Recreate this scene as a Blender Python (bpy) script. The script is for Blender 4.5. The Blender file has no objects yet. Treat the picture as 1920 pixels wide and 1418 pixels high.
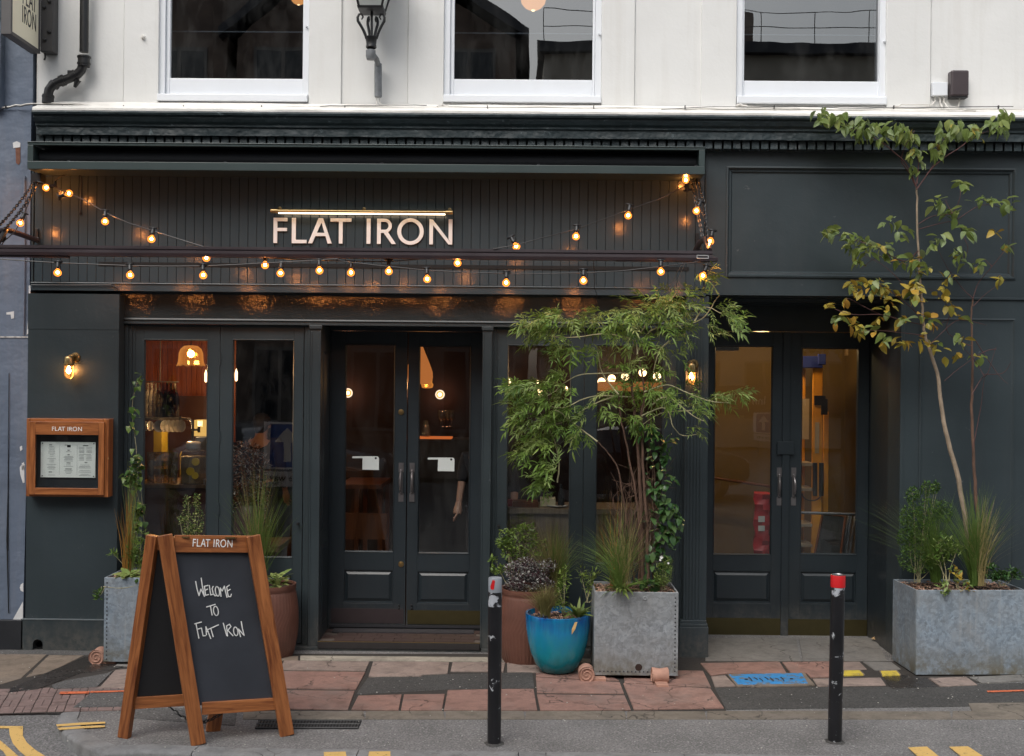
import bpy, math, random, colorsys
from mathutils import Vector, Matrix, noise
random.seed(7)
S = bpy.context.scene
COL = S.collection
PI = math.pi
rad = math.radians

# ---------------------------------------------------------------- camera, sky, sun, exposure
FOC, CW, CH = 2142.0, 1920.0, 1418.0
CAM_LOC = Vector((0.0, -9.0, 2.18))
YAW, PITCH, ROLL = rad(0.5), rad(0.0), rad(0.55)
CAM_R = Matrix.Rotation(YAW, 3, 'Z') @ Matrix.Rotation(PI/2 + PITCH, 3, 'X') @ Matrix.Rotation(ROLL, 3, 'Z')
cd = bpy.data.cameras.new('camera')
cd.sensor_width = 36.0
cd.lens = 36.0*FOC/CW
cd.clip_start = 0.05
cd.clip_end = 600.0
cam = bpy.data.objects.new('camera', cd)
cam.matrix_world = Matrix.Translation(CAM_LOC) @ CAM_R.to_4x4()
COL.objects.link(cam)
S.camera = cam

W = bpy.data.worlds.new("World")
S.world = W
W.use_nodes = True
nt = W.node_tree
nt.nodes.clear()
sky = nt.nodes.new('ShaderNodeTexSky')
sky.sky_type = 'NISHITA'
sky.sun_disc = False
SUN_EL, SUN_AZ = rad(50), rad(205)      # azimuth clockwise from +Y: behind the camera, a little to the left
sky.sun_elevation = SUN_EL
sky.sun_rotation = SUN_AZ
sky.air_density = 1.6
sky.dust_density = 4.0
sky.ozone_density = 2.0
hs = nt.nodes.new('ShaderNodeHueSaturation')
hs.inputs['Saturation'].default_value = 0.42
bg = nt.nodes.new('ShaderNodeBackground')
bg.inputs['Strength'].default_value = 0.15
wo = nt.nodes.new('ShaderNodeOutputWorld')
nt.links.new(sky.outputs[0], hs.inputs['Color'])
nt.links.new(hs.outputs[0], bg.inputs['Color'])
nt.links.new(bg.outputs[0], wo.inputs['Surface'])

sd = bpy.data.lights.new('sun', 'SUN')
sd.energy = 1.25
sd.angle = rad(40)
sd.color = (1.0, 0.97, 0.93)
sun = bpy.data.objects.new('sun', sd)
sdir = Vector((math.sin(SUN_AZ)*math.cos(SUN_EL), math.cos(SUN_AZ)*math.cos(SUN_EL), math.sin(SUN_EL)))
sun.rotation_euler = sdir.to_track_quat('Z', 'Y').to_euler()
sun.location = (0, -20, 30)
COL.objects.link(sun)

S.view_settings.view_transform = 'Standard'
S.view_settings.look = 'None'
S.view_settings.gamma = 1.0
S.view_settings.use_curve_mapping = False
S.view_settings.exposure = 0.38
S.cycles.max_bounces = 8
S.cycles.transparent_max_bounces = 16
S.cycles.sample_clamp_indirect = 4.0
S.cycles.use_light_tree = True

# ---------------------------------------------------------------- measuring helpers
def ray(px, py):
    return CAM_R @ Vector(((px-CW/2)/FOC, (CH/2-py)/FOC, -1.0))
def at(px, py, Y):
    d = ray(px, py)
    return CAM_LOC + d*((Y-CAM_LOC.y)/d.y)
def gp(px, py, z=0.0):
    d = ray(px, py)
    return CAM_LOC + d*((z-CAM_LOC.z)/d.z)
def on_plane(px, py, p0, n):
    d = ray(px, py)
    return CAM_LOC + d*((p0-CAM_LOC).dot(n)/d.dot(n))
def rect(x0, y0, x1, y1, Y):
    my, mx = (y0+y1)/2, (x0+x1)/2
    return at(x0, my, Y).x, at(x1, my, Y).x, at(mx, y1, Y).z, at(mx, y0, Y).z

# ---------------------------------------------------------------- objects
WM = {}
def mw(o):
    return WM.get(o.name, Matrix())
def tag(o, label=None, cat=None, group=None, kind=None):
    if label: o['label'] = label
    if cat: o['category'] = cat
    if group: o['group'] = group
    if kind: o['kind'] = kind
    return o
def add(name, me, parent=None, M=None):
    o = bpy.data.objects.new(name, me)
    COL.objects.link(o)
    M = M.copy() if M is not None else Matrix()
    if parent is not None:
        o.parent = parent
        o.matrix_basis = mw(parent).inverted() @ M
    else:
        o.matrix_basis = M
    WM[o.name] = M
    return o
def empty(name, loc, label=None, cat=None, group=None, kind=None):
    o = add(name, None, None, Matrix.Translation(Vector(loc)))
    o.empty_display_size = 0.1
    return tag(o, label, cat, group, kind)

class MB:
    """collects shapes in world coordinates, builds one mesh object"""
    def __init__(s):
        s.v, s.f, s.mi = [], [], []
        s.m = 0
    def poly(s, pts):
        b = len(s.v)
        s.v += [Vector(p) for p in pts]
        s.f.append(list(range(b, b+len(pts)))); s.mi.append(s.m)
    def quads(s, verts, faces):
        b = len(s.v)
        s.v += [Vector(p) for p in verts]
        for f in faces:
            s.f.append([b+i for i in f]); s.mi.append(s.m)
    def hexa(s, p):
        s.quads(p, [(0,3,2,1), (4,5,6,7), (0,1,5,4), (1,2,6,5), (2,3,7,6), (3,0,4,7)])
    def box(s, x0, x1, y0, y1, z0, z1):
        if x0 > x1: x0, x1 = x1, x0
        if y0 > y1: y0, y1 = y1, y0
        if z0 > z1: z0, z1 = z1, z0
        s.hexa([(x0,y0,z0),(x1,y0,z0),(x1,y1,z0),(x0,y1,z0),(x0,y0,z1),(x1,y0,z1),(x1,y1,z1),(x0,y1,z1)])
    def pbox(s, px0, py0, px1, py1, yf, yb):
        """box whose front face (at depth yf) covers the measured rectangle"""
        x0, x1, z0, z1 = rect(px0, py0, px1, py1, yf)
        s.box(x0, x1, yf, yb, z0, z1)
        return x0, x1, z0, z1
    def prism(s, pts, vec):
        """extrude polygon pts along vec"""
        n = len(pts)
        vec = Vector(vec)
        a = [Vector(p) for p in pts]
        s.quads(a+[p+vec for p in a], [tuple(reversed(range(n))), tuple(range(n, 2*n))] +
                [(i, (i+1) % n, n+(i+1) % n, n+i) for i in range(n)])
    def tube(s, pts, r, n=8, caps=True, r1=None, flat=1.0):
        pts = [Vector(p) for p in pts]
        k = len(pts)
        if isinstance(r, (int, float)):
            rs = [r + ((r1 if r1 is not None else r)-r)*i/max(1, k-1) for i in range(k)]
        else: rs = r
        rings = []
        up = None
        for i, p in enumerate(pts):
            t = (pts[min(i+1, k-1)]-pts[max(i-1, 0)])
            if t.length < 1e-9: t = Vector((0,0,1))
            t.normalize()
            if up is None:
                up = Vector((0,0,1)) if abs(t.z) < 0.9 else Vector((0,1,0))
            a = t.cross(up)
            if a.length < 1e-6: a = t.cross(Vector((1,0,0)))
            a.normalize(); b = a.cross(t); up = b
            rings.append([p+a*math.cos(2*PI*j/n)*rs[i]+b*math.sin(2*PI*j/n)*rs[i]*flat for j in range(n)])
        vs = [q for r_ in rings for q in r_]
        fs = []
        for i in range(k-1):
            for j in range(n):
                j2 = (j+1) % n
                fs.append((i*n+j, i*n+j2, (i+1)*n+j2, (i+1)*n+j))
        if caps:
            fs.append(tuple(reversed(range(n)))); fs.append(tuple(range((k-1)*n, k*n)))
        s.quads(vs, fs)
    def lathe(s, c, prof, n=24, axis='Z', caps=False):
        """prof: list of (radius, height)"""
        c = Vector(c)
        vs, fs = [], []
        for (r, h) in prof:
            for j in range(n):
                a = 2*PI*j/n
                if axis == 'Z': q = (r*math.cos(a), r*math.sin(a), h)
                elif axis == 'Y': q = (r*math.cos(a), h, r*math.sin(a))
                else: q = (h, r*math.cos(a), r*math.sin(a))
                vs.append(c+Vector(q))
        for i in range(len(prof)-1):
            for j in range(n):
                j2 = (j+1) % n
                fs.append((i*n+j, i*n+j2, (i+1)*n+j2, (i+1)*n+j))
        if caps:
            fs.append(tuple(reversed(range(n)))); fs.append(tuple(range((len(prof)-1)*n, len(prof)*n)))
        s.quads(vs, fs)
    def sphere(s, c, r, n=10, m=6, sz=1.0):
        s.lathe(c, [(max(r*math.sin(PI*i/m), 1e-4), -r*sz*math.cos(PI*i/m)) for i in range(m+1)], n)
    def mesh(s, name, mats, origin=None, M=None):
        if origin is None and M is None:
            xs = [v.x for v in s.v]; ys = [v.y for v in s.v]; zs = [v.z for v in s.v]
            origin = Vector(((min(xs)+max(xs))/2, (min(ys)+max(ys))/2, min(zs)))
        if M is None: M = Matrix.Translation(origin)
        Mi = M.inverted()
        me = bpy.data.meshes.new(name)
        me.from_pydata([tuple(Mi @ v) for v in s.v], [], s.f)
        if not isinstance(mats, (list, tuple)): mats = [mats]
        for m in mats: me.materials.append(m)
        if any(s.mi):
            me.polygons.foreach_set('material_index', s.mi)
        me.update()
        return me, M
    def build(s, name, mats, parent=None, bevel=0.0, smooth=False, origin=None, fix=True, seg=2):
        me, M = s.mesh(name, mats, origin)
        o = add(name, me, parent, M)
        if fix:
            import bmesh
            bm = bmesh.new(); bm.from_mesh(me)
            bmesh.ops.recalc_face_normals(bm, faces=bm.faces)
            bm.to_mesh(me); bm.free()
        if smooth:
            me.polygons.foreach_set('use_smooth', [True]*len(me.polygons))
            try: me.set_sharp_from_angle(angle=rad(40))
            except Exception: pass
        if bevel:
            b = o.modifiers.new('bevel', 'BEVEL')
            b.width = bevel; b.segments = seg; b.limit_method = 'ANGLE'; b.angle_limit = rad(40)
            b.harden_normals = False
        return o

def beam(name, p0, p1, w, t, side, mat, parent, bevel=0.003):
    """a plank from p0 to p1, w wide along 'side', t thick; local Z runs along the grain"""
    p0, p1 = Vector(p0), Vector(p1)
    z = (p1-p0); L = z.length; z.normalize()
    x = Vector(side); x = (x - z*x.dot(z)).normalized()
    y = z.cross(x)
    M = Matrix((( x.x, y.x, z.x, p0.x), (x.y, y.y, z.y, p0.y), (x.z, y.z, z.z, p0.z), (0,0,0,1)))
    mb = MB(); mb.box(-w/2, w/2, -t/2, t/2, 0, L)
    me = bpy.data.meshes.new(name); me.from_pydata([tuple(v) for v in mb.v], [], mb.f)
    me.materials.append(mat); me.update()
    o = add(name, me, parent, M)
    if bevel:
        b = o.modifiers.new('bevel', 'BEVEL'); b.width = bevel; b.segments = 2
    return o

# ---------------------------------------------------------------- materials
MATS = {}
class NT:
    def __init__(s, name):
        s.m = bpy.data.materials.new(name); s.m.use_nodes = True
        s.t = s.m.node_tree; s.t.nodes.clear()
        s.out = s.t.nodes.new('ShaderNodeOutputMaterial')
    def n(s, typ, **kw):
        x = s.t.nodes.new('ShaderNode'+typ)
        for k, v in kw.items():
            setattr(x, k, v)
        return x
    def l(s, a, b): s.t.links.new(a, b)
    def pos(s, scale=(1,1,1), obj=False):
        if obj:
            g = s.n('TexCoord'); src = g.outputs['Object']
        else:
            g = s.n('NewGeometry'); src = g.outputs['Position']
        mp = s.n('Mapping'); mp.inputs['Scale'].default_value = scale
        s.l(src, mp.inputs['Vector'])
        return mp.outputs[0]
    def noise(s, vec, scale, detail=4.0, rough=0.55, dist=0.0):
        x = s.n('TexNoise'); x.inputs['Scale'].default_value = scale; x.inputs['Detail'].default_value = detail
        x.inputs['Roughness'].default_value = rough; x.inputs['Distortion'].default_value = dist
        s.l(vec, x.inputs['Vector']); return x.outputs['Fac']
    def ramp(s, fac, stops):
        r = s.n('ValToRGB'); e = r.color_ramp.elements
        while len(e) < len(stops): e.new(0.5)
        for i, (p, c) in enumerate(stops):
            e[i].position = p
            e[i].color = (c, c, c, 1) if isinstance(c, (int, float)) else (c[0], c[1], c[2], 1)
        s.l(fac, r.inputs[0]); return r.outputs['Color']
    def mix(s, fac, a, b, mode='MIX'):
        x = s.n('Mix'); x.data_type = 'RGBA'; x.blend_type = mode
        for (v, i) in ((fac, 0), (a, 6), (b, 7)):
            if isinstance(v, (int, float)): x.inputs[i].default_value = v if i == 0 else (v, v, v, 1)
            elif isinstance(v, (tuple, list)): x.inputs[i].default_value = (v[0], v[1], v[2], 1)
            else: s.l(v, x.inputs[i])
        return x.outputs[2]
    def math(s, op, a, b=0.0, clamp=False):
        x = s.n('Math'); x.operation = op; x.use_clamp = clamp
        for i, v in enumerate((a, b)):
            if isinstance(v, (int, float)): x.inputs[i].default_value = v
            else: s.l(v, x.inputs[i])
        return x.outputs[0]
    def bump(s, h, strength=0.3, dist=0.01, normal=None):
        x = s.n('Bump'); x.inputs['Strength'].default_value = strength; x.inputs['Distance'].default_value = dist
        s.l(h, x.inputs['Height'])
        if normal is not None: s.l(normal, x.inputs['Normal'])
        return x.outputs[0]
    def bsdf(s, col, rough=0.5, metal=0.0, normal=None, spec=0.5, **kw):
        b = s.n('BsdfPrincipled')
        def put(k, v):
            if isinstance(v, (int, float)): b.inputs[k].default_value = v
            elif isinstance(v, (tuple, list)): b.inputs[k].default_value = (v[0], v[1], v[2], 1) if len(v) == 3 else v
            else: s.l(v, b.inputs[k])
        put('Base Color', col); put('Roughness', rough); put('Metallic', metal); put('Specular IOR Level', spec)
        for k, v in kw.items(): put(k.replace('_', ' '), v)
        if normal is not None: s.l(normal, b.inputs['Normal'])
        s.l(b.outputs[0], s.out.inputs['Surface'])
        return b

def sc(c, k): return tuple(min(1, x*k) for x in c)

def mat_paint(name, col, rough=0.4, var=0.12, scale=2.5, bump=0.15, bscale=60, wear=0.0, wcol=(0.35,0.38,0.4), streak=0.0, scol=(0.1,0.1,0.09), spec=0.5, bdist=0.002, dust=0.0):
    t = NT(name); p = t.pos()
    n1 = t.noise(p, scale, 5)
    c = t.mix(t.ramp(n1, [(0.3, 0.0), (0.7, 1.0)]), sc(col, 1-var), sc(col, 1+var))
    if streak:
        ps = t.pos((9, 9, 0.7)); ns = t.noise(ps, 1.0, 6, 0.6)
        c = t.mix(t.math('MULTIPLY', t.ramp(ns, [(0.5, 0), (0.72, 1)]), streak), c, scol)
    h = t.noise(p, bscale, 3)
    big = t.noise(p, 5.0, 3)
    nrm = t.bump(h, bump, bdist)
    nrm = t.bump(big, bump*1.2, bdist*6, nrm)
    if wear:
        nw = t.noise(p, 14, 8, 0.7, 0.6)
        ww = t.ramp(nw, [(0.74-wear*0.12, 0), (0.76-wear*0.12, 1)])
        c = t.mix(ww, c, wcol)
    if dust:
        g = t.n('NewGeometry'); sx = t.n('SeparateXYZ'); t.l(g.outputs['Position'], sx.inputs[0])
        sp = t.ramp(t.math('ADD', sx.outputs[2], t.math('MULTIPLY', t.noise(t.pos((6,6,1.5)), 2.0, 7, 0.7), 0.5)), [(0.28,dust),(0.52,0)])
        c = t.mix(t.math('MULTIPLY', sp, t.ramp(t.noise(p, 24, 6, 0.7), [(0.35,0.2),(0.6,1)])), c, (0.13,0.12,0.105))
    rr = t.mix(n1, rough*0.8, min(1, rough*1.25))
    t.bsdf(c, rr, 0, nrm, spec)
    return t.m
def mat_plain(name, col, rough=0.5, metal=0.0, var=0.1, scale=20, spec=0.5, bump=0.0):
    t = NT(name); p = t.pos()
    n1 = t.noise(p, scale, 4)
    c = t.mix(n1, sc(col, 1-var), sc(col, 1+var))
    t.bsdf(c, rough, metal, t.bump(n1, bump, 0.004) if bump else None, spec)
    return t.m
def mat_emit(name, col, strength):
    t = NT(name); e = t.n('Emission'); e.inputs[0].default_value = (col[0], col[1], col[2], 1)
    e.inputs[1].default_value = strength
    t.l(e.outputs[0], t.out.inputs['Surface']); return t.m
def mat_glass(name, refl=1.0, tint=(0.9,0.93,0.94), rough=0.0, dirt=0.03):  # diffuse film: dirt on panes, painted-in lit look on glassware
    t = NT(name); p = t.pos()
    tr = t.n('BsdfTransparent'); tr.inputs[0].default_value = (tint[0], tint[1], tint[2], 1)
    gl = t.n('BsdfGlossy'); gl.inputs['Roughness'].default_value = rough
    fr = t.n('Fresnel'); fr.inputs[0].default_value = 1.52
    gg = t.n('NewGeometry')
    k = t.math('MULTIPLY', t.math('MULTIPLY', fr.outputs[0], 1.9*refl, True), t.math('SUBTRACT', 1.0, gg.outputs['Backfacing']))
    big = t.noise(p, 1.3, 2)
    t.l(t.bump(big, 0.05, 0.02), gl.inputs['Normal'])
    m = t.n('MixShader'); t.l(k, m.inputs[0]); t.l(tr.outputs[0], m.inputs[1]); t.l(gl.outputs[0], m.inputs[2])
    df = t.n('BsdfDiffuse'); df.inputs[0].default_value = (0.4,0.4,0.38,1)
    sm = t.noise(t.pos((3,3,1.2)), 2.0, 6, 0.7)
    m2 = t.n('MixShader'); t.l(t.math('MULTIPLY', t.ramp(sm, [(0.45,0),(0.8,1)]), dirt), m2.inputs[0])
    t.l(m.outputs[0], m2.inputs[1]); t.l(df.outputs[0], m2.inputs[2])
    t.l(m2.outputs[0], t.out.inputs['Surface']); return t.m
def mat_wood(name, c1, c2, rough=0.45, gscale=1.0, obj=True, axis='z'):
    t = NT(name)
    sc_ = {'z': (16, 16, 1.1), 'x': (1.1, 16, 16)}[axis]
    p = t.pos(tuple(x*gscale for x in sc_), obj)
    oi = t.n('ObjectInfo')
    va = t.n('VectorMath'); va.operation = 'ADD'
    t.l(p, va.inputs[0])
    cb = t.n('CombineXYZ'); t.l(t.math('MULTIPLY', oi.outputs['Random'], 37.0), cb.inputs[0]); t.l(t.math('MULTIPLY', oi.outputs['Random'], 19.0), cb.inputs[1]); t.l(t.math('MULTIPLY', oi.outputs['Random'], 11.0), cb.inputs[2])
    t.l(cb.outputs[0], va.inputs[1]); p = va.outputs[0]
    n1 = t.noise(p, 1.6, 6, 0.6, 1.2)
    n2 = t.noise(p, 7.0, 4, 0.6, 0.3)
    f = t.math('ADD', t.math('MULTIPLY', n1, 0.7), t.math('MULTIPLY', n2, 0.3))
    c = t.mix(t.ramp(f, [(0.35, 0), (0.62, 1)]), c1, c2)
    c = t.mix(t.math('MULTIPLY', oi.outputs['Random'], 0.35), c, sc(c1, 0.75))
    t.bsdf(c, rough, 0, t.bump(f, 0.15, 0.002)); return t.m
def mat_leaf(name, cols, rough=0.45, trans=0.25):
    t = NT(name); oi = t.n('ObjectInfo'); p = t.pos()
    n1 = t.noise(p, 9, 3)
    r = t.math('ADD', t.math('MULTIPLY', oi.outputs['Random'], 0.6), t.math('MULTIPLY', n1, 0.5), True)
    k = len(cols)
    c = t.ramp(r, [(0.15+0.7*i/(k-1), cols[i]) for i in range(k)])
    t.bsdf(c, rough, 0, None, 0.4)
    b = t.t.nodes['Principled BSDF']
    tl = t.n('BsdfTranslucent'); t.l(t.mix(0.5, c, sc(cols[-1], 1.6)), tl.inputs[0])
    m = t.n('MixShader'); m.inputs[0].default_value = trans
    t.l(b.outputs[0], m.inputs[1]); t.l(tl.outputs[0], m.inputs[2]); t.l(m.outputs[0], t.out.inputs['Surface'])
    return t.m

DG = (0.026, 0.036, 0.041)
M_dark = mat_paint('dark_green_grey_paint', (0.028,0.040,0.046), 0.40, 0.14, 1.5, 0.25, 60, streak=0.3, scol=(0.045,0.052,0.056), wear=0.6, wcol=(0.085,0.095,0.10), dust=0.55)
M_board = mat_paint('dark_board_paint', (0.042,0.058,0.068), 0.2, 0.1, 1.5, 0.3, 60, spec=0.5, bdist=0.002)
M_header = mat_paint('dark_glossy_header_paint', (0.030,0.038,0.041), 0.16, 0.1, 3, 0.5, 55, bdist=0.003, spec=0.7)
M_door = mat_paint('dark_door_paint', (0.019,0.027,0.033), 0.33, 0.14, 2, 0.2, 50, streak=0.3, scol=(0.035,0.04,0.044), wear=0.4, wcol=(0.08,0.085,0.09), dust=0.5)
M_corn = mat_paint('weathered_dark_cornice_paint', (0.024,0.037,0.042), 0.5, 0.25, 3, 0.9, 22, wear=0.95, wcol=(0.10,0.13,0.14), bdist=0.006)
M_black = mat_plain('black_metal', (0.012,0.012,0.013), 0.4, 0.0, 0.2, 30, bump=0.2)
M_void = mat_plain('dark_interior_paint', (0.01,0.011,0.012), 0.8)
M_gap = mat_plain('dark_joint', (0.008,0.009,0.01), 0.9)
M_white = mat_paint('white_masonry_paint', (0.70,0.70,0.685), 0.7, 0.04, 1.2, 0.4, 70, streak=0.35, scol=(0.58,0.56,0.52), wear=0.2, wcol=(0.5,0.48,0.44))
M_wtrim = mat_paint('white_gloss_trim', (0.74,0.765,0.80), 0.35, 0.02, 2, 0.1, 30, streak=0.08, scol=(0.6,0.6,0.58))
M_wledge = mat_paint('white_ledge_paint', (0.72,0.70,0.66), 0.7, 0.08, 6, 0.5, 40, wear=0.35, wcol=(0.33,0.25,0.2), streak=0.2, scol=(0.4,0.36,0.3))
M_blue = mat_paint('slate_blue_wall_paint', (0.115,0.145,0.20), 0.6, 0.15, 1.0, 0.6, 25, wear=0.12, wcol=(0.5,0.5,0.5), streak=0.35, scol=(0.20,0.21,0.24), bdist=0.004)
M_plinth = mat_paint('black_plinth_paint', (0.018,0.02,0.024), 0.5, 0.2, 4, 0.6, 30)
M_glass = mat_glass('window_glass', 1.8)
M_glassup = mat_glass('upper_window_glass', 3.0, (0.6,0.62,0.65), 0.0, 0.05)
M_glassd = mat_glass('door_glass', 1.1)
M_clear = mat_glass('clear_glassware', 1.0, (0.93,0.94,0.93))
M_brass = mat_plain('aged_brass', (0.42,0.30,0.14), 0.35, 1.0, 0.25, 30)
M_bronze = mat_plain('bronze_kick_plate', (0.10,0.085,0.04), 0.38, 0.8, 0.2, 12)
M_brown_kick = mat_plain('brown_kick_plate', (0.055,0.042,0.045), 0.4, 0.4, 0.2, 12)
M_pewter = mat_plain('dark_pewter', (0.2,0.19,0.195), 0.33, 0.7, 0.3, 25)
M_steel = mat_plain('worn_steel', (0.28,0.28,0.29), 0.32, 0.9, 0.25, 25)
M_letters = mat_plain('cream_letters', (0.78,0.78,0.77), 0.5, 0, 0.02)
M_wlet = mat_plain('white_letters', (0.8,0.8,0.78), 0.5, 0, 0.02)
M_teak = mat_wood('teak', (0.13,0.034,0.010), (0.46,0.17,0.055), 0.36)
M_oak = mat_wood('dark_shop_wood', (0.10,0.055,0.028), (0.20,0.12,0.06), 0.5)
M_chalk = mat_paint('chalkboard', (0.028,0.032,0.042), 0.55, 0.25, 3, 0.1, 30)
M_orangewall = mat_wood('orange_stained_boards', (0.22,0.045,0.012), (0.38,0.10,0.03), 0.5, obj=False)
M_bulb = mat_emit('bulb_filament', (1.0,0.33,0.07), 380)
M_bshell = None
M_bulb2 = mat_emit('warm_lamp_bulb', (1.0,0.42,0.12), 110)
M_led = mat_emit('warm_led_strip', (1.0,0.78,0.52), 4.5)
M_amber = mat_emit('amber_glass_lit', (1.0,0.36,0.06), 1.3)
M_amber2 = mat_emit('amber_globe_lit', (1.0,0.62,0.3), 4.5)
# ---------------------------------------------------------------- the ground
ROADZ = -0.10
def road_z(x, y):
    if y > -1.75: return -0.006
    if y < -2.5: return ROADZ
    return -0.006 + (ROADZ+0.006)*((-1.75-y)/0.75)
def mat_asphalt(name, col, sp=0.5, wet=False):
    t = NT(name); p = t.pos()
    v = t.n('TexVoronoi'); v.inputs['Scale'].default_value = 95; t.l(p, v.inputs['Vector'])
    n0 = t.noise(p, 75, 4, 0.75); n1 = t.noise(p, 2.2, 6, 0.6); n2 = t.noise(p, 0.7, 3)
    c = t.mix(t.ramp(n1, [(0.35,0),(0.7,1)]), sc(col, 0.78), sc(col, 1.2))
    c = t.mix(t.math('MULTIPLY', t.ramp(v.outputs['Color'], [(0.55,0),(0.9,1)]), sp), c, sc(col, 2.3))
    c = t.mix(t.math('MULTIPLY', t.ramp(n0, [(0.38,1),(0.52,0)]), 0.8), c, sc(col, 0.42))
    c = t.mix(t.math('MULTIPLY', t.ramp(n0, [(0.56,0),(0.68,1)]), 0.5), c, sc(col, 1.9))
    st = t.ramp(t.noise(p, 5, 8, 0.75, 0.5), [(0.62,0),(0.70,1)])
    c = t.mix(t.math('MULTIPLY', st, 0.35), c, sc(col, 0.55))
    sp2 = t.n('TexVoronoi'); sp2.inputs['Scale'].default_value = 16; t.l(p, sp2.inputs['Vector'])
    c = t.mix(t.ramp(sp2.outputs['Distance'], [(0.06,0.7),(0.09,0)]), c, (0.5,0.5,0.48))
    rg = 0.85
    if wet:
        rg = t.ramp(n1, [(0.45,0.12),(0.6,0.6)])
    t.bsdf(c, rg, 0, t.bump(t.math('ADD', n0, v.outputs['Distance']), 0.8, 0.004)); return t.m
def mat_slab(name, col, rough=0.7, crack=0.6):
    t = NT(name); p = t.pos(); oi = t.n('ObjectInfo')
    n1 = t.noise(p, 3, 7, 0.65, 0.4); n2 = t.noise(p, 120, 3)
    c = t.mix(t.ramp(n1, [(0.32,0),(0.68,1)]), sc(col, 0.72), sc(col, 1.15))
    c = t.mix(t.math('MULTIPLY', oi.outputs['Random'], 0.4), c, sc(col, 0.7))
    c = t.mix(t.math('MULTIPLY', t.ramp(n2, [(0.3,1),(0.5,0)]), 0.35), c, sc(col, 0.45))
    dst = t.n('TexNoise'); dst.inputs['Scale'].default_value = 5; dst.inputs['Detail'].default_value = 6; t.l(p, dst.inputs['Vector'])
    vm = t.n('VectorMath'); vm.operation = 'MULTIPLY_ADD'; t.l(dst.outputs['Color'], vm.inputs[0]); vm.inputs[1].default_value = (0.35,0.35,0.35)
    t.l(p, vm.inputs[2])
    vo = t.n('TexVoronoi'); vo.feature = 'DISTANCE_TO_EDGE'; vo.inputs['Scale'].default_value = 2.6; t.l(vm.outputs[0], vo.inputs['Vector'])
    cr = t.ramp(vo.outputs['Distance'], [(0.006,1),(0.016,0)])
    msk = t.ramp(t.noise(p, 1.7, 2), [(0.52-0.1*crack,0),(0.6-0.1*crack,1)])
    crk = t.math('MULTIPLY', cr, msk)
    c = t.mix(crk, c, (0.03,0.025,0.022))
    c = t.mix(t.math('MULTIPLY', t.ramp(t.noise(p, 38, 5, 0.7), [(0.42,1),(0.60,0)]), 0.45), c, sc(col, 0.62))
    c = t.mix(t.ramp(t.noise(p, 2.1, 5, 0.6), [(0.5,0),(0.7,0.5)]), c, (0.17,0.15,0.135))
    dirt = t.ramp(t.noise(p, 9, 8, 0.7), [(0.48,0),(0.68,0.75)])
    c = t.mix(dirt, c, sc(col, 0.4))
    nrm = t.bump(t.math('SUBTRACT', t.math('MULTIPLY', n2, 0.15), crk), 0.7, 0.006)
    t.bsdf(c, rough, 0, nrm); return t.m
M_asph = mat_asphalt('footway_asphalt', (0.168,0.163,0.160), 0.45)
M_asphr = mat_asphalt('road_asphalt', (0.150,0.147,0.146), 0.45)
M_asphd = mat_asphalt('dark_asphalt_patch', (0.06,0.058,0.055), 0.3)
M_asphm = mat_asphalt('weathered_asphalt_patch', (0.10,0.098,0.096), 0.35)
M_wet = mat_asphalt('wet_asphalt_patch', (0.035,0.03,0.027), 0.15, True)
M_slabr = mat_slab('red_paving', (0.32,0.185,0.15), 0.7, 1.0)
M_slabp = mat_slab('pink_paving', (0.32,0.245,0.21), 0.75, 0.4)
M_slabs = mat_slab('old_yorkstone', (0.24,0.19,0.145), 0.8, 0.7)
M_slabg = mat_slab('grey_concrete_slab', (0.21,0.20,0.185), 0.8, 0.3)
M_kerbstone = mat_slab('kerb_granite', (0.25,0.25,0.25), 0.7, 0.0)
M_tan = mat_slab('tan_concrete', (0.21,0.18,0.145), 0.8, 0.3)
M_cream = mat_slab('cream_stone', (0.42,0.38,0.31), 0.8, 0.2)
M_brick = mat_slab('block_paver', (0.25,0.175,0.16), 0.8, 0.0)
def mat_marking(name, col, worn=0.4):
    t = NT(name); p = t.pos()
    n = t.noise(p, 40, 6, 0.75)
    c = t.mix(t.ramp(n, [(0.62-0.1*worn,0),(0.70-0.1*worn,1)]), col, sc(col, 0.3))
    t.bsdf(c, 0.75, 0, t.bump(t.noise(p, 220, 2), 0.6, 0.004)); return t.m
M_yel = mat_marking('yellow_road_paint', (0.62,0.40,0.13))
M_orange = mat_marking('orange_spray_paint', (0.62,0.15,0.06), 0.9)

# road sheet, reaching far on every side
mb = MB()
ys = [-60, -30, -12, -5, -3, -2.5, -2.25, -2.0, -1.75, -1.5, 0.3]
xs = [-70, -20, -8, -6, -4, -3, -2, 0, 3, 6, 12, 20, 70]
vs = [(x, y, road_z(x, y)-0.004) for y in ys for x in xs]
fs = [(j*len(xs)+i, j*len(xs)+i+1, (j+1)*len(xs)+i+1, (j+1)*len(xs)+i) for j in range(len(ys)-1) for i in range(len(xs)-1)]
mb.quads(vs, fs)
road = tag(mb.build('road', M_asphr, None, origin=Vector((0,0,0))), kind='structure')

# kerb centre line (outer, road side) in plan, from the corner at the left and on along the street
kerb_px = [(112,1338), (106,1352), (110,1366), (124,1380), (150,1396), (192,1413)]
outer = [gp(x, y).to_2d() for x, y in kerb_px]
yk = gp(960, 1424).y
outer += [Vector((-2.15, yk+0.05)), Vector((-1.75, yk+0.012)), Vector((-1.3, yk)), Vector((0, yk)), Vector((12, yk)), Vector((40, yk))]
def offset(poly, d):
    r = []
    for i, p in enumerate(poly):
        t = (poly[min(i+1, len(poly)-1)]-poly[max(i-1, 0)]).normalized()
        r.append(p + Vector((-t.y, t.x))*d)
    return r
KW = 0.125
inner = offset(outer, KW)
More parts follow.
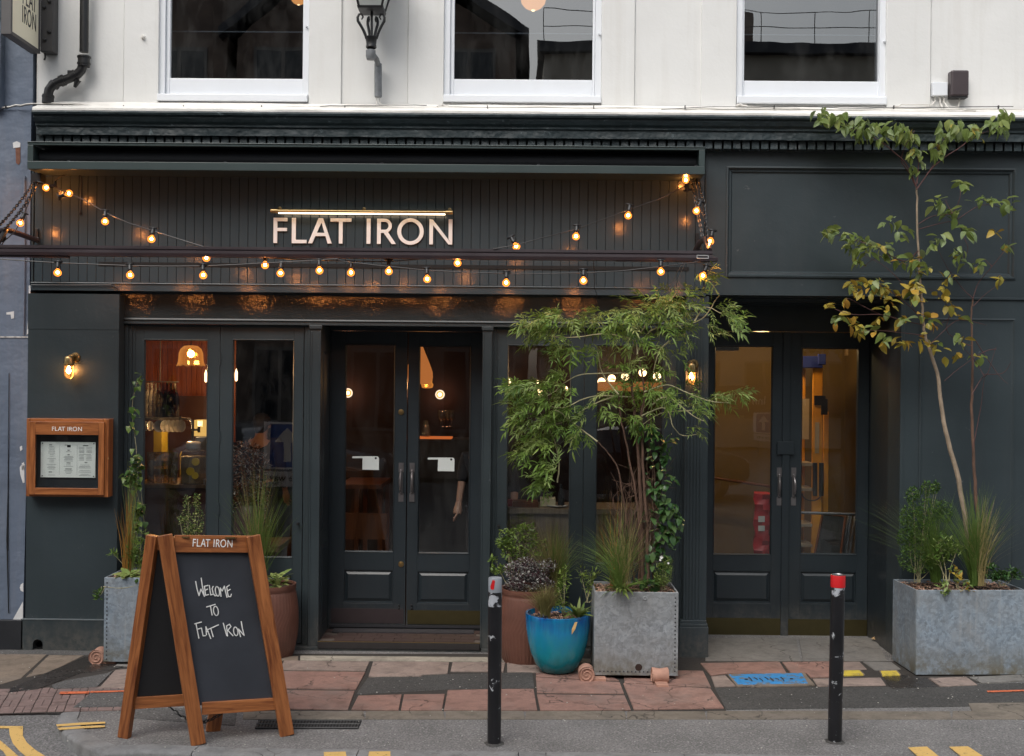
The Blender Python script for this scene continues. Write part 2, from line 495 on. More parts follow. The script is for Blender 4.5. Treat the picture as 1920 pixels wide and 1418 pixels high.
# pavement: one raised sheet behind the kerb
mb = MB()
ptop = [Vector((p.x, p.y, 0)) for p in inner]
back = [Vector((40, 3.0, 0)), Vector((ptop[0].x, 3.0, 0))]
mb.poly(ptop+back)
skirt = ptop
for a, b in zip(skirt[:-1], skirt[1:]):
    mb.poly([a, b, b-Vector((0,0,0.2)), a-Vector((0,0,0.2))])
pave = tag(mb.build('pavement', M_asph, None, origin=Vector((0,0,0)), fix=False), kind='structure')
mb = MB()
mb.poly([(-40, 0.3, 0), (-40, -1.30, 0), gp(-40,1338).to_2d().to_3d(), gp(112,1338).to_2d().to_3d(), (ptop[0].x, 0.3, 0)])
pave2 = tag(mb.build('pavement_apron', M_asphm, None, origin=Vector((0,0,0)), fix=False), kind='structure')

# kerb stones
kerb = tag(add('kerb', None, None, Matrix()), kind='structure')
def resample(poly, step, start=0):
    out = [poly[0]]; acc = 0
    for a, b in zip(poly[:-1], poly[1:]):
        L = (b-a).length; k = max(1, int(L/step))
        for i in range(1, k+1): out.append(a+(b-a)*i/k)
    return out
fine = resample(outer, 0.06)
tot = 0; segs = []; cur = [fine[0]]; lim = 0.42
for a, b in zip(fine[:-1], fine[1:]):
    cur.append(b); tot += (b-a).length
    if tot >= lim: segs.append(cur); cur = [b]; tot = 0; lim = 0.915
    if b.x > 9: break
for sg in segs:
    inn = offset(sg, KW-0.004)
    mb = MB()
    g = 0.003
    n = len(sg)
    prof = []
    for i in range(n):
        o_, q_ = sg[i], inn[i]
        if i == 0: t = (sg[1]-sg[0]).normalized()*g
        elif i == n-1: t = (sg[-2]-sg[-1]).normalized()*g
        else: t = Vector((0,0))
        o_ = o_+t; q_ = q_+t
        dr = (q_-o_).normalized()
        zt = 0.006
        prof.append([(o_.x,o_.y,-0.2), (o_.x,o_.y,zt-0.022), (o_.x+dr.x*0.007,o_.y+dr.y*0.007,zt-0.007), (o_.x+dr.x*0.022,o_.y+dr.y*0.022,zt), (q_.x,q_.y,zt), (q_.x,q_.y,-0.2)])
    vs = [q for r_ in prof for q in r_]
    fs = [(i*6+j, i*6+j+1, (i+1)*6+j+1, (i+1)*6+j) for i in range(n-1) for j in range(5)]
    fs += [tuple(range(6)), tuple(reversed(range((n-1)*6, n*6)))]
    mb.quads(vs, fs)
    mb.build('kerb_stone', M_kerbstone, kerb, smooth=True)

def slab(pts, mat, name='paving_slab', z=0.012, parent=pave, shrink=0.004, th=0.03, px=True):
    w = [gp(x, y, z) for x, y in pts] if px else [Vector((x, y, z)) for x, y in pts]
    c = sum(w, Vector())/len(w)
    w = [p + (c-p).normalized()*shrink for p in w]
    dz = random.uniform(-0.0015, 0.0015)
    a = 0
    for p, q in zip(w, w[1:]+w[:1]): a += p.x*q.y-q.x*p.y
    if a < 0: w.reverse()
    mb = MB(); top = [p+Vector((0,0,dz+random.uniform(-0.001,0.001))) for p in w]
    mb.prism([p-Vector((0,0,th)) for p in top], (0,0,th))
    return mb.build(name, mat, parent, bevel=0.003)
# dark bedding under the laid slabs and pavers
M_bed = mat_plain('dark_joint_bed', (0.035,0.03,0.026), 0.95, 0, 0.5, 40, bump=0.6)
for q_ in ([(430,1226),(1350,1226),(1350,1240),(1690,1240),(1960,1264),(1960,1273),(1700,1290),(1345,1292),(1362,1333),(432,1333)], [(-80,1226),(300,1230),(300,1292),(-80,1304)]):
    mb = MB(); w_ = [gp(x, y, 0.003) for x, y in q_]
    if sum(a.x*b.y-b.x*a.y for a, b in zip(w_, w_[1:]+w_[:1])) < 0: w_.reverse()
    mb.poly(w_); mb.build('joint_bed', M_bed, pave, fix=False)
mb = MB(); w_ = [gp(x, y, 0.002) for x, y in ((-120,1290),(176,1292),(136,1336),(-120,1342))]
if sum(a.x*b.y-b.x*a.y for a, b in zip(w_, w_[1:]+w_[:1])) < 0: w_.reverse()
mb.poly(w_); mb.build('joint_bed', M_bed, pave2, fix=False)
# cream strip under the shopfront step, pink first course
slab([(225,1229),(560,1230),(560,1238),(225,1237)], M_slabs)
slab([(562,1229),(940,1232),(940,1240),(562,1237)], M_cream)
slab([(940,1232),(1110,1235),(1110,1243),(940,1240)], M_cream)
slab([(532,1238),(694,1240),(686,1257),(524,1255)], M_slabp)
slab([(699,1240),(843,1241),(840,1262),(796,1265),(789,1268),(690,1268)], M_slabp)
slab([(848,1241),(948,1242),(945,1259),(844,1258)], M_slabp)
slab([(950,1242),(1110,1245),(1112,1262),(950,1259)], M_slabp)
# red courses
slab([(470,1257),(523,1257),(516,1290),(462,1289)], M_slabr)
slab([(526,1258),(686,1260),(668,1292),(519,1290)], M_slabr)
slab([(455,1292),(514,1292),(508,1328),(447,1327)], M_slabr)
slab([(518,1293),(666,1295),(653,1330),(511,1328)], M_slabr)
slab([(671,1304),(754,1302),(748,1331),(658,1330)], M_slabr)
slab([(757,1302),(835,1301),(829,1331),(751,1331)], M_slabr)
slab([(839,1294),(916,1292),(916,1331),(832,1331)], M_slabr)
slab([(919,1292),(1001,1291),(1008,1331),(919,1331)], M_slabr)
slab([(1004,1270),(1163,1279),(1171,1300),(1006,1298)], M_slabr)
slab([(1006,1301),(1172,1303),(1184,1330),(1012,1331)], M_slabr)
slab([(1168,1281),(1333,1291),(1358,1327),(1188,1330)], M_slabr)
slab([(1115,1245),(1245,1246),(1252,1262),(1118,1262)], M_slabr)
slab([(1004,1262),(1140,1264),(1162,1276),(1004,1268)], M_slabr)
slab([(1250,1256),(1319,1257),(1334,1288),(1170,1279),(1168,1266)], M_slabr)
slab([(1312,1243),(1462,1240),(1476,1262),(1362,1262),(1332,1266)], M_slabr)
slab([(1333,1268),(1360,1266),(1380,1286),(1340,1287)], M_slabp)
slab([(1466,1241),(1556,1240),(1572,1258),(1574,1268),(1520,1270),(1512,1262),(1482,1262)], M_slabr)
slab([(1560,1240),(1612,1240),(1626,1254),(1576,1256)], M_slabp)
slab([(1617,1240),(1672,1241),(1690,1254),(1640,1256)], M_slabg)
slab([(1523,1272),(1652,1270),(1662,1284),(1532,1286)], M_slabp)
slab([(1740,1271),(1812,1269),(1834,1284),(1762,1287)], M_slabp)
slab([(1817,1269),(1960,1262),(1960,1273),(1840,1280)], M_slabg)
slab([(225,1238),(300,1240),(300,1250),(215,1248)], M_slabg)
# porch slabs in front of the right hand doors
slab([(1322,1239),(1502,1239),(1494,1196),(1322,1196)], M_slabg, z=0.008)
slab([(1505,1239),(1664,1239),(1642,1196),(1497,1196)], M_slabg, z=0.008)
# flush old kerb course (tan)
xx = 452
while xx < 1900:
    w_ = random.choice([150, 190, 230])
    slab([(xx+3,1333),(xx+w_,1333),(xx+w_+4,1348),(xx+2,1348)], M_tan, 'kerb_sett', z=0.006); xx += w_
slab([(1815,1318),(1990,1316),(1990,1333),(1822,1334)], M_tan, 'kerb_sett', z=0.009)
# asphalt repairs
slab([(690,1270),(842,1264),(998,1260),(1002,1290),(838,1292),(668,1302),(674,1292)], M_asphd, 'asphalt_patch', z=0.007, shrink=0)
slab([(1340,1290),(1700,1288),(1960,1278),(1960,1318),(1800,1324),(1362,1330)], M_asphd, 'asphalt_patch', z=0.006, shrink=0)
slab([(1655,1264),(1706,1266),(1740,1272),(1764,1288),(1672,1292),(1664,1282)], M_wet, 'asphalt_patch', z=0.007, shrink=0)
slab([(225,1326),(445,1330),(440,1360),(230,1345)], M_asphm, 'asphalt_patch', z=0.005, shrink=0)
# left: old stone, wet asphalt, cracked flags, block paving
slab([(-60,1226),(88,1227),(40,1272),(-60,1300)], M_slabs, z=0.006)
slab([(92,1228),(158,1229),(90,1262),(48,1270)], M_slabs, z=0.006)
slab([(160,1231),(222,1232),(212,1244),(232,1250),(205,1256),(150,1262),(70,1292),(5,1300),(30,1284)], M_wet, 'asphalt_patch', z=0.008, shrink=0)
slab([(96,1284),(120,1276),(200,1262),(212,1258),(182,1288),(100,1291)], M_asphm, z=0.012)
slab([(216,1256),(262,1252),(262,1290),(186,1289)], M_slabp, z=0.012)
slab([(178,1293),(262,1292),(262,1325),(136,1326)], M_asphm, z=0.010, name='asphalt_patch')
import itertools
# block pavers, two by two, each a part
o0, o1, o2 = gp(-6,1339), gp(150,1335), gp(22,1293)
ux = (o1-o0); ux.z = 0; L1 = ux.length; ux.normalize()
uy = (o2-o0); uy.z = 0; L2 = uy.length; uy.normalize()
nb = 0
for j in range(7):
    for i in range(-4, 9):
        w2, h2 = L1/5.0, L2/4.0
        c = o0 + ux*(i*w2) + uy*(j*h2*0.5*2)
        if j > 3: continue
        if (i+j) % 2 == 0:
            rs = [(0,0,w2,h2/2), (0,h2/2,w2,h2)]
        else:
            rs = [(0,0,w2/2,h2), (w2/2,0,w2,h2)]
        for (a,b,c_,d) in rs:
            P = [c+ux*a+uy*b, c+ux*c_+uy*b, c+ux*c_+uy*d, c+ux*a+uy*d]
            slab([(p.x,p.y) for p in P], M_brick, 'block_paver', z=0.007, px=False, shrink=0.004); nb += 1

# painted marks
def mark(pts, mat, name, z, label=None):
    mb = MB(); w = [gp(x, y, 0) for x, y in pts]
    zz = [Vector((p.x, p.y, z if z is not None else road_z(p.x, p.y)+0.001)) for p in w]
    a = sum(p.x*q.y-q.x*p.y for p, q in zip(zz, zz[1:]+zz[:1]))
    if a < 0: zz.reverse()
    mb.poly(zz)
    return mb.build(name, mat, pave if z is not None else road, fix=False)
def rgp(x, y):
    z = -0.05
    for _ in range(6):
        p = gp(x, y, z); z = road_z(p.x, p.y)+0.001
    return gp(x, y, z)
def ribbon_px(L, R, mat, name):
    mb = MB(); a = [rgp(*p) for p in L]; b = [rgp(*p) for p in R]
    for i in range(len(a)-1):
        mb.poly([a[i], b[i], b[i+1], a[i+1]])
    return mb.build(name, mat, road, fix=True)
def dense(pts, k=4):
    r = []
    for a, b in zip(pts[:-1], pts[1:]):
        for i in range(k): r.append((a[0]+(b[0]-a[0])*i/k, a[1]+(b[1]-a[1])*i/k))
    return r+[pts[-1]]
ribbon_px(dense([(-40,1361),(43,1361.6)]), dense([(-40,1365.5),(43,1366)]), M_yel, 'yellow_line')
ribbon_px(dense([(17,1366),(18,1378),(24,1394),(36,1408),(56,1424),(80,1440)]), dense([(43,1361.5),(43,1380),(50,1392),(66,1406),(92,1422),(120,1440)]), M_yel, 'yellow_line')
ribbon_px(dense([(-30,1384),(-12,1396),(6,1409),(20,1430)]), dense([(-10,1380),(10,1396),(28,1412),(50,1432)]), M_yel, 'yellow_line')
mark([(105,1361),(150,1357.5),(197,1355.8),(198,1359.3),(150,1362),(107,1365)], M_yel, 'yellow_line', 0.0085)
mark([(107,1367.5),(150,1364.5),(196,1362.5),(197,1366),(150,1368.6),(112,1371.5)], M_yel, 'yellow_line', 0.0085)
for q in ([(607,1413),(648,1412),(650,1424),(608,1424)], [(692,1412),(732,1411.5),(732,1424),(690,1424)],
          [(1702,1404),(1738,1402.5),(1762,1422),(1724,1424)], [(1779,1403),(1815,1402),(1844,1421),(1806,1424)]):
    mark(q, M_yel, 'yellow_kerb_mark', 0.0085)
mark([(113,1301),(168,1300),(166,1304.5),(111,1305.5)], M_orange, 'orange_line', 0.0145)
mark([(170,1299.7),(262,1298),(262,1300.5),(168,1303)], M_orange, 'orange_line', 0.0145)
mark([(1850,1298),(1930,1296),(1930,1298.5),(1852,1301)], M_orange, 'orange_line', 0.0105)

# ---- covers in the pavement
def mat_cover(name, col, und):
    t = NT(name); p = t.pos()
    n = t.noise(p, 16, 7, 0.7, 0.4)
    c = t.mix(t.ramp(n, [(0.5,0),(0.58,1)]), col, und)
    t.bsdf(c, 0.6, 0, t.bump(n, 0.4, 0.004)); return t.m
M_bluec = mat_cover('blue_sprayed_iron', (0.03,0.22,0.50), (0.13,0.13,0.12))
M_yelc = mat_cover('yellow_sprayed_iron', (0.60,0.46,0.06), (0.4,0.3,0.06))
M_iron = mat_plain('cast_iron', (0.05,0.05,0.05), 0.6, 0.3, 0.3, 40, bump=0.3)
mc = empty('manhole_cover', gp(1445,1275), 'rectangular iron access cover sprayed bright blue, set in the paving before the right doors', 'manhole cover')
slab([(1364,1264),(1508,1261),(1528,1284),(1382,1288)], M_slabs, 'frame', z=0.013, parent=mc, shrink=0)
slab([(1366,1264.5),(1504,1262),(1516,1281),(1384,1284)], M_bluec, 'surround', z=0.016, parent=mc, shrink=0.004)
slab([(1384,1267),(1486,1265),(1500,1278),(1390,1281)], M_bluec, 'lid', z=0.021, parent=mc, shrink=0.0)
mb = MB()
for (a, b) in ((1399,1274),(1484,1273)):
    c = gp(a, b, 0.022); mb.lathe(c, [(0.001,0.0025),(0.012,0.0025),(0.012,0)], 10)
mb.build('key_hole', M_gap, mc)
mb = MB()
for k in range(7):
    a = gp(1404+k*10, 1270+ (k % 3), 0.0225); b = gp(1410+k*10, 1277-(k % 2)*3, 0.0225)
    mb.tube([a, (a+b)/2+Vector((0.004,0,0)), b], 0.004, 5)
mb.build('raised_ribs', M_iron, mc)
for q, lb in (([(1580,1256.5),(1613,1256),(1622,1264.5),(1580,1265.5)], 'small yellow sprayed stopcock cover right behind the red topped bollard'),
              ([(1648,1257),(1682,1256.5),(1690,1265),(1653,1266)], 'small yellow sprayed stopcock cover nearer the long galvanised planter')):
    c_ = empty('stopcock_cover', gp(q[0][0], q[2][1]), lb, 'cover', 'yellow sprayed covers in the paving')
    slab(q, M_slabs, 'frame', z=0.0132, parent=c_, shrink=0.0)
    slab(q, M_yelc, 'lid', z=0.0165, parent=c_, shrink=0.012)
gr = empty('drain_grate', gp(578,1358), 'long narrow dark metal grating in the asphalt right of the chalkboard feet', 'grate')
gz = 0.004
A, B_, C_, D_ = [gp(*q, gz) for q in ((484,1352),(678,1352),(672,1366),(478,1366))]
slab([(484,1352),(678,1352),(672,1366),(478,1366)], M_gap, 'recess', z=gz, parent=gr, shrink=0, th=0.02)
mb = MB()
for k in range(33):
    t_ = (k+0.5)/33
    a = A.lerp(B_, t_); b = D_.lerp(C_, t_)
    mb.prism([a+Vector((-0.005,0,0.001)), a+Vector((0.005,0,0.001)), b+Vector((0.005,0,0.001)), b+Vector((-0.005,0,0.001))], (0,0,0.004))
mb.build('bars', M_iron, gr)
mb = MB()
for (p, q) in ((A,B_), (D_,C_), (A.lerp(D_,0.5), B_.lerp(C_,0.5))):
    mb.tube([p+Vector((0,0,0.004)), q+Vector((0,0,0.004))], 0.005, 4)
mb.build('edge_bars', M_iron, gr)
# litter specks: chips of stone and gum
mb = MB()
for _ in range(150):
    q = gp(random.uniform(0,1920), random.uniform(1245,1412), 0.014)
    r = random.uniform(0.002, 0.007)
    mb.lathe(q, [(r,0),(r*0.6,r*0.6),(0.0003,r*0.7)], 5)
tag(mb.build('stone_chips', mat_plain('pale_chips', (0.4,0.38,0.34), 0.8, 0, 0.5, 300), None, origin=Vector((0,0,0))), 'small pale stone chips scattered over the pavement', 'chips', kind='stuff')
# ---------------------------------------------------------------- the restaurant building
bld = empty('restaurant_building', (0, 0.6, 0), 'white rendered upper storey over a dark green grey timber shopfront', 'building')
P = lambda name, mats, mb, **k: mb.build(name, mats, k.pop('parent', bld), **k)

# --- upper wall, built in bays between the window openings
ztop, zw = 7.6, 6.5
def col_(mb, xa, xb, y0, z0, z1, yb=0.35):
    mb.box(xa, xb, y0, yb, z0, z1)
XU = lambda px, Y=0.05: at(px, 110, Y).x
zb = at(960, 197, 0.05).z - 0.05
winpx = [(297, 579, 148, 179, 190), (832, 1128, 150, 181, 192), (1381, 1662, 153, 183, 195)]
for pa_, pb_ in ((69,232), (640,765), (1190,1315), (1745,2300)):
    mb = MB(); col_(mb, XU(pa_), XU(pb_), 0.05, zb, ztop)
    P('upper_wall', M_white, mb, bevel=0.004)
for (pa, pb, wi) in ((232,640,0), (765,1190,1), (1315,1745,2)):
    wl, wr, gy, ry, sy = winpx[wi]
    zs = at((wl+wr)/2, sy+1, 0.03).z
    mb = MB()
    col_(mb, XU(pa, 0.033), XU(wl, 0.033), 0.033, zb, ztop)
    col_(mb, XU(wr, 0.033), XU(pb, 0.033), 0.033, zb, ztop)
    col_(mb, XU(wl, 0.033)-0.0, XU(wr, 0.033), 0.045, zb, zs)
    col_(mb, XU(wl, 0.033), XU(wr, 0.033), 0.033, zw, ztop)
    P('window_surround', M_white, mb, bevel=0.004)
gpx = [(320, 573), (852, 1111), (1395, 1656)]
for wi in range(3):
    wl, wr, gy, ry, sy = winpx[wi]; gl, gr_ = gpx[wi]
    x0, x1 = at(wl, 100, 0.05).x, at(wr, 100, 0.05).x
    g0, g1 = at(gl, 90, 0.10).x, at(gr_, 90, 0.10).x
    cx_ = (wl+wr)/2
    zg, zr, zs = at(cx_, gy, 0.10).z, at(cx_, ry, 0.07).z, at(cx_, sy, 0.02).z
    mb = MB()
    mb.box(x0+0.001, x0+0.05, 0.06, 0.2, zr, zw-0.02); mb.box(x1-0.05, x1-0.001, 0.06, 0.2, zr, zw-0.02); mb.box(x0+0.05, x1-0.05, 0.06, 0.2, zw-0.06, zw-0.0201)
    fr = P('window_frame', M_wtrim, mb, bevel=0.004)
    mb = MB()
    mb.box(x0+0.051, g0, 0.085, 0.13, zr, zw-0.061); mb.box(g1, x1-0.051, 0.085, 0.13, zr, zw-0.061)
    mb.box(g0, g1, 0.087, 0.13, zr, zg)
    mb.build('sash', M_wtrim, fr, bevel=0.005)
    mb = MB(); mb.box(x0+0.002, x1-0.002, 0.015, 0.2, zs, zr-0.003)
    mb.build('sill', M_wtrim, fr, bevel=0.006)
    mb = MB(); mb.box(g0-0.01, g1+0.01, 0.112, 0.118, zg-0.01, zw-0.03)
    mb.build('pane', M_glassup, fr)
    za = at(cx_, 60+wi*3, 0.35).z
    mb = MB(); mb.tube([(g0-0.1, 0.35, za), (g1+0.1, 0.35, za)], 0.0055, 6)
    mb.build('guard_rail', mat_plain('pale_rail', (0.6,0.66,0.68), 0.4) if wi == 0 else bpy.data.materials['pale_rail'], fr)
    mb = MB(); mb.lathe(at(wr-4, 50+wi*14, 0.055), [(0.001,-0.02),(0.008,-0.02),(0.008,0.0),(0.012,0.008)], 8, 'Y')
    mb.build('window_stop', M_wtrim, fr, smooth=True)
# small fixing left on the wall
mb = MB(); mb.lathe(at(269, 70, 0.033), [(0.001,-0.03),(0.012,-0.028),(0.014,-0.01),(0.02,0)], 8, 'Y'); P('wall_plug', M_wledge, mb, smooth=True)
# upstairs room behind the glass
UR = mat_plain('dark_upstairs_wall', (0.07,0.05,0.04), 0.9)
mb = MB()
X0, X1 = XU(80), XU(2290)
mb.box(X0, X1, 5.0, 5.1, zb, ztop); mb.box(X0, X1, 0.36, 5.0, zb-0.15, zb-0.05); mb.box(X0, X1, 0.0+0.05, 5.1, ztop, ztop+0.2)
mb.box(X0-0.2, X0, 0.36, 5.1, zb, ztop); mb.box(X1, X1+0.2, 0.36, 5.1, zb, ztop)
for px in (700, 1250): mb.box(XU(px), XU(px)+0.12, 0.36, 5.0, zb, ztop)
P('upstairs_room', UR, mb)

# --- flashing, cornice, dentils
xl, xr = at(60, 230, -0.2).x, 6.0
def prof_run(mb, prof, x0, x1):
    n = len(prof)
    vs = [(x, y, z) for x in (x0, x1) for (y, z) in prof]
    mb.quads(vs, [(i, i+1, n+i+1, n+i) for i in range(n-1)] + [tuple(range(n)), tuple(reversed(range(n, 2*n)))])
Zc = lambda py, Y: at(960, py, Y).z
mb = MB()
pr = [(0.05, Zc(197,0.05)-0.12), (0.032, Zc(197,0.03)), (-0.08, Zc(204,-0.08)), (-0.185, Zc(207,-0.185)), (-0.20, Zc(209,-0.20)), (-0.20, Zc(213,-0.20)), (0.05, Zc(213,-0.2)-0.02)]
# subdivide along x with a little wander so it reads as an old lead-covered ledge
steps = 60
for k in range(steps):
    a = xl+(xr-xl)*k/steps; b = xl+(xr-xl)*(k+1)/steps
    def wob(x, i): return 0.006*noise.noise(Vector((x*3.1, i*2.7, 1.0))) if 0 < i < 5 else 0
    n = len(pr)
    vs = [(x, y+wob(x, i), z+wob(x+7, i)) for x in (a, b) for i, (y, z) in enumerate(pr)]
    mb.quads(vs, [(i, i+1, n+i+1, n+i) for i in range(n-1)])
P('ledge', M_wledge, mb, fix=False)
mb = MB()
pr = [(-0.00,Zc(213,-0.0)), (-0.205,Zc(213.5,-0.205)), (-0.212,Zc(216,-0.212)), (-0.205,Zc(220,-0.205)), (-0.185,Zc(222,-0.185)), (-0.183,Zc(226,-0.183)),
      (-0.165,Zc(233,-0.165)), (-0.142,Zc(238,-0.142)), (-0.14,Zc(242,-0.14)), (-0.125,Zc(243,-0.125)), (-0.125,Zc(259,-0.125)), (-0.035,Zc(259,-0.035)+0.01), (-0.03,Zc(280,-0.03)), (0.05,Zc(280,-0.03))]
n = len(pr)
steps = 90
vs = []
for k in range(steps+1):
    x = xl+(xr-xl)*k/steps
    for i, (y, z) in enumerate(pr):
        w_ = 0.004 if i in (9, 10) else 0.0015
        vs.append((x, y+w_*noise.noise(Vector((x*4, i*3.3, 0))), z+w_*1.2*noise.noise(Vector((x*5, i*3.3, 9)))))
mb.quads(vs, [(k*n+i, k*n+i+1, (k+1)*n+i+1, (k+1)*n+i) for k in range(steps) for i in range(n-1)] + [tuple(range(n)), tuple(range(steps*n, steps*n+n))])
P('cornice', M_corn, mb)
me = None
d0 = at(75, 269, -0.085).x; pitch = (at(1920, 269, -0.085).x-at(70, 269, -0.085).x)/106
for k in range(112):
    x = d0+k*pitch
    if me is None:
        m2 = MB(); m2.box(-0.028, 0.028, -0.03, 0.03, 0, 0.062); me, _ = m2.mesh('dentil', M_corn, M=Matrix())
    add('dentil', me, bld, Matrix.Translation((x, -0.062, Zc(276,-0.09)+random.uniform(-.001,.001))))
# end return of the cornice, at the party wall
# --- right fascia: frame, moulding, sunk panel
RF = (1326, 281, 2010, 556)
mb = MB()
fx0, fx1, fz0, fz1 = rect(1326, 281, 1990, 556, 0.0)
px0, px1, pz0, pz1 = rect(1361, 314, 1904, 522, 0.0)
mb.box(fx0, px0, 0.0, 0.12, fz0, fz1); mb.box(px1, fx1+1.5, 0.0, 0.12, fz0, fz1)
mb.box(px0, px1, 0.0, 0.12, pz1, fz1); mb.box(px0, px1, 0.0, 0.12, fz0, pz0)
P('fascia_frame', M_dark, mb)
def ring(mb, x0, x1, z0, z1, w, prof, mitre=True):
    """picture-frame moulding; prof = [(inset 0..1, Y)], runs round the opening"""
    loops = []
    for (u, y) in prof:
        d = w*u
        loops.append([(x0+d, y, z0+d), (x1-d, y, z0+d), (x1-d, y, z1-d), (x0+d, y, z1-d)])
    for a, b in zip(loops[:-1], loops[1:]):
        for i in range(4):
            j = (i+1) % 4
            mb.poly([a[i], a[j], b[j], b[i]])
mb = MB()
ring(mb, px0, px1, pz0, pz1, 0.05, [(0,0.0),(0,-0.012),(0.25,-0.014),(0.45,-0.002),(0.5,0.006),(0.8,0.008),(1.0,0.022)])
P('panel_moulding', M_dark, mb)
mb = MB(); mb.box(px0+0.049, px1-0.049, 0.022, 0.06, pz0+0.049, pz1-0.049)
P('fascia_panel', M_dark, mb)
mb = MB(); a = at(1324, 400, -0.005).x
mb.tube([(a, -0.008, fz0+0.01), (a+0.0, -0.008, fz1-0.02)], 0.006, 6); P('fascia_joint_bead', M_dark, mb)

# --- boarded fascia behind the lettering
bz1 = at(690, 312, 0).z; bz0 = at(690, 534, 0).z
bx0 = at(64, 420, 0).x; bx1 = at(1321, 420, 0).x
nbrd = 75; wbd = (bx1-bx0)/nbrd
mb = MB(); mb.box(bx0, bx1, 0.022, 0.12, bz0-0.02, bz1+0.35); P('fascia_backing', M_gap, mb)
me = None
for k in range(nbrd):
    if me is None:
        m2 = MB(); hw = wbd/2-0.0008
        m2.prism([(-hw, 0.004, 0), (-hw+0.003, 0.0, 0), (hw-0.003, 0.0, 0), (hw, 0.004, 0), (hw, 0.02, 0), (-hw, 0.02, 0)], (0, 0, bz1-bz0))
        me, _ = m2.mesh('board', M_board, M=Matrix())
    M = Matrix.Translation((bx0+(k+0.5)*wbd, random.uniform(0, 0.0012), bz0)) @ Matrix.Rotation(random.uniform(-0.006, 0.006), 4, 'Z')
    add('board', me, bld, M)
mb = MB()
xa, xb = at(58, 540, -0.01).x, at(1324, 540, -0.01).x
mb.box(xa, xb, -0.012, 0.12, at(690, 550, -0.012).z, at(690, 534.5, -0.012).z-0.001); 
mb.box(xa, xb, -0.020, -0.013, at(690, 537, -0.02).z, at(690, 534.5, -0.02).z)
P('fascia_bottom_rail', M_board, mb, bevel=0.003)
mb = MB(); mb.box(xa, at(63.5, 420, 0).x, -0.01, 0.12, bz0, bz1); mb.box(at(1321.5,420,0).x, at(1326,420,0).x-0.001, -0.003, 0.12, bz0, bz1+0.3)
P('fascia_end_strip', M_dark, mb)

# --- left pier
mb = MB()
x0, x1, z0, z1 = rect(50, 553, 221, 1163, -0.006)
mb.box(x0, x1, -0.006, 0.16, at(135, 1163, 0).z, at(135, 551, 0).z)
P('pier', M_dark, mb, bevel=0.004)
mb = MB(); zj = at(135, 617, 0).z
mb.box(x0, x1, -0.0085, -0.0055, zj-0.003, at(135, 551, 0).z-0.001); P('pier_upper_sheet', M_dark, mb)
mb = MB()
zp = at(130, 1163, -0.03).z; hx0, hx1, hz0, hz1 = rect(61, 1199, 80, 1226, -0.03)
hx = (hx0+hx1)/2; hr = (hx1-hx0)/2
mb.box(x0-0.02, hx0, -0.03, 0.16, 0, zp); mb.box(hx1, x1, -0.03, 0.16, 0, zp)
# arch over the drain outlet
arc = [(hx-hr*math.cos(PI*i/12), hz1-hr+hr*math.sin(PI*i/12)) for i in range(13)]
mb.prism([(hx0, -0.03, zp), *[(a, -0.03, b) for a, b in arc], (hx1, -0.03, zp)][::-1], (0, 0.19, 0))
P('plinth', M_dark, mb)
mb = MB(); mb.box(hx0-0.01, hx1+0.01, 0.08, 0.1, 0, hz1+0.01); P('drain_back', M_gap, mb)
mb = MB(); mb.lathe((hx, 0.0, hz1-hr*1.15), [(hr*0.86,0.08),(hr*0.86,0.0),(hr*0.70,0.0),(hr*0.70,0.08)], 16, 'Y'); P('drain_outlet', M_black, mb, smooth=True)
mb = MB(); mb.box(x0-0.022, x1, -0.034, 0.0, zp, zp+0.006); P('plinth_capping', mat_plain('pale_edge', (0.12,0.14,0.15), 0.5), mb)
# thin cable run over the pier
mb = MB()
mb.tube([at(58,534.5,-0.024), at(130,534.8,-0.024), at(208,534.5,-0.024), at(216,538,-0.02), at(222,544,-0.016), at(231,546,0.1), at(232,560,0.115), at(231.5,600,0.115), at(231,640,0.115)], 0.004, 6)
P('cable', M_black, mb)

# --- shopfront carcass: header beam, soffit
YF = 0.12
zh0, zh1 = at(760, 603, YF).z, at(760, 553, YF).z
xs0, xs1 = at(222, 900, YF).x-0.03, at(1284, 900, YF).x
mb = MB(); mb.hexa([(xs0,YF,zh0),(xs1,YF,zh0),(xs1,0.3,zh0),(xs0,0.3,zh0),(xs0,YF+0.0105,zh1+0.2),(xs1,YF+0.0105,zh1+0.2),(xs1,0.3,zh1+0.2),(xs0,0.3,zh1+0.2)])
P('header', M_header, mb)
mb = MB(); mb.box(xs0-0.1, xs1, -0.005, 0.35, zh1+0.2, zh1+0.23); P('header_soffit', M_gap, mb)
mb = MB()
z1_, z2_ = at(760, 603, YF-0.03).z, at(760, 612, YF-0.02).z
prof_run(mb, [(YF, z1_+0.012), (YF-0.022, z1_+0.008), (YF-0.026, z1_-0.002), (YF-0.014, z1_-0.012), (YF-0.014, z1_-0.02), (YF-0.03, z1_-0.024), (YF-0.03, z1_-0.036), (YF, z1_-0.036)], xs0, xs1)
P('header_moulding', M_dark, mb)
ZT = z1_-0.036       # underside of the header moulding
ZB = at(760, 1212, YF).z
def Xp(px, Y, py=850): return at(px, py, Y).x
def Zp(py, Y, px=760): return at(px, py, Y).z

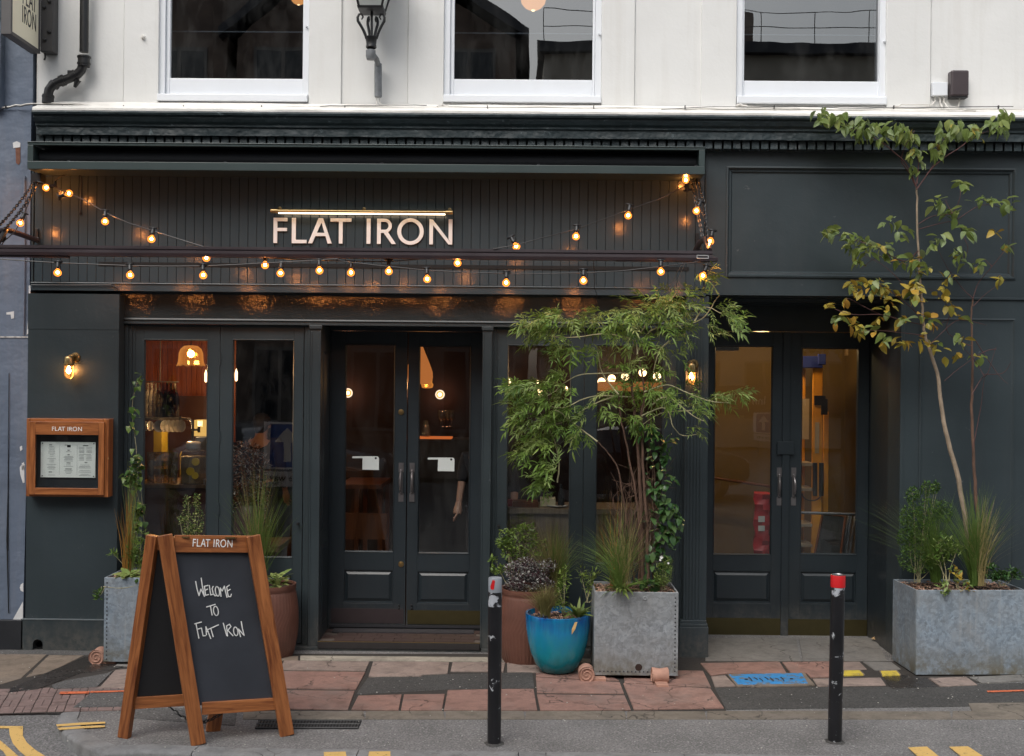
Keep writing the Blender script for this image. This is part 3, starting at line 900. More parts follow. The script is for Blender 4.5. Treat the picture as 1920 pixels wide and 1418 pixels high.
def stile(mb, pa, pb, Y, yb, za, zb_):
    mb.box(Xp(pa, Y), Xp(pb, Y), Y, yb, za, zb_)
def raised_panel(mb, x0, x1, z0, z1, Y, d=0.02, bev=0.035):
    """fielded panel: sunk margin then raised field"""
    ring(mb, x0, x1, z0, z1, bev, [(0,Y),(0,Y-0.004),(0.18,Y-0.004),(0.3,Y+0.012),(0.4,Y+0.012),(1.0,Y-0.003)])
    mb.poly([(x0+bev,Y-0.003,z0+bev),(x1-bev,Y-0.003,z0+bev),(x1-bev,Y-0.003,z1-bev),(x0+bev,Y-0.003,z1-bev)])
def window_unit(o0, o1, sash, zg_py, YS=0.145):
    """o0,o1: outer architrave px ; sash: list of (stile0, glass0, glass1, stile1) px"""
    mb = MB()
    for s_, (a, b) in enumerate(((o0, sash[0][0]), (sash[-1][3], o1))):
        xa, xb = Xp(a, YF), Xp(b, YF); w = xb-xa
        q = [0, 0.3, 0.34, 0.7, 0.74, 1.0] if s_ == 0 else [1.0, 0.7, 0.66, 0.3, 0.26, 0]
        for i, (u, v, yy) in enumerate(((0, 0.36, YF), (0.36, 0.72, YF+0.01), (0.72, 1.0, YF+0.02)) if s_ == 0 else ((0.64, 1.0, YF), (0.28, 0.64, YF+0.01), (0, 0.28, YF+0.02))):
            mb.box(xa+w*u, xa+w*v, yy, 0.2, ZB, ZT)
    mb.box(Xp(sash[0][0],YF)-0.001, Xp(sash[-1][3],YF)+0.001, YF+0.02, 0.2, ZT-0.0055, ZT-0.0005)
    fr = P('shop_window_frame', M_dark, mb, bevel=0.002)
    for (a, g0, g1, b) in sash:
        mb = MB()
        cxp = (g0+g1)/2
        zt, zbm = at(cxp, zg_py[0], YS).z, at(cxp, zg_py[1], YS).z
        xa, xb, xg0, xg1 = Xp(a, YS)+0.0015, Xp(b, YS)-0.0015, Xp(g0, YS), Xp(g1, YS)
        mb.box(xa, xg0, YS, YS+0.045, ZB+0.01, ZT-0.006)
        mb.box(xg1, xb, YS, YS+0.045, ZB+0.01, ZT-0.006)
        mb.box(xg0, xg1, YS, YS+0.045, zt, ZT-0.006)
        zr = zbm-0.14
        mb.box(xg0, xg1, YS, YS+0.045, zr, zbm)
        mb.box(xg0, xg1, YS, YS+0.045, ZB+0.01, ZB+0.16)
        sh = P('window_sash', M_dark, mb, bevel=0.002)
        mb = MB(); raised_panel(mb, xg0, xg1, ZB+0.16, zr, YS+0.006); mb.box(xg0, xg1, YS+0.03, YS+0.04, ZB+0.15, zr)
        mb.build('lower_panel', M_dark, sh)
        mb = MB()
        ring(mb, xg0-0.001, xg1+0.001, zbm-0.001, zt+0.001, 0.012, [(0,YS-0.002),(0.3,YS-0.003),(1.0,YS+0.018)])
        mb.build('glazing_bead', M_dark, sh)
        mb = MB(); mb.box(xg0, xg1, YS+0.02, YS+0.026, zbm, zt)
        mb.build('pane', M_glass, sh)
    return fr
window_unit(232, 580, [(250,268,388,411), (411,434,550,568)], (636.5, 1046))
window_unit(921, 1284, [(931,950,1070,1094), (1094,1117,1244,1262)], (647, 1059))
# hinges and knobs on the folding sashes
mb = MB()
for py in (672, 820, 955):
    z = at(411, py, 0.14).z; x = Xp(411, 0.14)
    mb.tube([(x, 0.142, z-0.05), (x, 0.142, z+0.05)], 0.0065, 8)
    mb.box(x-0.015, x+0.015, 0.1425, 0.145, z-0.04, z+0.04)
P('sash_hinges', M_dark, mb)
mb = MB()
for px, py in ((559, 982), (935, 986)):
    mb.lathe(at(px, py, 0.13), [(0.001,-0.03),(0.011,-0.028),(0.012,-0.012),(0.007,-0.008),(0.009,0.014)], 10, 'Y')
P('sash_knobs', M_black, mb, smooth=True)
# posts each side of the doorway, fluted
for (pa, pb) in ((580, 600), (903, 921)):
    mb = MB()
    xa, xb = Xp(pa, 0.07), Xp(pb, 0.07); w = xb-xa
    mb.box(xa, xb, 0.075, 0.5, ZB, ZT)
    mb.box(xa+0.002, xa+w*0.16, 0.07, 0.075, ZB, ZT-0.05); mb.box(xb-w*0.16, xb-0.002, 0.07, 0.075, ZB, ZT-0.05)
    po = P('door_post', M_dark, mb, bevel=0.002)
    mb = MB(); mb.box(xa-0.008, xb+0.008, 0.062, 0.12, ZT-0.03, ZT-0.0); mb.build('capital', M_dark, po, bevel=0.003)
# plinth board right along the foot
for a_, b__ in ((xs0, Xp(600, 0.06)), (Xp(905,0.06), xs1)):
    mb = MB(); mb.box(a_, b__, 0.06, 0.3, 0, ZB); P('shopfront_plinth', M_dark, mb, bevel=0.003)

# --- central doorway
YD = 0.5
dl, dr = Xp(600, 0.075), Xp(903, 0.075)
zst = at(750, 1205, 0.045).z                       # step level
mb = MB(); mb.box(dl, dr, 0.045, 0.07, zst-0.055, zst-0.001); P('step_nosing', mat_plain('step_nosing_metal', (0.06,0.055,0.055), 0.35, 0.5, 0.2), mb, bevel=0.003)
mb = MB(); mb.box(dl, dr, 0.043, 0.052, zst-0.0005, zst+0.004); P('nosing_edge', M_brass, mb)
mb = MB(); mb.box(dl, dr, 0.055, 0.6, 0, zst-0.056); P('step_riser', M_dark, mb)
mb = MB(); mb.box(dl, dr, 0.0705, 0.62, zst-0.05, zst-0.006); P('step_bed', mat_plain('pale_grout', (0.10,0.08,0.065), 0.9), mb)
M_tile = mat_plain('brown_quarry_tile', (0.065,0.042,0.036), 0.42, 0, 0.3, 15)
nt_ = 8; tw = (dr-dl)/nt_
tme = None
for r_ in range(4):
    for k in range(nt_+1):
        d_ = 0.107
        if tme is None:
            m2 = MB(); m2.box(-tw/2+0.003, tw/2-0.003, 0.003, d_-0.003, 0, 0.008); tme, _ = m2.mesh('tile', M_tile, M=Matrix())
        xk = dl+tw*(k+0.5) - (tw*0.28 if r_ % 2 == 0 else 0)
        if xk-tw/2 < dl: 
            continue
        if xk+tw/2 > dr+0.01: continue
        add('tile', tme, bld, Matrix.Translation((xk, 0.071+r_*d_, zst-0.006)))
# jambs, head, side panels
mb = MB()
mb.box(dl+0.0, dl+0.02, 0.505, 0.6, zst, ZT+0.03); mb.box(dl-0.12, dl, 0.501, 0.62, 0, ZT+0.1); mb.box(dr, dr+0.12, 0.501, 0.62, 0, ZT+0.1)
mb.box(dl, dr, 0.49, 0.6, Zp(621, YD), ZT+0.2)
mb.box(dl, dr, 0.31, 0.6, ZT+0.01, ZT+0.03)
P('door_frame', M_door, mb, bevel=0.003)
mb = MB()
for (z0_, z1_) in ((zst+0.1, zst+0.75), (zst+0.85, ZT-0.2)):
    for (y0_, y1_) in ((0.14, 0.42),):
        vs = [(dl, y0_, z0_), (dl, y1_, z0_), (dl, y1_, z1_), (dl, y0_, z1_)]
        vi = [(dl+0.012, y0_+0.03, z0_+0.03), (dl+0.012, y1_-0.03, z0_+0.03), (dl+0.012, y1_-0.03, z1_-0.03), (dl+0.012, y0_+0.03, z1_-0.03)]
        for i in range(4): mb.poly([vs[i], vs[(i+1) % 4], vi[(i+1) % 4], vi[i]])
        mb.poly(vi)
P('reveal_panel', M_door, mb)

def door_leaf(xa, xb, g0, g1, zt, zb_, gt, gb, p0, p1, pt, pb, Y, kick, kickmat, label=None, th=0.045):
    """xa..xb leaf; g pane; p lower panel; all world"""
    mb = MB()
    mb.box(xa, g0, Y, Y+th, zb_, zt); mb.box(g1, xb, Y, Y+th, zb_, zt)
    mb.box(g0, g1, Y, Y+th, gt, zt); mb.box(g0, g1, Y, Y+th, pt, gb); mb.box(g0, g1, Y, Y+th, zb_, pb)
    d = P('door', M_door, mb, bevel=0.002)
    if label: d['label'] = label
    mb = MB(); raised_panel(mb, g0, g1, pb, pt, Y+0.004, bev=0.04); mb.box(g0, g1, Y+0.028, Y+0.04, pb, pt)
    mb.build('lower_panel', M_door, d)
    mb = MB(); ring(mb, g0-0.001, g1+0.001, gb-0.001, gt+0.001, 0.014, [(0,Y-0.003),(0.3,Y-0.004),(1.0,Y+0.016)])
    mb.build('glazing_bead', M_door, d)
    mb = MB(); mb.box(g0, g1, Y+0.018, Y+0.024, gb, gt); mb.build('pane', M_glassd, d)
    mb = MB(); mb.box(xa+0.012, xb-0.012, Y-0.004, Y-0.0005, kick[0], kick[1]); mb.build('kick_plate', kickmat, d)
    return d
def pull_handle(px, py0, py1, Y, d, side=1):
    """cast pull handle on a back plate"""
    x = at(px, (py0+py1)/2, Y).x; z1, z0 = at(px, py0, Y).z, at(px, py1, Y).z
    h = z1-z0; w = 0.021
    mb = MB()
    mb.box(x-w, x+w, Y-0.004, Y-0.0002, z1-h*0.24, z1); mb.box(x-w, x+w, Y-0.004, Y-0.0002, z0, z0+h*0.22)
    mb.box(x-w*0.62, x+w*0.62, Y-0.003, Y-0.0002, z0+h*0.22, z1-h*0.24)
    pts = []
    for i in range(13):
        u = i/12
        pts.append((x+0.004*side*math.sin(PI*u), Y-0.006-0.042*math.sin(PI*u)**0.7, z1-h*0.20-u*h*0.56))
    rs = [0.006+0.006*math.sin(PI*i/12) for i in range(13)]
    mb.tube(pts, rs, 8)
    for i in (2, 10): mb.sphere(pts[i], 0.012, 8, 5)
    mb.sphere((x, Y-0.008, z1-h*0.20), 0.011, 8, 5); mb.sphere((x, Y-0.008, z1-h*0.76), 0.013, 8, 5)
    for zz in (z1-h*0.04, z0+h*0.04):
        for dx in (-0.012, 0.012): mb.sphere((x+dx, Y-0.005, zz), 0.003, 6, 4)
    return mb.build('pull_handle', M_pewter, d, smooth=True)
X5 = lambda px: Xp(px, YD)
Z5 = lambda py, px=760: at(px, py, YD).z
dL = door_leaf(X5(621), X5(762.3), X5(645.5), X5(740), Z5(622), Z5(1172), Z5(645,695), Z5(1036,690), 0, 0, Z5(1068,690), Z5(1131,690), YD, (Z5(1169), Z5(1142)), M_brown_kick, 'left door leaf with a lock cylinder on its meeting stile')
dR = door_leaf(X5(764), X5(908), X5(783.5), X5(882), Z5(622), Z5(1174,830), Z5(648,830), Z5(1039,830), 0, 0, Z5(1071,830), Z5(1133,830), YD+0.006, (Z5(1171,830), Z5(1145,830)), M_bronze, 'right door leaf of the central entrance')
pull_handle(752, 868, 941, YD, dL, -1)
pull_handle(772.5, 868, 941, YD, dR, 1)
mb = MB()
for py in (773, 1058):
    c = at(752, py, YD)
    mb.lathe(c, [(0.001,-0.014),(0.012,-0.014),(0.014,-0.008),(0.022,-0.007),(0.025,0.0)], 18, 'Y')
mb.build('lock_cylinder', M_brass, dL, smooth=True)
for px, d in ((748, dL), (771.5, dR)):
    mb = MB()
    for py in (1135, 1141): mb.sphere(at(px, py, YD-0.004), 0.009, 8, 5)
    mb.build('door_stop', M_black, d, smooth=True)
mb = MB(); mb.box(X5(621), X5(905), YD-0.012, YD+0.03, Z5(1186), Z5(1176)); P('weather_bar', M_gap, mb)
mb = MB(); mb.box(X5(621), X5(905), YD-0.02, YD-0.008, Z5(1176), Z5(1171.5)); P('rain_deflector', mat_plain('grey_metal_bar', (0.09,0.09,0.1), 0.35, 0.7), mb)
# doormat edge (coarse) inside the recess
mb = MB(); mb.box(dl+0.06, dr-0.06, 0.36, 0.49, zst+0.0025, zst+0.012)
tag(mb.build('doormat', mat_plain('dark_coir', (0.035,0.032,0.035), 0.95, 0, 0.5, 200, bump=1.0), None), 'dark bristly doormat on the tiled step of the central doorway', 'doormat')
# cleaver transfers on the glass
M_clv = mat_plain('frosted_white_vinyl', (0.62,0.68,0.67), 0.6, 0, 0.02)
def cleaver(ox, oy, d, Y, s=1.0):
    q = lambda x, y: at(ox+x*s, oy+y*s, Y)
    mb = MB()
    hx_, hy_, hr_ = 44.5, 3.8, 2.1
    outl = [(0.5,1.0),(1.5,0.3),(47,0.3),(49,0.9),(50.3,2.2),(50.8,4)]
    # blade with a round hole, split in butt-jointed pieces round the hole
    circ = [(hx_+hr_*math.cos(a*PI/8), hy_+hr_*math.sin(a*PI/8)) for a in range(16)]
    mb.poly([q(0.3,2.6), q(0.8,0.8), q(2,0.2), q(20,0.2), q(20,3.8), q(2,3.9), q(0.8,3.6)])
    mb.poly([q(20,0.2), q(38,0.2), q(38,10), q(19.6,10), q(20,3.8)])
    mb.poly([q(19.6,10), q(50.6,10), q(50.4,26), q(19.3,25.5)])
    top = [(38,0.2),(47.5,0.4),(49.6,1.6),(50.6,4),(50.6,10),(38,10)]
    # fan the ring: outer polyline sampled by angle
    def outer_at(a):
        dx, dy = math.cos(a), math.sin(a); best = None
        for (p, r) in zip(top, top[1:]+top[:1]):
            ex, ey = r[0]-p[0], r[1]-p[1]; den = dx*ey-dy*ex
            if abs(den) < 1e-9: continue
            t_ = ((p[0]-hx_)*ey-(p[1]-hy_)*ex)/den; u_ = ((p[0]-hx_)*dy-(p[1]-hy_)*dx)/den
            if t_ > 0 and -1e-6 <= u_ <= 1+1e-6 and (best is None or t_ < best): best = t_
        return (hx_+dx*best, hy_+dy*best)
    N = 32
    for k in range(N):
        a, b = 2*PI*k/N, 2*PI*(k+1)/N
        mb.poly([q(hx_+hr_*math.cos(a), hy_+hr_*math.sin(a)), q(*outer_at(a)), q(*outer_at(b)), q(hx_+hr_*math.cos(b), hy_+hr_*math.sin(b))])
    return mb.build('cleaver_transfer', M_clv, d)
cleaver(660, 855.5, dL, YD+0.015)
cleaver(801.5, 858, dR, YD+0.021)

# --- pilaster between the shopfront and the right porch
mb = MB()
xa, xb = Xp(1284, 0.0), Xp(1327, 0.0)
zc = Zp(1166, 0, 1305)
mb.box(xa, xb, 0.0, 0.5, 0, Zp(556, 0, 1305))
for u in (0.10, 0.24, 0.38, 0.52, 0.66):
    mb.box(xa+(xb-xa)*u, xa+(xb-xa)*(u+0.075), -0.008, 0.0, zc, Zp(600, 0, 1305))
pil = P('pilaster', M_dark, mb, bevel=0.002)
mb = MB()
b0, b1 = Xp(1273, -0.03, 1200), Xp(1328, -0.03, 1200)
mb.box(b0, b1, -0.035, 0.05, 0, Zp(1176, -0.03, 1300)); mb.box(b0+0.006, b1-0.006, -0.03, 0.05, Zp(1176,-0.03,1300), Zp(1170,-0.03,1300)); mb.box(b0+0.014, b1-0.014, -0.018, 0.05, Zp(1170,-0.03,1300), Zp(1164,-0.03,1300))
mb.build('pilaster_base', M_dark, pil, bevel=0.003)
mb = MB(); mb.box(xa-0.006, xb+0.003, -0.014, 0.0, Zp(582,0,1305), Zp(572,0,1305)); mb.box(xa-0.003, xb+0.002, -0.01, 0.0, Zp(594,0,1305), Zp(590,0,1305))
mb.build('capital', M_dark, pil, bevel=0.002)

# --- right porch
YR = 0.8
rl, rr = Xp(1327, 0), Xp(1687, 0)
zs_ = Zp(556, 0, 1500)
mb = MB()
mb.box(rl-0.05, rl, 0.501, YR+0.06, 0, zs_); mb.box(rr, rr+0.3, 0.3, YR+0.06, 0, zs_)
mb.box(rl-0.05, rr+0.3, YR-0.02, YR+0.1, at(1480, 622, YR).z, zs_+0.2)
mb.box(rl, rr, 0.12, YR, zs_-0.001, zs_+0.05)
for k in range(3):
    mb.box(rl, rr, 0.25+k*0.2, 0.29+k*0.2, zs_-0.03, zs_-0.002)
P('porch_lining', M_door, mb)
X8 = lambda px: at(px, 850, YR).x
Z8 = lambda py, px=1480: at(px, py, YR).z
mb = MB()
mb.box(rl, X8(1323), YR, YR+0.06, 0, Z8(622)); mb.box(X8(1638), rr, YR-0.01, YR+0.06, 0, Z8(622))
mb.box(X8(1643), X8(1650), YR-0.03, YR-0.01, 0, Z8(622)); mb.box(X8(1656), X8(1668), YR-0.045, YR-0.01, 0, Z8(622))
P('door_frame', M_door, mb, bevel=0.003)
dA = door_leaf(X8(1324), X8(1473), X8(1338), X8(1448), Z8(623), Z8(1196), Z8(648,1394), Z8(1041,1390), 0, 0, Z8(1070,1390), Z8(1131,1390), YR, (Z8(1196), Z8(1160)), M_bronze, 'left leaf of the porch doors with a square latch cover')
dB = door_leaf(X8(1474), X8(1637), X8(1502), X8(1609), Z8(623), Z8(1197), Z8(652,1556), Z8(1041,1556), 0, 0, Z8(1072,1556), Z8(1133,1556), YR+0.006, (Z8(1196), Z8(1161)), M_bronze, 'right leaf of the porch doors')
mb = MB(); mb.box(X8(1466), X8(1480), YR-0.016, YR+0.0, Z8(1196), Z8(623)); mb.build('astragal', M_door, dA, bevel=0.003)
mb = MB(); mb.box(X8(1456), X8(1487), YR-0.026, YR-0.017, Z8(852), Z8(828)); mb.build('latch_cover', M_door, dA, bevel=0.002)
pull_handle(1461, 877, 948, YR-0.001, dA, -1)
pull_handle(1488, 877, 948, YR+0.005, dB, 1)
# --- wall right of the porch
mb = MB()
wz1, wz0 = Zp(556, 0, 1800), 0
mb.box(rr, 6.0, 0.0, 0.3, wz0, wz1)
P('side_wall', M_dark, mb)
mb = MB()
mb.box(rr-0.002, 6.0, -0.016, 0.0, Zp(562, 0, 1800), Zp(557.5, 0, 1800)); mb.box(rr, rr+0.03, -0.006, 0.0, 0.0, Zp(562,0,1800)); 
P('string_moulding', M_dark, mb, bevel=0.003)
x0, x1, z0, z1 = rect(1722, 597, 1901, 1180, 0.0)
mb = MB(); ring(mb, x0, x1, z0, z1, 0.035, [(0,-0.001),(0,-0.010),(0.3,-0.012),(0.6,-0.003),(1.0,-0.001)])
P('panel_moulding', M_dark, mb)

# --- interior shells
rm = tag(add('restaurant_interior', None, None, Matrix.Translation((0,3,0))), 'dim restaurant interior seen through the shopfront glass', 'room')
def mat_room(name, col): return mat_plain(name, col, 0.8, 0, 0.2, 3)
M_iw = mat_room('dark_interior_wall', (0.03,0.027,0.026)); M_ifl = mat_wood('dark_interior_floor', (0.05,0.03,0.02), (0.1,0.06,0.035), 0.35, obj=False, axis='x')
xi0, xi1 = -5.2, rl-0.06
mb = MB(); mb.box(xi0, xi1, 6.0, 6.1, 0, 3.4); mb.box(xi0-0.1, xi0, 0.31, 6.1, 0, 3.4); mb.box(xi0, Xp(222,0.2), 0.305, 0.33, 0, 3.4); mb.box(xi1, xi1+0.05, 0.51, 6.1, 0, 3.4)
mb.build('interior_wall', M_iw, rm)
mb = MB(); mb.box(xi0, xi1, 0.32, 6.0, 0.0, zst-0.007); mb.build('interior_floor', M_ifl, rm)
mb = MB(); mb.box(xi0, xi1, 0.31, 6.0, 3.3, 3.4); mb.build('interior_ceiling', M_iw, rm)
# entry hall behind the porch doors
rm2 = tag(add('entry_hall', None, None, Matrix.Translation((3,2,0))), 'warm lit olive walled hall behind the porch doors', 'room')
M_hall = mat_room('olive_hall_wall', (0.17,0.115,0.045)); 
mb = MB(); hx1_ = rr+0.35
mb.box(rl, hx1_, 2.6, 2.7, 0, 2.9); mb.box(rl-0.003, rl+0.05, YR+0.11, 2.6, 0, 2.9); mb.box(hx1_-0.05, hx1_, YR+0.11, 2.6, 0, 2.9)
mb.build('hall_wall', M_hall, rm2)
mb = MB(); mb.box(rl, hx1_, YR+0.05, 2.6, -0.05, 0.012); mb.build('hall_floor', mat_room('dark_hall_floor', (0.05,0.045,0.04)), rm2)
mb = MB(); mb.box(rl, hx1_, YR+0.11, 2.6, 2.9, 3.0); mb.build('hall_ceiling', mat_room('cream_hall_ceiling', (0.3,0.24,0.16)), rm2)

# ---------------------------------------------------------------- neighbouring building at the left
nb_ = empty('neighbouring_building', (-6, 0.3, 0), 'slate blue painted wall with peeling patches at the left edge', 'building')
xn = Xp(56, 0, 560)-0.004
mb = MB()
xn_b = Xp(49, 0, 850)
mb.prism([(-12,0.002,Zp(1163,0,30)), (Xp(43,0,1163),0.002,Zp(1163,0,30)), (Xp(49,0,900),0.002,Zp(900,0,50)), (xn,0.002,Zp(540,0,50)), (xn,0.002,Zp(206,0,50)), (-12,0.002,Zp(206,0,50))], (0,0.3,0))
mb.build('lower_wall', M_blue, nb_)
mb = MB(); mb.box(-12, Xp(65,0.05,110), 0.02, 0.35, Zp(206,0,50), 9.0); mb.build('upper_wall', M_blue, nb_)
mb = MB(); mb.box(-12, Xp(5,0.0,300), -0.06, 0.02, Zp(206,0,50), Zp(46,0,5)); mb.box(-12, Xp(3,0,300), -0.05, 0.015, Zp(46,0,5), 9); mb.build('projecting_bay', M_blue, nb_)
mb = MB(); mb.box(-12, Xp(43,-0.03,1190), -0.03, 0.3, 0, Zp(1163,-0.03,20)); mb.build('plinth', M_plinth, nb_, bevel=0.004)
mb = MB()
mb.box(-12, Xp(56,-0.002,632), -0.004, 0.003, Zp(633.5,0,30), Zp(631,0,30))
mb.build('wall_joint', mat_paint('flaking_white_joint', (0.45,0.45,0.44), 0.8, 0.5, 30, wear=0.6, wcol=(0.1,0.12,0.16)), nb_)
def patch(pts, mat, name, Y=-0.001):
    mb = MB(); w = [at(x, y, Y) for x, y in pts]
    mb.prism(w, (0, 0.004, 0)); return mb.build(name, mat, nb_)
M_pl = mat_paint('bare_white_plaster', (0.62,0.62,0.62), 0.9, 0.1, 20, 0.5, 60)
patch([(41,868),(46,870),(46,876),(43,884),(40,878)], M_pl, 'flaked_patch'); patch([(37,876),(45,866),(46,905),(43,906),(38,890)], M_pl, 'flaked_patch')
patch([(39,1096),(43.5,1093),(43.5,1110),(39,1108),(37,1102)], M_pl, 'flaked_patch'); patch([(24,1162),(43,1128),(43,1162)], M_pl, 'flaked_patch')
patch([(12,586),(26,584),(26,597),(21,598),(20,590),(12,590)], M_pl, 'flaked_patch'); patch([(37,838),(41,836),(42,843),(38,846)], M_pl, 'flaked_patch')
patch([(24,268),(31,265),(38,268),(38,276),(25,278)], M_pl, 'flaked_patch'); patch([(54,536),(57,535),(56,590),(53,625),(50,628),(53,590)], M_pl, 'flaked_patch')
M_rust = mat_plain('rusty_bracket', (0.16,0.07,0.045), 0.9, 0, 0.5, 40)
patch([(29,278),(38,277),(38,304),(35,309),(30,306)], M_rust, 'rusty_bracket')
mb = MB()
mb.tube([at(46,330,-0.01), at(46,450,-0.01), at(45.5,540,-0.01), at(44,628,-0.01)], 0.0075, 6)
mb.tube([at(18,700,0.0), at(17,820,0.0), at(14,930,0.0), at(15,1000,0.0), at(18,1150,0)], [0.003,0.006,0.004,0.008,0.003], 5)
mb.build('conduit', M_blue, nb_)
mb = MB(); mb.tube([at(17,700,-0.002), at(15,920,-0.004), at(14,1010,-0.004), at(16,1150,-0.003)], [0.003,0.004,0.009,0.003], 5); mb.build('crack_filler', M_gap, nb_)
# ---------------------------------------------------------------- awning: cassette, front bar, folded arms, chains
M_cas = mat_paint('awning_frame_paint', (0.040,0.058,0.058), 0.35, 0.06, 2, 0.05, 30)
M_bar = mat_paint('dark_brown_bar', (0.035,0.026,0.030), 0.3, 0.15, 3, 0.05, 30)
M_canvas = mat_plain('black_awning_canvas', (0.018,0.02,0.024), 0.8, 0, 0.15, 30)
aw = empty('awning', at(690, 322, -0.15), 'retracted awning in a long dark green cassette with its front bar hanging over the lettering', 'awning')
YA = -0.30
ax0, ax1, az0, az1 = rect(51, 269, 1322, 322, YA)
def zA(py): return at(690, py, YA).z
mb = MB()
mb.box(ax0, ax1, YA, YA+0.025, az0, zA(307)); mb.box(ax0, ax0+0.045, YA+0.001, -0.07, zA(307), zA(277)); mb.box(ax1-0.045, ax1, YA+0.001, -0.07, zA(307), zA(277))
mb.box(ax0, ax1, YA+0.0, YA+0.03, zA(277), zA(270.5)); mb.box(ax0, ax1, YA-0.006, YA+0.0, zA(272.5), zA(270.5))
mb.box(ax0, ax1, YA+0.03, -0.07, zA(273), zA(271)); mb.box(ax0, ax1, YA+0.025, -0.01, az0, az0+0.012)
mb.build('cassette', M_cas, aw, bevel=0.003)
mb = MB(); mb.box(ax0+0.046, ax1-0.046, -0.09, -0.07, az0+0.013, zA(272)-0.01)
mb.build('cassette_back', M_canvas, aw)
mb = MB()
mb.tube([(ax0+0.05, -0.16, zA(293)), (ax1-0.05, -0.16, zA(293))], 0.055, 16)
for k in range(5):
    x = ax0+0.3+k*1.2
    mb.box(x, x+0.02, -0.28, -0.1, zA(306), zA(304))
mb.build('canvas_roll', M_canvas, aw, smooth=True)
YB = -0.67
b0 = at(-30, 472, YB); b1 = at(1336, 479, YB)
zt_, zb2 = at(690, 465, YB).z, at(690, 484, YB).z
mb = MB(); h = zt_-zb2
mb.prism([(b0.x,YB,zb2),(b0.x,YB-0.006,zb2+h*0.3),(b0.x,YB-0.004,zb2+h*0.55),(b0.x,YB+0.004,zb2+h*0.62),(b0.x,YB-0.002,zb2+h*0.72),(b0.x,YB,zt_),(b0.x,YB+0.075,zt_),(b0.x,YB+0.075,zb2)], (b1.x-b0.x,0,0))
mb.build('front_bar', M_bar, aw)
mb = MB()
ex0, ex1, ez0, ez1 = rect(1308, 479, 1347, 488, YB-0.012); mb.box(ex0, ex1, YB-0.004, YB+0.05, ez0-0.006, ez1-0.01)
mb.build('bar_end_piece', M_bar, aw, bevel=0.003); mb = MB()
ex0, ex1, ez0, ez1 = rect(1156, 484, 1325, 490, YB); mb.box(ex0, ex1, YB+0.01, YB+0.06, ez0, ez1-0.002); mb.build('underside_strip', M_bar, aw); mb = MB()
ex0, ex1, ez0, ez1 = rect(-20, 474, 126, 479, YB); mb.box(ex0, ex1, YB+0.01, YB+0.06, ez0-0.012, zb2-0.002)
mb.build('underside_strip', M_bar, aw, bevel=0.003)
mb = MB()
q = [at(a, b, YB-0.009) for a, b in ((1307,479),(1328,479.5),(1328,485),(1307,484.5))]
for a, b in zip(q, q[1:]+q[:1]): mb.tube([a, b], 0.0025, 4)
mb.build('maker_plate_rim', mat_plain('pale_plate', (0.5,0.52,0.52), 0.4), aw)
# folding arms and brackets
def arm(px, pts, br):
    mb = MB(); mb.tube([at(*p) for p in pts], 0.022, 8); mb.build('folding_arm', M_bar, aw, smooth=True)
    mb = MB(); x0, x1, z0, z1 = rect(br[0], br[1], br[2], br[3], -0.01); mb.box(x0, x1, -0.03, -0.008, z0, z1); mb.box(x0-0.01, x1+0.02, -0.06, -0.03, z0, z0+0.035)
    mb.build('arm_bracket', M_black, aw, bevel=0.003)
arm(0, [(70,451,-0.04),(40,440,-0.28),(12,431,-0.42),(-10,436,-0.5)], (67,429,73,455))
arm(1, [(1304,470,-0.03),(1312,455,-0.2),(1322,448,-0.4),(1330,470,-0.64)], (1304,437,1310,470))
mb = MB(); mb.tube([at(12,431,-0.42), at(2,446,-0.55), at(-8,462,-0.62)], 0.02, 8); mb.sphere(at(3,446,-0.5), 0.035, 10, 6); mb.build('elbow', M_black, aw, smooth=True)
def chain(mb, p0, p1, r=0.0045, link=0.030, sag=0.0, w=0.62):
    p0, p1 = Vector(p0), Vector(p1); L = (p1-p0).length; n = max(2, int(L/(link*0.72)))
    for k in range(n):
        t0 = (k+0.5)/n
        c = p0.lerp(p1, t0); c.z -= sag*4*t0*(1-t0)
        t1 = min(1, t0+0.02); c2 = p0.lerp(p1, t1); c2.z -= sag*4*t1*(1-t1)
        t2 = max(0, t0-0.02); c1 = p0.lerp(p1, t2); c1.z -= sag*4*t2*(1-t2)
        d = (c2-c1).normalized()
        a = d.cross(Vector((0,0,1)) if abs(d.z) < 0.9 else Vector((0,1,0))).normalized(); b = a.cross(d)
        a_ = (a*math.cos(0.785)+b*math.sin(0.785)) if k % 2 else (a*math.cos(0.785)-b*math.sin(0.785))
        pts = []
        for j in range(9):
            an = 2*PI*j/8
            pts.append(c+d*(link/2)*math.cos(an)+a_*(link*w/2)*math.sin(an))
        mb.tube(pts, r, 4, caps=False)
for (a, b, s_) in (((66,338,-0.1),(-4,425,-0.5),0.02), ((72,342,-0.1),(6,432,-0.5),0.03)):
    mb = MB(); chain(mb, at(*a), at(*b), sag=s_); mb.build('chain', M_black, aw)
for (a, b, s_) in (((1297,342,-0.1),(1318,448,-0.35),0.0), ((1310,338,-0.12),(1322,390,-0.3),0.0), ((1320,385,-0.3),(1328,470,-0.6),0.0)):
    mb = MB(); chain(mb, at(*a), at(*b), sag=s_); mb.build('chain', M_black, aw)
mb = MB(); mb.tube([at(75,322,-0.05),at(70,345,-0.1)],0.012,6); mb.box(*[at(60,330,-.1).x, at(78,330,-.1).x, -0.12,-0.02, at(70,342,-.1).z, at(70,326,-.1).z]); mb.build('chain_anchor', M_black, aw)
mb = MB(); mb.tube([at(1305,322,-0.05),at(1305,345,-0.12)],0.012,6); mb.build('chain_anchor', M_black, aw)
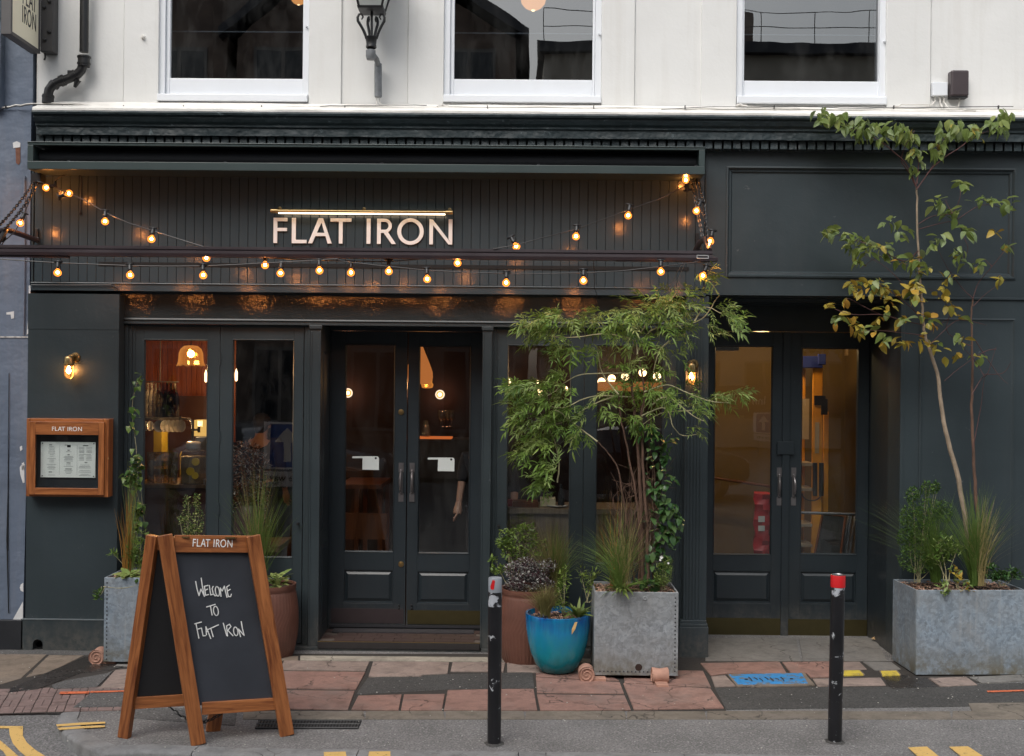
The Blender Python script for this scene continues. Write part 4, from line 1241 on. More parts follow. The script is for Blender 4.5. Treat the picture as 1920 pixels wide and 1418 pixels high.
# crank hook wire on the boards
mb = MB(); mb.tube([at(104,339,-0.03), at(112,332,-0.05), at(125,327,-0.05), at(145,326,-0.04), at(152,331,-0.03), at(153,345,-0.02), at(152,372,-0.015), at(151,398,-0.012)], 0.005, 6); mb.sphere(at(151,400,-0.012), 0.013, 8, 5)
mb.build('winder_hook', M_black, aw)

# ---------------------------------------------------------------- lettering
def arc_strip(cx, cy, ro, ri, a0, a1, n, sx=1.0, sy=1.0):
    r = []
    for i in range(n):
        p, q_ = a0+(a1-a0)*i/n, a0+(a1-a0)*(i+1)/n
        r.append([(cx+ro*sx*math.cos(p), cy+ro*sy*math.sin(p)), (cx+ro*sx*math.cos(q_), cy+ro*sy*math.sin(q_)),
                  (cx+ri[0]*math.cos(q_), cy+ri[1]*math.sin(q_)), (cx+ri[0]*math.cos(p), cy+ri[1]*math.sin(p))])
    return r
def G(c):
    """one letter as convex pieces that butt together; cap height 210, y up"""
    if c == 'F': return [[(0,0),(32,0),(32,210),(0,210)], [(32,182),(118,182),(118,210),(32,210)], [(32,100),(114,100),(114,126),(32,126)]]
    if c == 'L': return [[(0,0),(34,0),(34,210),(0,210)], [(34,0),(126,0),(126,28),(34,28)]]
    if c == 'A': return [[(0,0),(34,0),(112,176),(88,210)], [(88,210),(112,176),(125,210)], [(112,176),(112.1,176),(166,0),(201,0),(125,210)], [(61,61),(147.4,61),(139,88),(73,88)]]
    if c == 'T': return [[(0,182),(178,182),(178,210),(0,210)], [(72,0),(104,0),(104,182),(72,182)]]
    if c == 'I': return [[(0,0),(33,0),(33,210),(0,210)]]
    if c == 'R':
        r = [[(0,0),(32,0),(32,210),(0,210)], [(32,183),(68,183),(68,210),(32,210)], [(32,92),(64,92),(64,118),(32,118)]]
        r += arc_strip(66, 151, 1, (32,33), PI/2, -PI/2, 12, 59, 59)
        r = r[:2] + [[(32,92),(66,92),(66,118),(32,118)]] + r[3:]
        r[1] = [(32,184),(66,184),(66,210),(32,210)]
        r += [[(56,91.9),(94,98),(162,0),(124,0)]]
        return r
    if c == 'O': return arc_strip(113, 105, 1, (80,81), 0, 2*PI, 32, 113, 110)
    if c == 'N': return [[(0,0),(31,0),(31,160),(0,210)], [(31,160),(31.1,204),(0.1,210),(0,210)], [(31,204),(31,160),(164,0),(196,0)], [(164,44.0),(196,0),(196,210),(164,210)]]
OFF = [('F',0,0),('L',157,0),('A',297,0),('T',487,0),('I',796,0),('R',885,0),('O',1057,0),('N',1331,0)]
def letter_obj(c, mat, o, ux, uz, nrm, k, th, parent, dx, bold=1.0):
    mb = MB()
    for p in G(c):
        pts = [o+ux*((x+dx)*k)+uz*(y*k) for x, y in p]
        a = (pts[1]-pts[0]).cross(pts[2]-pts[0])
        if len(p) > 2 and a.length == 0: a = (pts[2]-pts[0]).cross(pts[-1]-pts[0])
        if a.dot(nrm) < 0: pts = pts[::-1]
        if th > 0: mb.prism([q_+nrm*0.0 for q_ in pts][::1], nrm*th)
        else: mb.poly(pts)
    return mb.build('letter', mat, parent)
def letters(word, mat, o, ux, uz, nrm, k, th, parent, start=0.0):
    for c, x, _ in OFF:
        if c in word: letter_obj(c, mat, o, ux, uz, nrm, k, th, parent, x-start)
sg = empty('shop_sign_lettering', at(680, 457, -0.01), 'large cream capital letters FLAT IRON fixed to the boarded fascia', 'sign')
o_ = at(513, 456.5, -0.004); e_ = at(848, 459.5, -0.004)
ux = Vector(((e_.x-o_.x)/1527.0*1.0, 0, 0)); kk = ux.x
hh = (at(680, 409.5, -0.004).z-at(680, 456.8, -0.004).z)/210
letters('FLATIRON', M_letters, Vector((o_.x, -0.003, at(680, 457.5, -0.004).z)), Vector((1,0,0)), Vector((0,0,hh/kk)), Vector((0,-1,0)), kk, 0.012, sg)

pl = empty('picture_light', at(680, 396, -0.08), 'slim brass strip light over the cream lettering', 'sign light')
a, b = at(508, 395.5, -0.08), at(849, 398.5, -0.08)
mb = MB(); mb.tube([a, b], 0.0135, 12); mb.tube([a, a+Vector((0.055,0,0))], 0.018, 12); mb.tube([b-Vector((0.055,0,0)), b], 0.018, 12)
mb.build('tube', M_brass, pl, smooth=True)
mb = MB(); mb.box(a.x+0.06, b.x-0.06, a.y-0.006, a.y+0.012, a.z-0.0205, a.z-0.0125); mb.build('light_strip', M_led, pl)
for px in (521, 680, 842):
    mb = MB(); c = at(px, 391, -0.08)
    mb.tube([(c.x, c.y, a.z+0.008), (c.x, c.y+0.02, a.z+0.03), (c.x, -0.001, a.z+0.03)], 0.005, 6); mb.lathe((c.x, 0, a.z+0.03), [(0.001,-0.012),(0.014,-0.01),(0.016,0)], 10, 'Y')
    mb.build('bracket', M_brass, pl, smooth=True)

# ---------------------------------------------------------------- festoon lights
m2 = MB(); m2.lathe((0,0,0), [(0.001,0.0),(0.010,-0.001),(0.0145,-0.006),(0.0145,-0.03),(0.0165,-0.032),(0.0165,-0.050),(0.012,-0.052)], 10); m2.box(-0.03,0.03,-0.008,0.008,-0.003,0.009)
holder_me, _ = m2.mesh('lamp_holder', M_black, M=Matrix())
holder_me.polygons.foreach_set('use_smooth', [True]*len(holder_me.polygons))
m2 = MB(); m2.lathe((0,0,-0.052), [(0.010,0.0),(0.015,-0.007),(0.025,-0.018),(0.028,-0.030),(0.024,-0.043),(0.012,-0.053),(0.0005,-0.055)], 14)
t = NT('amber_glow_bulb_shell')  # glow put into the shell: emits amber for the halo round each filament
em_ = t.n('Emission'); em_.inputs[0].default_value = (1,0.24,0.03,1); em_.inputs[1].default_value = 2.4
tp_ = t.n('BsdfTransparent'); mx_ = t.n('MixShader'); lw_ = t.n('LayerWeight'); lw_.inputs[0].default_value = 0.3
t.l(t.math('ADD', t.math('MULTIPLY', lw_.outputs['Facing'], 0.5), 0.42, True), mx_.inputs[0]); t.l(tp_.outputs[0], mx_.inputs[1]); t.l(em_.outputs[0], mx_.inputs[2]); t.l(mx_.outputs[0], t.out.inputs['Surface'])
M_bshell = t.m
bulb_me, _ = m2.mesh('bulb', M_bshell, M=Matrix())
m2 = MB(); m2.sphere((0,0,-0.078), 0.0105, 10, 8)
fil_me, _ = m2.mesh('filament', M_bulb, M=Matrix()); bulb_me.polygons.foreach_set('use_smooth', [True]*len(bulb_me.polygons))
BR = 0.078          # drop from cable to bulb centre
def festoon(wire, bulbs, label, tilt=0.0):
    pts = [at(*w) for w in wire]
    c = sum(pts, Vector())/len(pts)
    t = empty('festoon_lights', c, label, 'string lights', 'festoon string lights round the awning')
    dp = []
    for p, q in zip(pts[:-1], pts[1:]):
        for i in range(4): dp.append(p.lerp(q, i/4))
    dp.append(pts[-1])
    for i in range(2, len(dp)-2): pass
    mb = MB(); mb.tube(dp, 0.0042, 6); mb.build('cable', M_black, t, smooth=True)
    for (px, py, Y, tl) in bulbs:
        p = at(px, py, Y)            # bulb centre
        R = Matrix.Rotation(rad(tl), 4, 'Y') @ Matrix.Rotation(rad(random.uniform(-6,6)), 4, 'X')
        M = Matrix.Translation(p) @ R @ Matrix.Translation((0,0,BR))
        h = add('lamp_holder', holder_me, t, M)
        add('bulb', bulb_me, h, M); add('filament', fil_me, h, M)
festoon([(70,340,-0.12),(88,345,-0.14),(118,358,-0.22),(160,376,-0.33),(200,400,-0.42),(240,418,-0.5),(290,434,-0.58),(340,450,-0.63),(385,464,-0.66)],
        [(87,352,-0.15,75),(129,363,-0.2,-110),(197,415,-0.42,2),(284,448,-0.58,10),(387,483.5,-0.60,8)], 'string of glowing bulbs dropping from the top left corner of the boards to the bar')
festoon([(1302,334,-0.12),(1286,348,-0.15),(1240,372,-0.26),(1180,393,-0.38),(1130,412,-0.46),(1080,430,-0.54),(1010,448,-0.62),(968,460,-0.66),(925,467,-0.68)],
        [(1286,338,-0.15,170),(1178,404,-0.38,8),(1080,443,-0.54,4),(968,462,-0.64,-30)], 'bulb string rising from the middle of the bar to the top right corner')
festoon([(-20,484,-0.7),(0,486,-0.7),(57,490,-0.7),(108,493,-0.7),(180,496,-0.7),(245,498.5,-0.7),(310,499.5,-0.7),(385,499,-0.7),(450,496,-0.7),(527,492,-0.7),(600,488,-0.7),(634,485,-0.7)],
        [(108,511,-0.7,3),(244,515.5,-0.7,-2),(381,516,-0.7,0),(526,512,-0.7,4),(599,507,-0.7,-3)], 'long swag of glowing bulbs hanging below the left half of the bar')
festoon([(498,483,-0.6),(520,485,-0.6),(600,488.5,-0.6),(660,490,-0.6),(725,491,-0.6),(760,488.5,-0.6),(800,484.5,-0.6),(850,480,-0.6)],
        [(497,497,-0.6,0),(658,511,-0.62,2),(729,508.5,-0.6,0),(858,493,-0.62,0)], 'short swag of glowing bulbs crossing under the bar below the lettering')
festoon([(632,485,-0.7),(640,490,-0.7),(700,497,-0.7),(800,507,-0.7),(870,511,-0.7),(950,513,-0.7),(1020,513.5,-0.7),(1094,512,-0.7),(1170,508,-0.7),(1240,500,-0.7),(1290,494,-0.68),(1326,487,-0.66)],
        [(801,523,-0.7,-3),(949,530,-0.7,2),(1094,526,-0.7,0),(1239,509,-0.7,0)], 'long swag of glowing bulbs hanging below the right half of the bar')
festoon([(1304,340,-0.12),(1308,360,-0.2),(1312,385,-0.3),(1320,410,-0.4),(1330,430,-0.48),(1334,445,-0.52),(1333,470,-0.6),(1328,492,-0.66),(1322,498,-0.66)],
        [(1306,395,-0.3,25),(1332,452,-0.52,12),(1318,517,-0.66,22)], 'cable of glowing bulbs running down the chain at the right end of the bar')
festoon([(64,350,-0.12),(54,380,-0.22),(44,404,-0.3),(28,435,-0.42),(8,452,-0.52),(-4,470,-0.6)],
        [(38,418,-0.32,22)], 'short cable with one glowing bulb beside the chain at the left end of the bar')
# cable ties: two thin guy wires dropping behind the shrub
mb = MB(); mb.tube([at(1285,492,-0.6), at(1262,545,-0.5)], 0.002, 4); mb.tube([at(1280,492,-0.6), at(1252,545,-0.5)], 0.002, 4)
tag(mb.build('guy_wire', M_steel, None), 'two thin guy wires from the bar end down to the shrub', 'wire')
mb = MB(); mb.tube([at(1113,487,-0.68), at(1115,540,-0.4), at(1119,552,-0.02), at(1120,605,0.1)], 0.0022, 4)
tag(mb.build('loose_wire', M_black, None), 'thin dark wire hanging from the bar before the boards', 'wire')

# ---------------------------------------------------------------- bulkhead wall lamps
t = NT('glowing_ribbed_glass')
em_ = t.n('Emission'); em_.inputs[0].default_value = (1,0.36,0.07,1); em_.inputs[1].default_value = 1.3
tp_ = t.n('BsdfTransparent'); mx_ = t.n('MixShader'); lw_ = t.n('LayerWeight'); lw_.inputs[0].default_value = 0.4
t.l(t.math('ADD', t.math('MULTIPLY', lw_.outputs['Facing'], 0.6), 0.22, True), mx_.inputs[0]); t.l(tp_.outputs[0], mx_.inputs[1]); t.l(em_.outputs[0], mx_.inputs[2]); t.l(mx_.outputs[0], t.out.inputs['Surface'])
M_bshell2 = t.m
def wall_lamp(px, py, Y, label, s=1.0):
    c = at(px, py, Y-0.07)       # centre of the glass
    t = empty('wall_lamp', (c.x, Y, c.z-0.07), label, 'wall lamp', 'brass caged wall lamps')
    mb = MB(); k = s
    mb.lathe((c.x, c.y, c.z+0.045*k), [(0.0005,0.066*k),(0.02*k,0.065*k),(0.030*k,0.058*k),(0.034*k,0.045*k),(0.035*k,0.008*k),(0.041*k,0.006*k),(0.041*k,-0.004*k),(0.036*k,-0.006*k),(0.036*k,-0.012*k),(0.0005,-0.012*k)], 20)
    mb.tube([(c.x, c.y, c.z+0.10*k), (c.x+0.02, c.y+0.02, c.z+0.112*k), (c.x+0.025, Y-0.012, c.z+0.105*k)], 0.017, 10)
    mb.lathe((c.x+0.025, Y, c.z+0.10*k), [(0.001,-0.022),(0.03,-0.020),(0.038,-0.012),(0.040,0)], 20, 'Y')
    mb.build('cap', M_brass, t, smooth=True)
    mb = MB(); mb.lathe(c, [(0.030*k,0.035*k),(0.031*k,-0.02*k),(0.027*k,-0.045*k),(0.015*k,-0.06*k),(0.0005,-0.064*k)], 20)
    mb.build('glass', M_bshell2, t, smooth=True)
    mb = MB(); mb.lathe(c, [(0.006,0.03*k),(0.012,0.018*k),(0.018,0.0),(0.019,-0.01*k),(0.012,-0.024*k),(0.0005,-0.03*k)], 12); mb.build('bulb', M_bulb2, t, smooth=True)
    mb = MB()
    for j in range(4):
        a = PI/4+j*PI/2
        mb.tube([c+Vector((math.cos(a)*r*k, math.sin(a)*r*k, h*k)) for r, h in ((0.036,0.035),(0.0365,-0.02),(0.034,-0.045),(0.02,-0.066),(0.0,-0.072))], 0.0022, 5)
    for h, r in ((0.012,0.0368),(-0.022,0.0365)):
        mb.tube([c+Vector((math.cos(2*PI*j/16)*r*k, math.sin(2*PI*j/16)*r*k, h*k)) for j in range(17)], 0.002, 5, caps=False)
    mb.build('cage', M_brass, t, smooth=True)
    if px > 1000:
        mb = MB(); mb.tube([c+Vector((0.034*math.cos(a), 0, 0.095+0.03*math.sin(a))) for a in [PI*i/10 for i in range(11)]], 0.003, 6); mb.build('carry_loop', M_brass, t, smooth=True)
wall_lamp(129, 694, -0.006, 'glowing brass caged lamp on the left pier above the menu case')
wall_lamp(1297, 706, -0.0, 'glowing brass caged lamp on the pilaster between shopfront and porch', 0.95)

# ---------------------------------------------------------------- menu case
mn = empty('menu_case', at(128, 933, -0.05), 'glazed teak menu case with a white menu, on the left pier', 'menu case')
x0, x1, z0, z1 = rect(48, 785.5, 202, 932, -0.12)
yb_, yf = -0.006, -0.12
mb = MB(); mb.box(x0+0.03, x1-0.03, -0.06, yb_, z0+0.03, z1-0.03); mb.build('back', mat_plain('black_case_lining', (0.02,0.022,0.026), 0.5), mn)
def fr4(x0, x1, z0, z1, y0, y1, w, nm):
    d = y1-y0; yc = (y0+y1)/2
    beam(nm, (x0+w[0]/2, yc, z0), (x0+w[0]/2, yc, z1), w[0], d, (1,0,0), M_teak, mn, 0.002)
    beam(nm, (x1-w[1]/2, yc, z0), (x1-w[1]/2, yc, z1), w[1], d, (1,0,0), M_teak, mn, 0.002)
    beam(nm, (x0+w[0]+.0005, yc, z1-w[2]/2), (x1-w[1]-.0005, yc, z1-w[2]/2), w[2], d, (0,0,1), M_teak, mn, 0.002)
    beam(nm, (x0+w[0]+.0005, yc, z0+w[3]/2), (x1-w[1]-.0005, yc, z0+w[3]/2), w[3], d, (0,0,1), M_teak, mn, 0.002)
fr4(x0, x1, z0, z1, yf+0.012, yb_, (0.03,0.04,0.028,0.03), 'case_side')
dx0, dx1, dz0, dz1 = rect(53, 791, 195, 928, -0.125)
gx0, gx1, gz0, gz1 = rect(66, 815.5, 184.5, 915.5, -0.125)
fr4(dx0, dx1, dz0, dz1, -0.128, -0.1085, (gx0-dx0, dx1-gx1, dz1-gz1, gz0-dz0), 'door_rail')
mb = MB(); mb.box(gx0-0.003, gx1+0.003, -0.116, -0.113, gz0-0.003, gz1+0.003); mb.build('pane', mat_glass('case_glass', 0.55), mn)
mx0, mx1, mz0, mz1 = rect(76.5, 829, 179, 895.5, -0.07)
mb = MB(); mb.box(mx0, mx1, -0.072, -0.068, mz0, mz1); mb.build('menu_sheet', mat_plain('white_menu_card', (0.85,0.83,0.76), 0.6, 0, 0.02), mn)
mb = MB(); mb2 = MB(); ink = mat_plain('menu_ink', (0.16,0.16,0.17), 0.8, 0, 0); inkb = mat_plain('menu_ink_black', (0.02,0.02,0.02), 0.8, 0, 0)
W_, H_ = mx1-mx0, mz1-mz0
def mline(m_, u, v, w, h): m_.box(mx0+W_*(u-w/2), mx0+W_*(u+w/2), -0.0734, -0.0724, mz1-H_*(v+h), mz1-H_*v)
rr_ = random.Random(3)
for v in [0.13,0.17,0.22,0.26,0.31,0.35,0.40,0.47,0.51,0.56,0.63,0.68,0.72,0.76,0.93]: mline(mb, 0.2, v, rr_.uniform(0.06,0.17), 0.008)
for v in [0.27,0.40,0.43,0.46,0.49,0.53,0.64,0.68,0.80,0.84,0.88]: mline(mb, 0.51, v, rr_.uniform(0.08,0.2), 0.008)
for v in [0.14,0.18,0.22,0.26,0.29,0.38,0.42,0.46,0.50]:
    mline(mb, 0.745, v, 0.10, 0.008); mline(mb, 0.885, v, 0.10, 0.008)
for v in [0.34,0.64,0.68,0.72,0.80,0.84,0.90,0.94]: mline(mb, 0.81, v, rr_.uniform(0.1,0.24), 0.008)
for u in (0.345, 0.665): mb.box(mx0+W_*u, mx0+W_*u+0.0007, -0.0734, -0.0724, mz0+0.02, mz1-0.02)
for (u, v, w) in ((0.18,0.075,0.05),(0.18,0.84,0.06),(0.51,0.22,0.04),(0.51,0.35,0.04),(0.51,0.58,0.07),(0.51,0.75,0.12),(0.82,0.09,0.10),(0.83,0.57,0.05)): mline(mb2, u, v, w, 0.018)
mline(mb2, 0.515, 0.08, 0.065, 0.07); mline(mb2, 0.46, 0.08, 0.045, 0.012)
mb.build('menu_text', ink, mn); mb2.build('menu_headings', inkb, mn)
mb = MB()
for (u, v) in ((0.03,0.04),(0.97,0.04),(0.03,0.96),(0.97,0.96)): mb.lathe((mx0+W_*u, -0.072, mz1-H_*v), [(0.0005,-0.005),(0.004,-0.004),(0.005,0)], 8, 'Y')
mb.build('drawing_pins', M_black, mn)
o_ = at(97.5, 808, -0.1285); e_ = at(153.5, 809, -0.1285); k_ = (e_.x-o_.x)/1527
letters('FLATIRON', M_wlet, Vector((o_.x, -0.1285, o_.z)), Vector((1,0,0)), Vector((0,0,1)), Vector((0,-1,0)), k_, 0.0008, mn)
mb = MB(); mb.sphere(at(203.5, 860, -0.124), 0.006, 8, 5); mb.build('lock', M_brass, mn)

# ---------------------------------------------------------------- projecting sign at the top left
bs = empty('projecting_sign', at(95, 100, -0.02), 'cream projecting sign with thin dark capitals at the top left corner', 'sign')
xs_ = at(80, 60, -0.03).x-0.045
yo, yi = -0.57, -0.05
zbo = at(20, 64, yo).z; zbi = zbo
M_sf = mat_plain('sign_frame_grey', (0.10,0.095,0.095), 0.5, 0.2)
t_ = 0.075
zt2 = zbo+0.85
mb = MB(); mb.box(xs_-t_/2, xs_+t_/2, yo, yo+0.028, zbo, zt2); mb.box(xs_-t_/2, xs_+t_/2, yi-0.028, yi, zbo, zt2); mb.box(xs_-t_/2, xs_+t_/2, yo+0.028, yi-0.028, zbo, zbo+0.028); mb.box(xs_-t_/2, xs_+t_/2, yo+0.028, yi-0.028, zt2-0.028, zt2)
mb.build('frame', M_sf, bs, bevel=0.003)
mb = MB(); mb.box(xs_-t_/2+0.008, xs_+t_/2-0.006, yo+0.029, yi-0.029, zbo+0.029, zt2-0.029)
mb.build('panel', mat_plain('cream_sign_face', (0.88,0.83,0.64), 0.5, 0, 0.02), bs)
SX = xs_+t_/2-0.0055
def yz(px, py):
    d = ray(px, py); s_ = (SX-CAM_LOC.x)/d.x; return CAM_LOC+d*s_
pI = yz(41.6, 41.5); pN = yz(67.3, 59.3)
k_ = abs(pN.y-pI.y)/(1527-796)
for wd, z_ in (('IRON', pI.z),):
    letters(wd, M_black, Vector((SX, pI.y, (pI.z+pN.z)/2)), Vector((0,1,0)), Vector((0,0,0.13/(210*k_))), Vector((1,0,0)), k_, 0.0012, bs, 796)
letters('FLAT', M_black, Vector((SX, yz(42.5,8).y, (yz(42.5,7).z+yz(66,23).z)/2)), Vector((0,1,0)), Vector((0,0,0.13/(210*k_*1.09))), Vector((1,0,0)), k_*1.09, 0.0012, bs, 0)
mb = MB(); bx = rect(80, -60, 104, 100, -0.01)
mb.box(bx[0], bx[1], -0.05, 0.05, bx[2], bx[3]+0.2); mb.build('wall_plate', mat_plain('dark_sign_bracket', (0.05,0.048,0.05), 0.5), bs, bevel=0.006)
mb = MB()
for px, py in ((92,3),(92,60),(83,14),(83,75)): mb.sphere(at(px, py, -0.055), 0.016, 8, 5)
mb.tube([at(84,100,-0.03), at(85,108,-0.03), at(83,113,-0.03)], 0.008, 6)
mb.build('bolts', M_black, bs, smooth=True)

# ---------------------------------------------------------------- drainpipe
dp = empty('drainpipe', at(90, 193, -0.03), 'black cast drainpipe with a swan neck at the top left', 'drainpipe')
Yd = -0.04
mb = MB()
q = lambda x, y: at(x, y, Yd)
mb.tube([q(158.5,-40), q(157.5,98)], 0.034, 16)
mb.build('straight_pipe', M_black, dp, smooth=True)
mb = MB(); mb.tube([q(157,112), q(156,122), q(152,132), q(146,139), q(138,144), q(125,149), q(108,155), q(98,161), q(92,169), q(90,180), q(89.5,194)], 0.036, 16)
mb.build('swan_neck', M_black, dp, smooth=True)
mb = MB()
for (a, b, r) in (((157.5,105),(157.2,125),0.046),((157.5,106),(157.5,109),0.052),((157.2,118),(157.2,121),0.051),((143,140),(134,145),0.044),((121,150),(113,153),0.044),((104,157),(99,162),0.043),((90.5,178),(89.5,194),0.044),((90.4,180),(90.3,183),0.047)):
    mb.tube([q(*a), q(*b)], r, 16)
mb.tube([q(131,133), q(131,146)], 0.02, 8); mb.tube([q(146,150), q(140,164)], [0.03,0.012], 8)
mb.build('collars', M_black, dp, smooth=True)

# ---------------------------------------------------------------- street lantern on the wall
ln = empty('wall_lantern', at(708, 188, 0.0), 'old black street lantern on a scrolled bracket between the first two windows', 'lantern')
YL = -0.22
L = lambda x, y, Y=YL: at(x, y, Y)
M_lpole = mat_paint('bare_weathered_iron', (0.16,0.17,0.18), 0.5, 0.4, 12, 0.5, 40, wear=0.5, wcol=(0.02,0.02,0.02))
mb = MB()
mb.tube([L(709,182,-0.02), L(709,120,-0.02)], 0.030, 12); mb.tube([L(709,122,-0.03), L(706,112,-0.08), L(700,104,-0.16), L(696,100,-0.2), L(695,96,YL)], 0.022, 10)
mb.lathe(L(695,106), [(0.001,-0.03),(0.03,-0.025),(0.038,0.0),(0.038,0.045),(0.03,0.05),(0.001,0.05)], 14)
mb.build('bracket_arm', M_lpole, ln, smooth=True)
mb = MB(); mb.lathe(L(696,91), [(0.036,0.0),(0.042,0.01),(0.038,0.03),(0.044,0.075),(0.048,0.08),(0.048,0.088),(0.02,0.09),(0.001,0.09)], 14); mb.tube([L(697,72), L(697,22)], 0.010, 8)
mb.build('socket', M_black, ln, smooth=True)
for sgn in (-1, 1):
    for ydir in (0, 1):
        pr_ = [(10,74),(13,66),(17,58),(22,50),(27,43),(28,36),(25,30),(20,29),(17,34),(20,39)]
        mb = MB(); pts = []
        for (dx, y) in pr_:
            base = L(697, y); w = dx/248.0
            pts.append(base+Vector((w*sgn*(0.92 if ydir == 0 else 0.35), (w*0.5 if ydir else -w*0.35), 0)))
        mb.tube(pts, [0.011]*5+[0.010,0.009,0.008,0.007,0.005], 8); mb.build('scroll', M_black, ln, smooth=True)
zb_, zt_l = L(697,22).z, L(697,-75).z
c0 = L(697,22)
w0, w1 = 0.088, 0.185
mb = MB()
def sq(z, w): return [Vector((c0.x+w*a, c0.y+w*b, z)) for a, b in ((-1,-1),(1,-1),(1,1),(-1,1))]
mb.hexa(sq(zb_, w0+0.008)+sq(zb_+0.018, w0+0.012))
b_, t2 = sq(zb_+0.018, w0), sq(zt_l, w1)
for i in range(4): mb.tube([b_[i], t2[i]], 0.009, 6)
mb.hexa(sq(zt_l, w1+0.012)+sq(zt_l+0.02, w1+0.012)); mb.hexa(sq(zt_l+0.02, w1)+sq(zt_l+0.18, 0.06))
mb.build('lantern_frame', M_black, ln)
mb = MB(); b2, t3 = sq(zb_+0.019, w0-0.004), sq(zt_l-0.001, w1-0.004)
for i in range(4): mb.poly([b2[i], b2[(i+1) % 4], t3[(i+1) % 4], t3[i]])
t = NT('frosted_lantern_glass'); t.bsdf((0.75,0.78,0.76), 0.4, 0, None, 0.5, Transmission_Weight=0.75); mb.build('lantern_panes', t.m, ln)

# ---------------------------------------------------------------- boxes and cables on the upper wall
M_bxb = mat_paint('brown_painted_box', (0.055,0.042,0.045), 0.35, 0.1, 5, 0.05, 30, wear=0.3, wcol=(0.4,0.4,0.4))
jb = empty('alarm_box', at(1801, 181, 0.0), 'dark brown painted box at the top right of the white wall', 'junction box')
x0, x1, z0, z1 = rect(1784, 131, 1817.5, 180, -0.04); mb = MB(); mb.box(x0, x1, -0.04, 0.05, z0, z1); mb.build('box', M_bxb, jb, bevel=0.014)
mb = MB(); mb.box(x0+0.004, x1-0.004, -0.03, 0.05, z0-0.008, z0-0.0005); mb.build('base', M_black, jb)
j2 = empty('junction_box', at(1763, 180, 0.0), 'small white junction box left of the brown one', 'junction box')
x0, x1, z0, z1 = rect(1749, 154, 1777, 179, -0.0); mb = MB(); mb.box(x0, x1, 0.0, 0.05, z0, z1); mb.build('box', M_wtrim, j2, bevel=0.004)
M_cab = mat_plain('white_cable', (0.62,0.60,0.56), 0.6)
def cables(lst, r, mat, label, name='cable'):
    mb = MB()
    for pts in lst:
        P_ = [at(*p) for p in pts]; D = []
        for a, b in zip(P_[:-1], P_[1:]):
            for i in range(3): D.append(a.lerp(b, i/3)+Vector((0,0,0.004*math.sin((a.x+i)*9))))
        D.append(P_[-1]); mb.tube(D, r, 6)
    o = tag(mb.build(name, mat, None, smooth=True), label, 'cable')
    return o
YW = -0.06
cables([[(0,203,-0.02),(30,198,-0.02),(60,195,YW),(120,194,YW),(200,199,YW),(330,201,YW),(480,201,YW),(640,199,YW),(800,201,YW),(960,201,YW),(1120,202,YW),(1280,204,YW),(1400,204,YW),(1560,206,YW),(1720,204,YW),(1920,206,YW)]], 0.006, M_cab, 'white cable run lying along the white ledge')
cables([[(0,205,-0.01),(25,201,-0.01),(65,196,YW-.02),(150,198,YW-.02),(240,203,YW-.03)], [(600,199,YW-.02),(660,198,YW-.03),(740,197,YW-.03),(800,198,YW-.02)], [(1240,205,YW-.03),(1330,201,YW-.03),(1480,200,YW-.03),(1620,203,YW-.03),(1760,201,YW-.03),(1900,200,YW-.03)]], 0.0028, M_black, 'thin dark cable looping along the white ledge')
cables([[(1753,180,0.03),(1753,190,0.03),(1748,196,0.02),(1690,197,0.0),(1672,202,-0.02)], [(1762,180,0.03),(1763,194,0.02),(1768,203,-0.04)], [(1770,180,0.03),(1770,192,0.02),(1778,203,-0.05),(1830,208,-0.08)], [(1799,182,0.02),(1799,192,0.02),(1796,200,0.0),(1740,203,-0.06)]], 0.006, M_cab, 'white cables dropping from the two boxes onto the ledge')
cables([[(1381,200,0.0),(1383,197,0.0),(1390,197,0.0),(1402,201,-0.03),(1500,204,YW)], [(820,201,YW-.01),(828,197,-0.02),(840,199,-0.02),(852,203,-0.06)]], 0.010, M_cab, 'thick white cable ends bunched under the windows')
cables([[(711,184,-0.01),(712,192,-0.01),(716,198,-0.04)], [(706,184,-0.01),(707,193,-0.02),(704,199,-0.05)]], 0.004, M_cab, 'short white tails of cable below the lantern bracket')
# clips along the run
clip = MB(); clip.box(-0.003,0.003,-0.02,0.0,-0.012,0.014); cme, _ = clip.mesh('cable_clip', M_black, M=Matrix())
for px in (12, 119, 233, 345, 491, 647, 914, 1113, 1284, 1451, 1675, 1871):
    o = add('cable_clip', cme, None, Matrix.Translation(at(px, 202, YW-0.01)))
    tag(o, {12:'cable clip furthest left, on the slate blue wall', 119:'cable clip right of the drainpipe foot', 233:'cable clip between the drainpipe and the first upper window', 345:'cable clip under the left part of the first upper window', 491:'cable clip under the right part of the first upper window', 647:'cable clip just left of the lantern bracket', 914:'cable clip under the left part of the middle upper window', 1113:'cable clip under the right end of the middle upper window', 1284:'cable clip between the middle and right upper windows', 1451:'cable clip under the left part of the right upper window', 1675:'cable clip just right of the right upper window', 1871:'cable clip furthest right, beyond the brown box'}[px], 'clip', 'cable clips on the ledge')
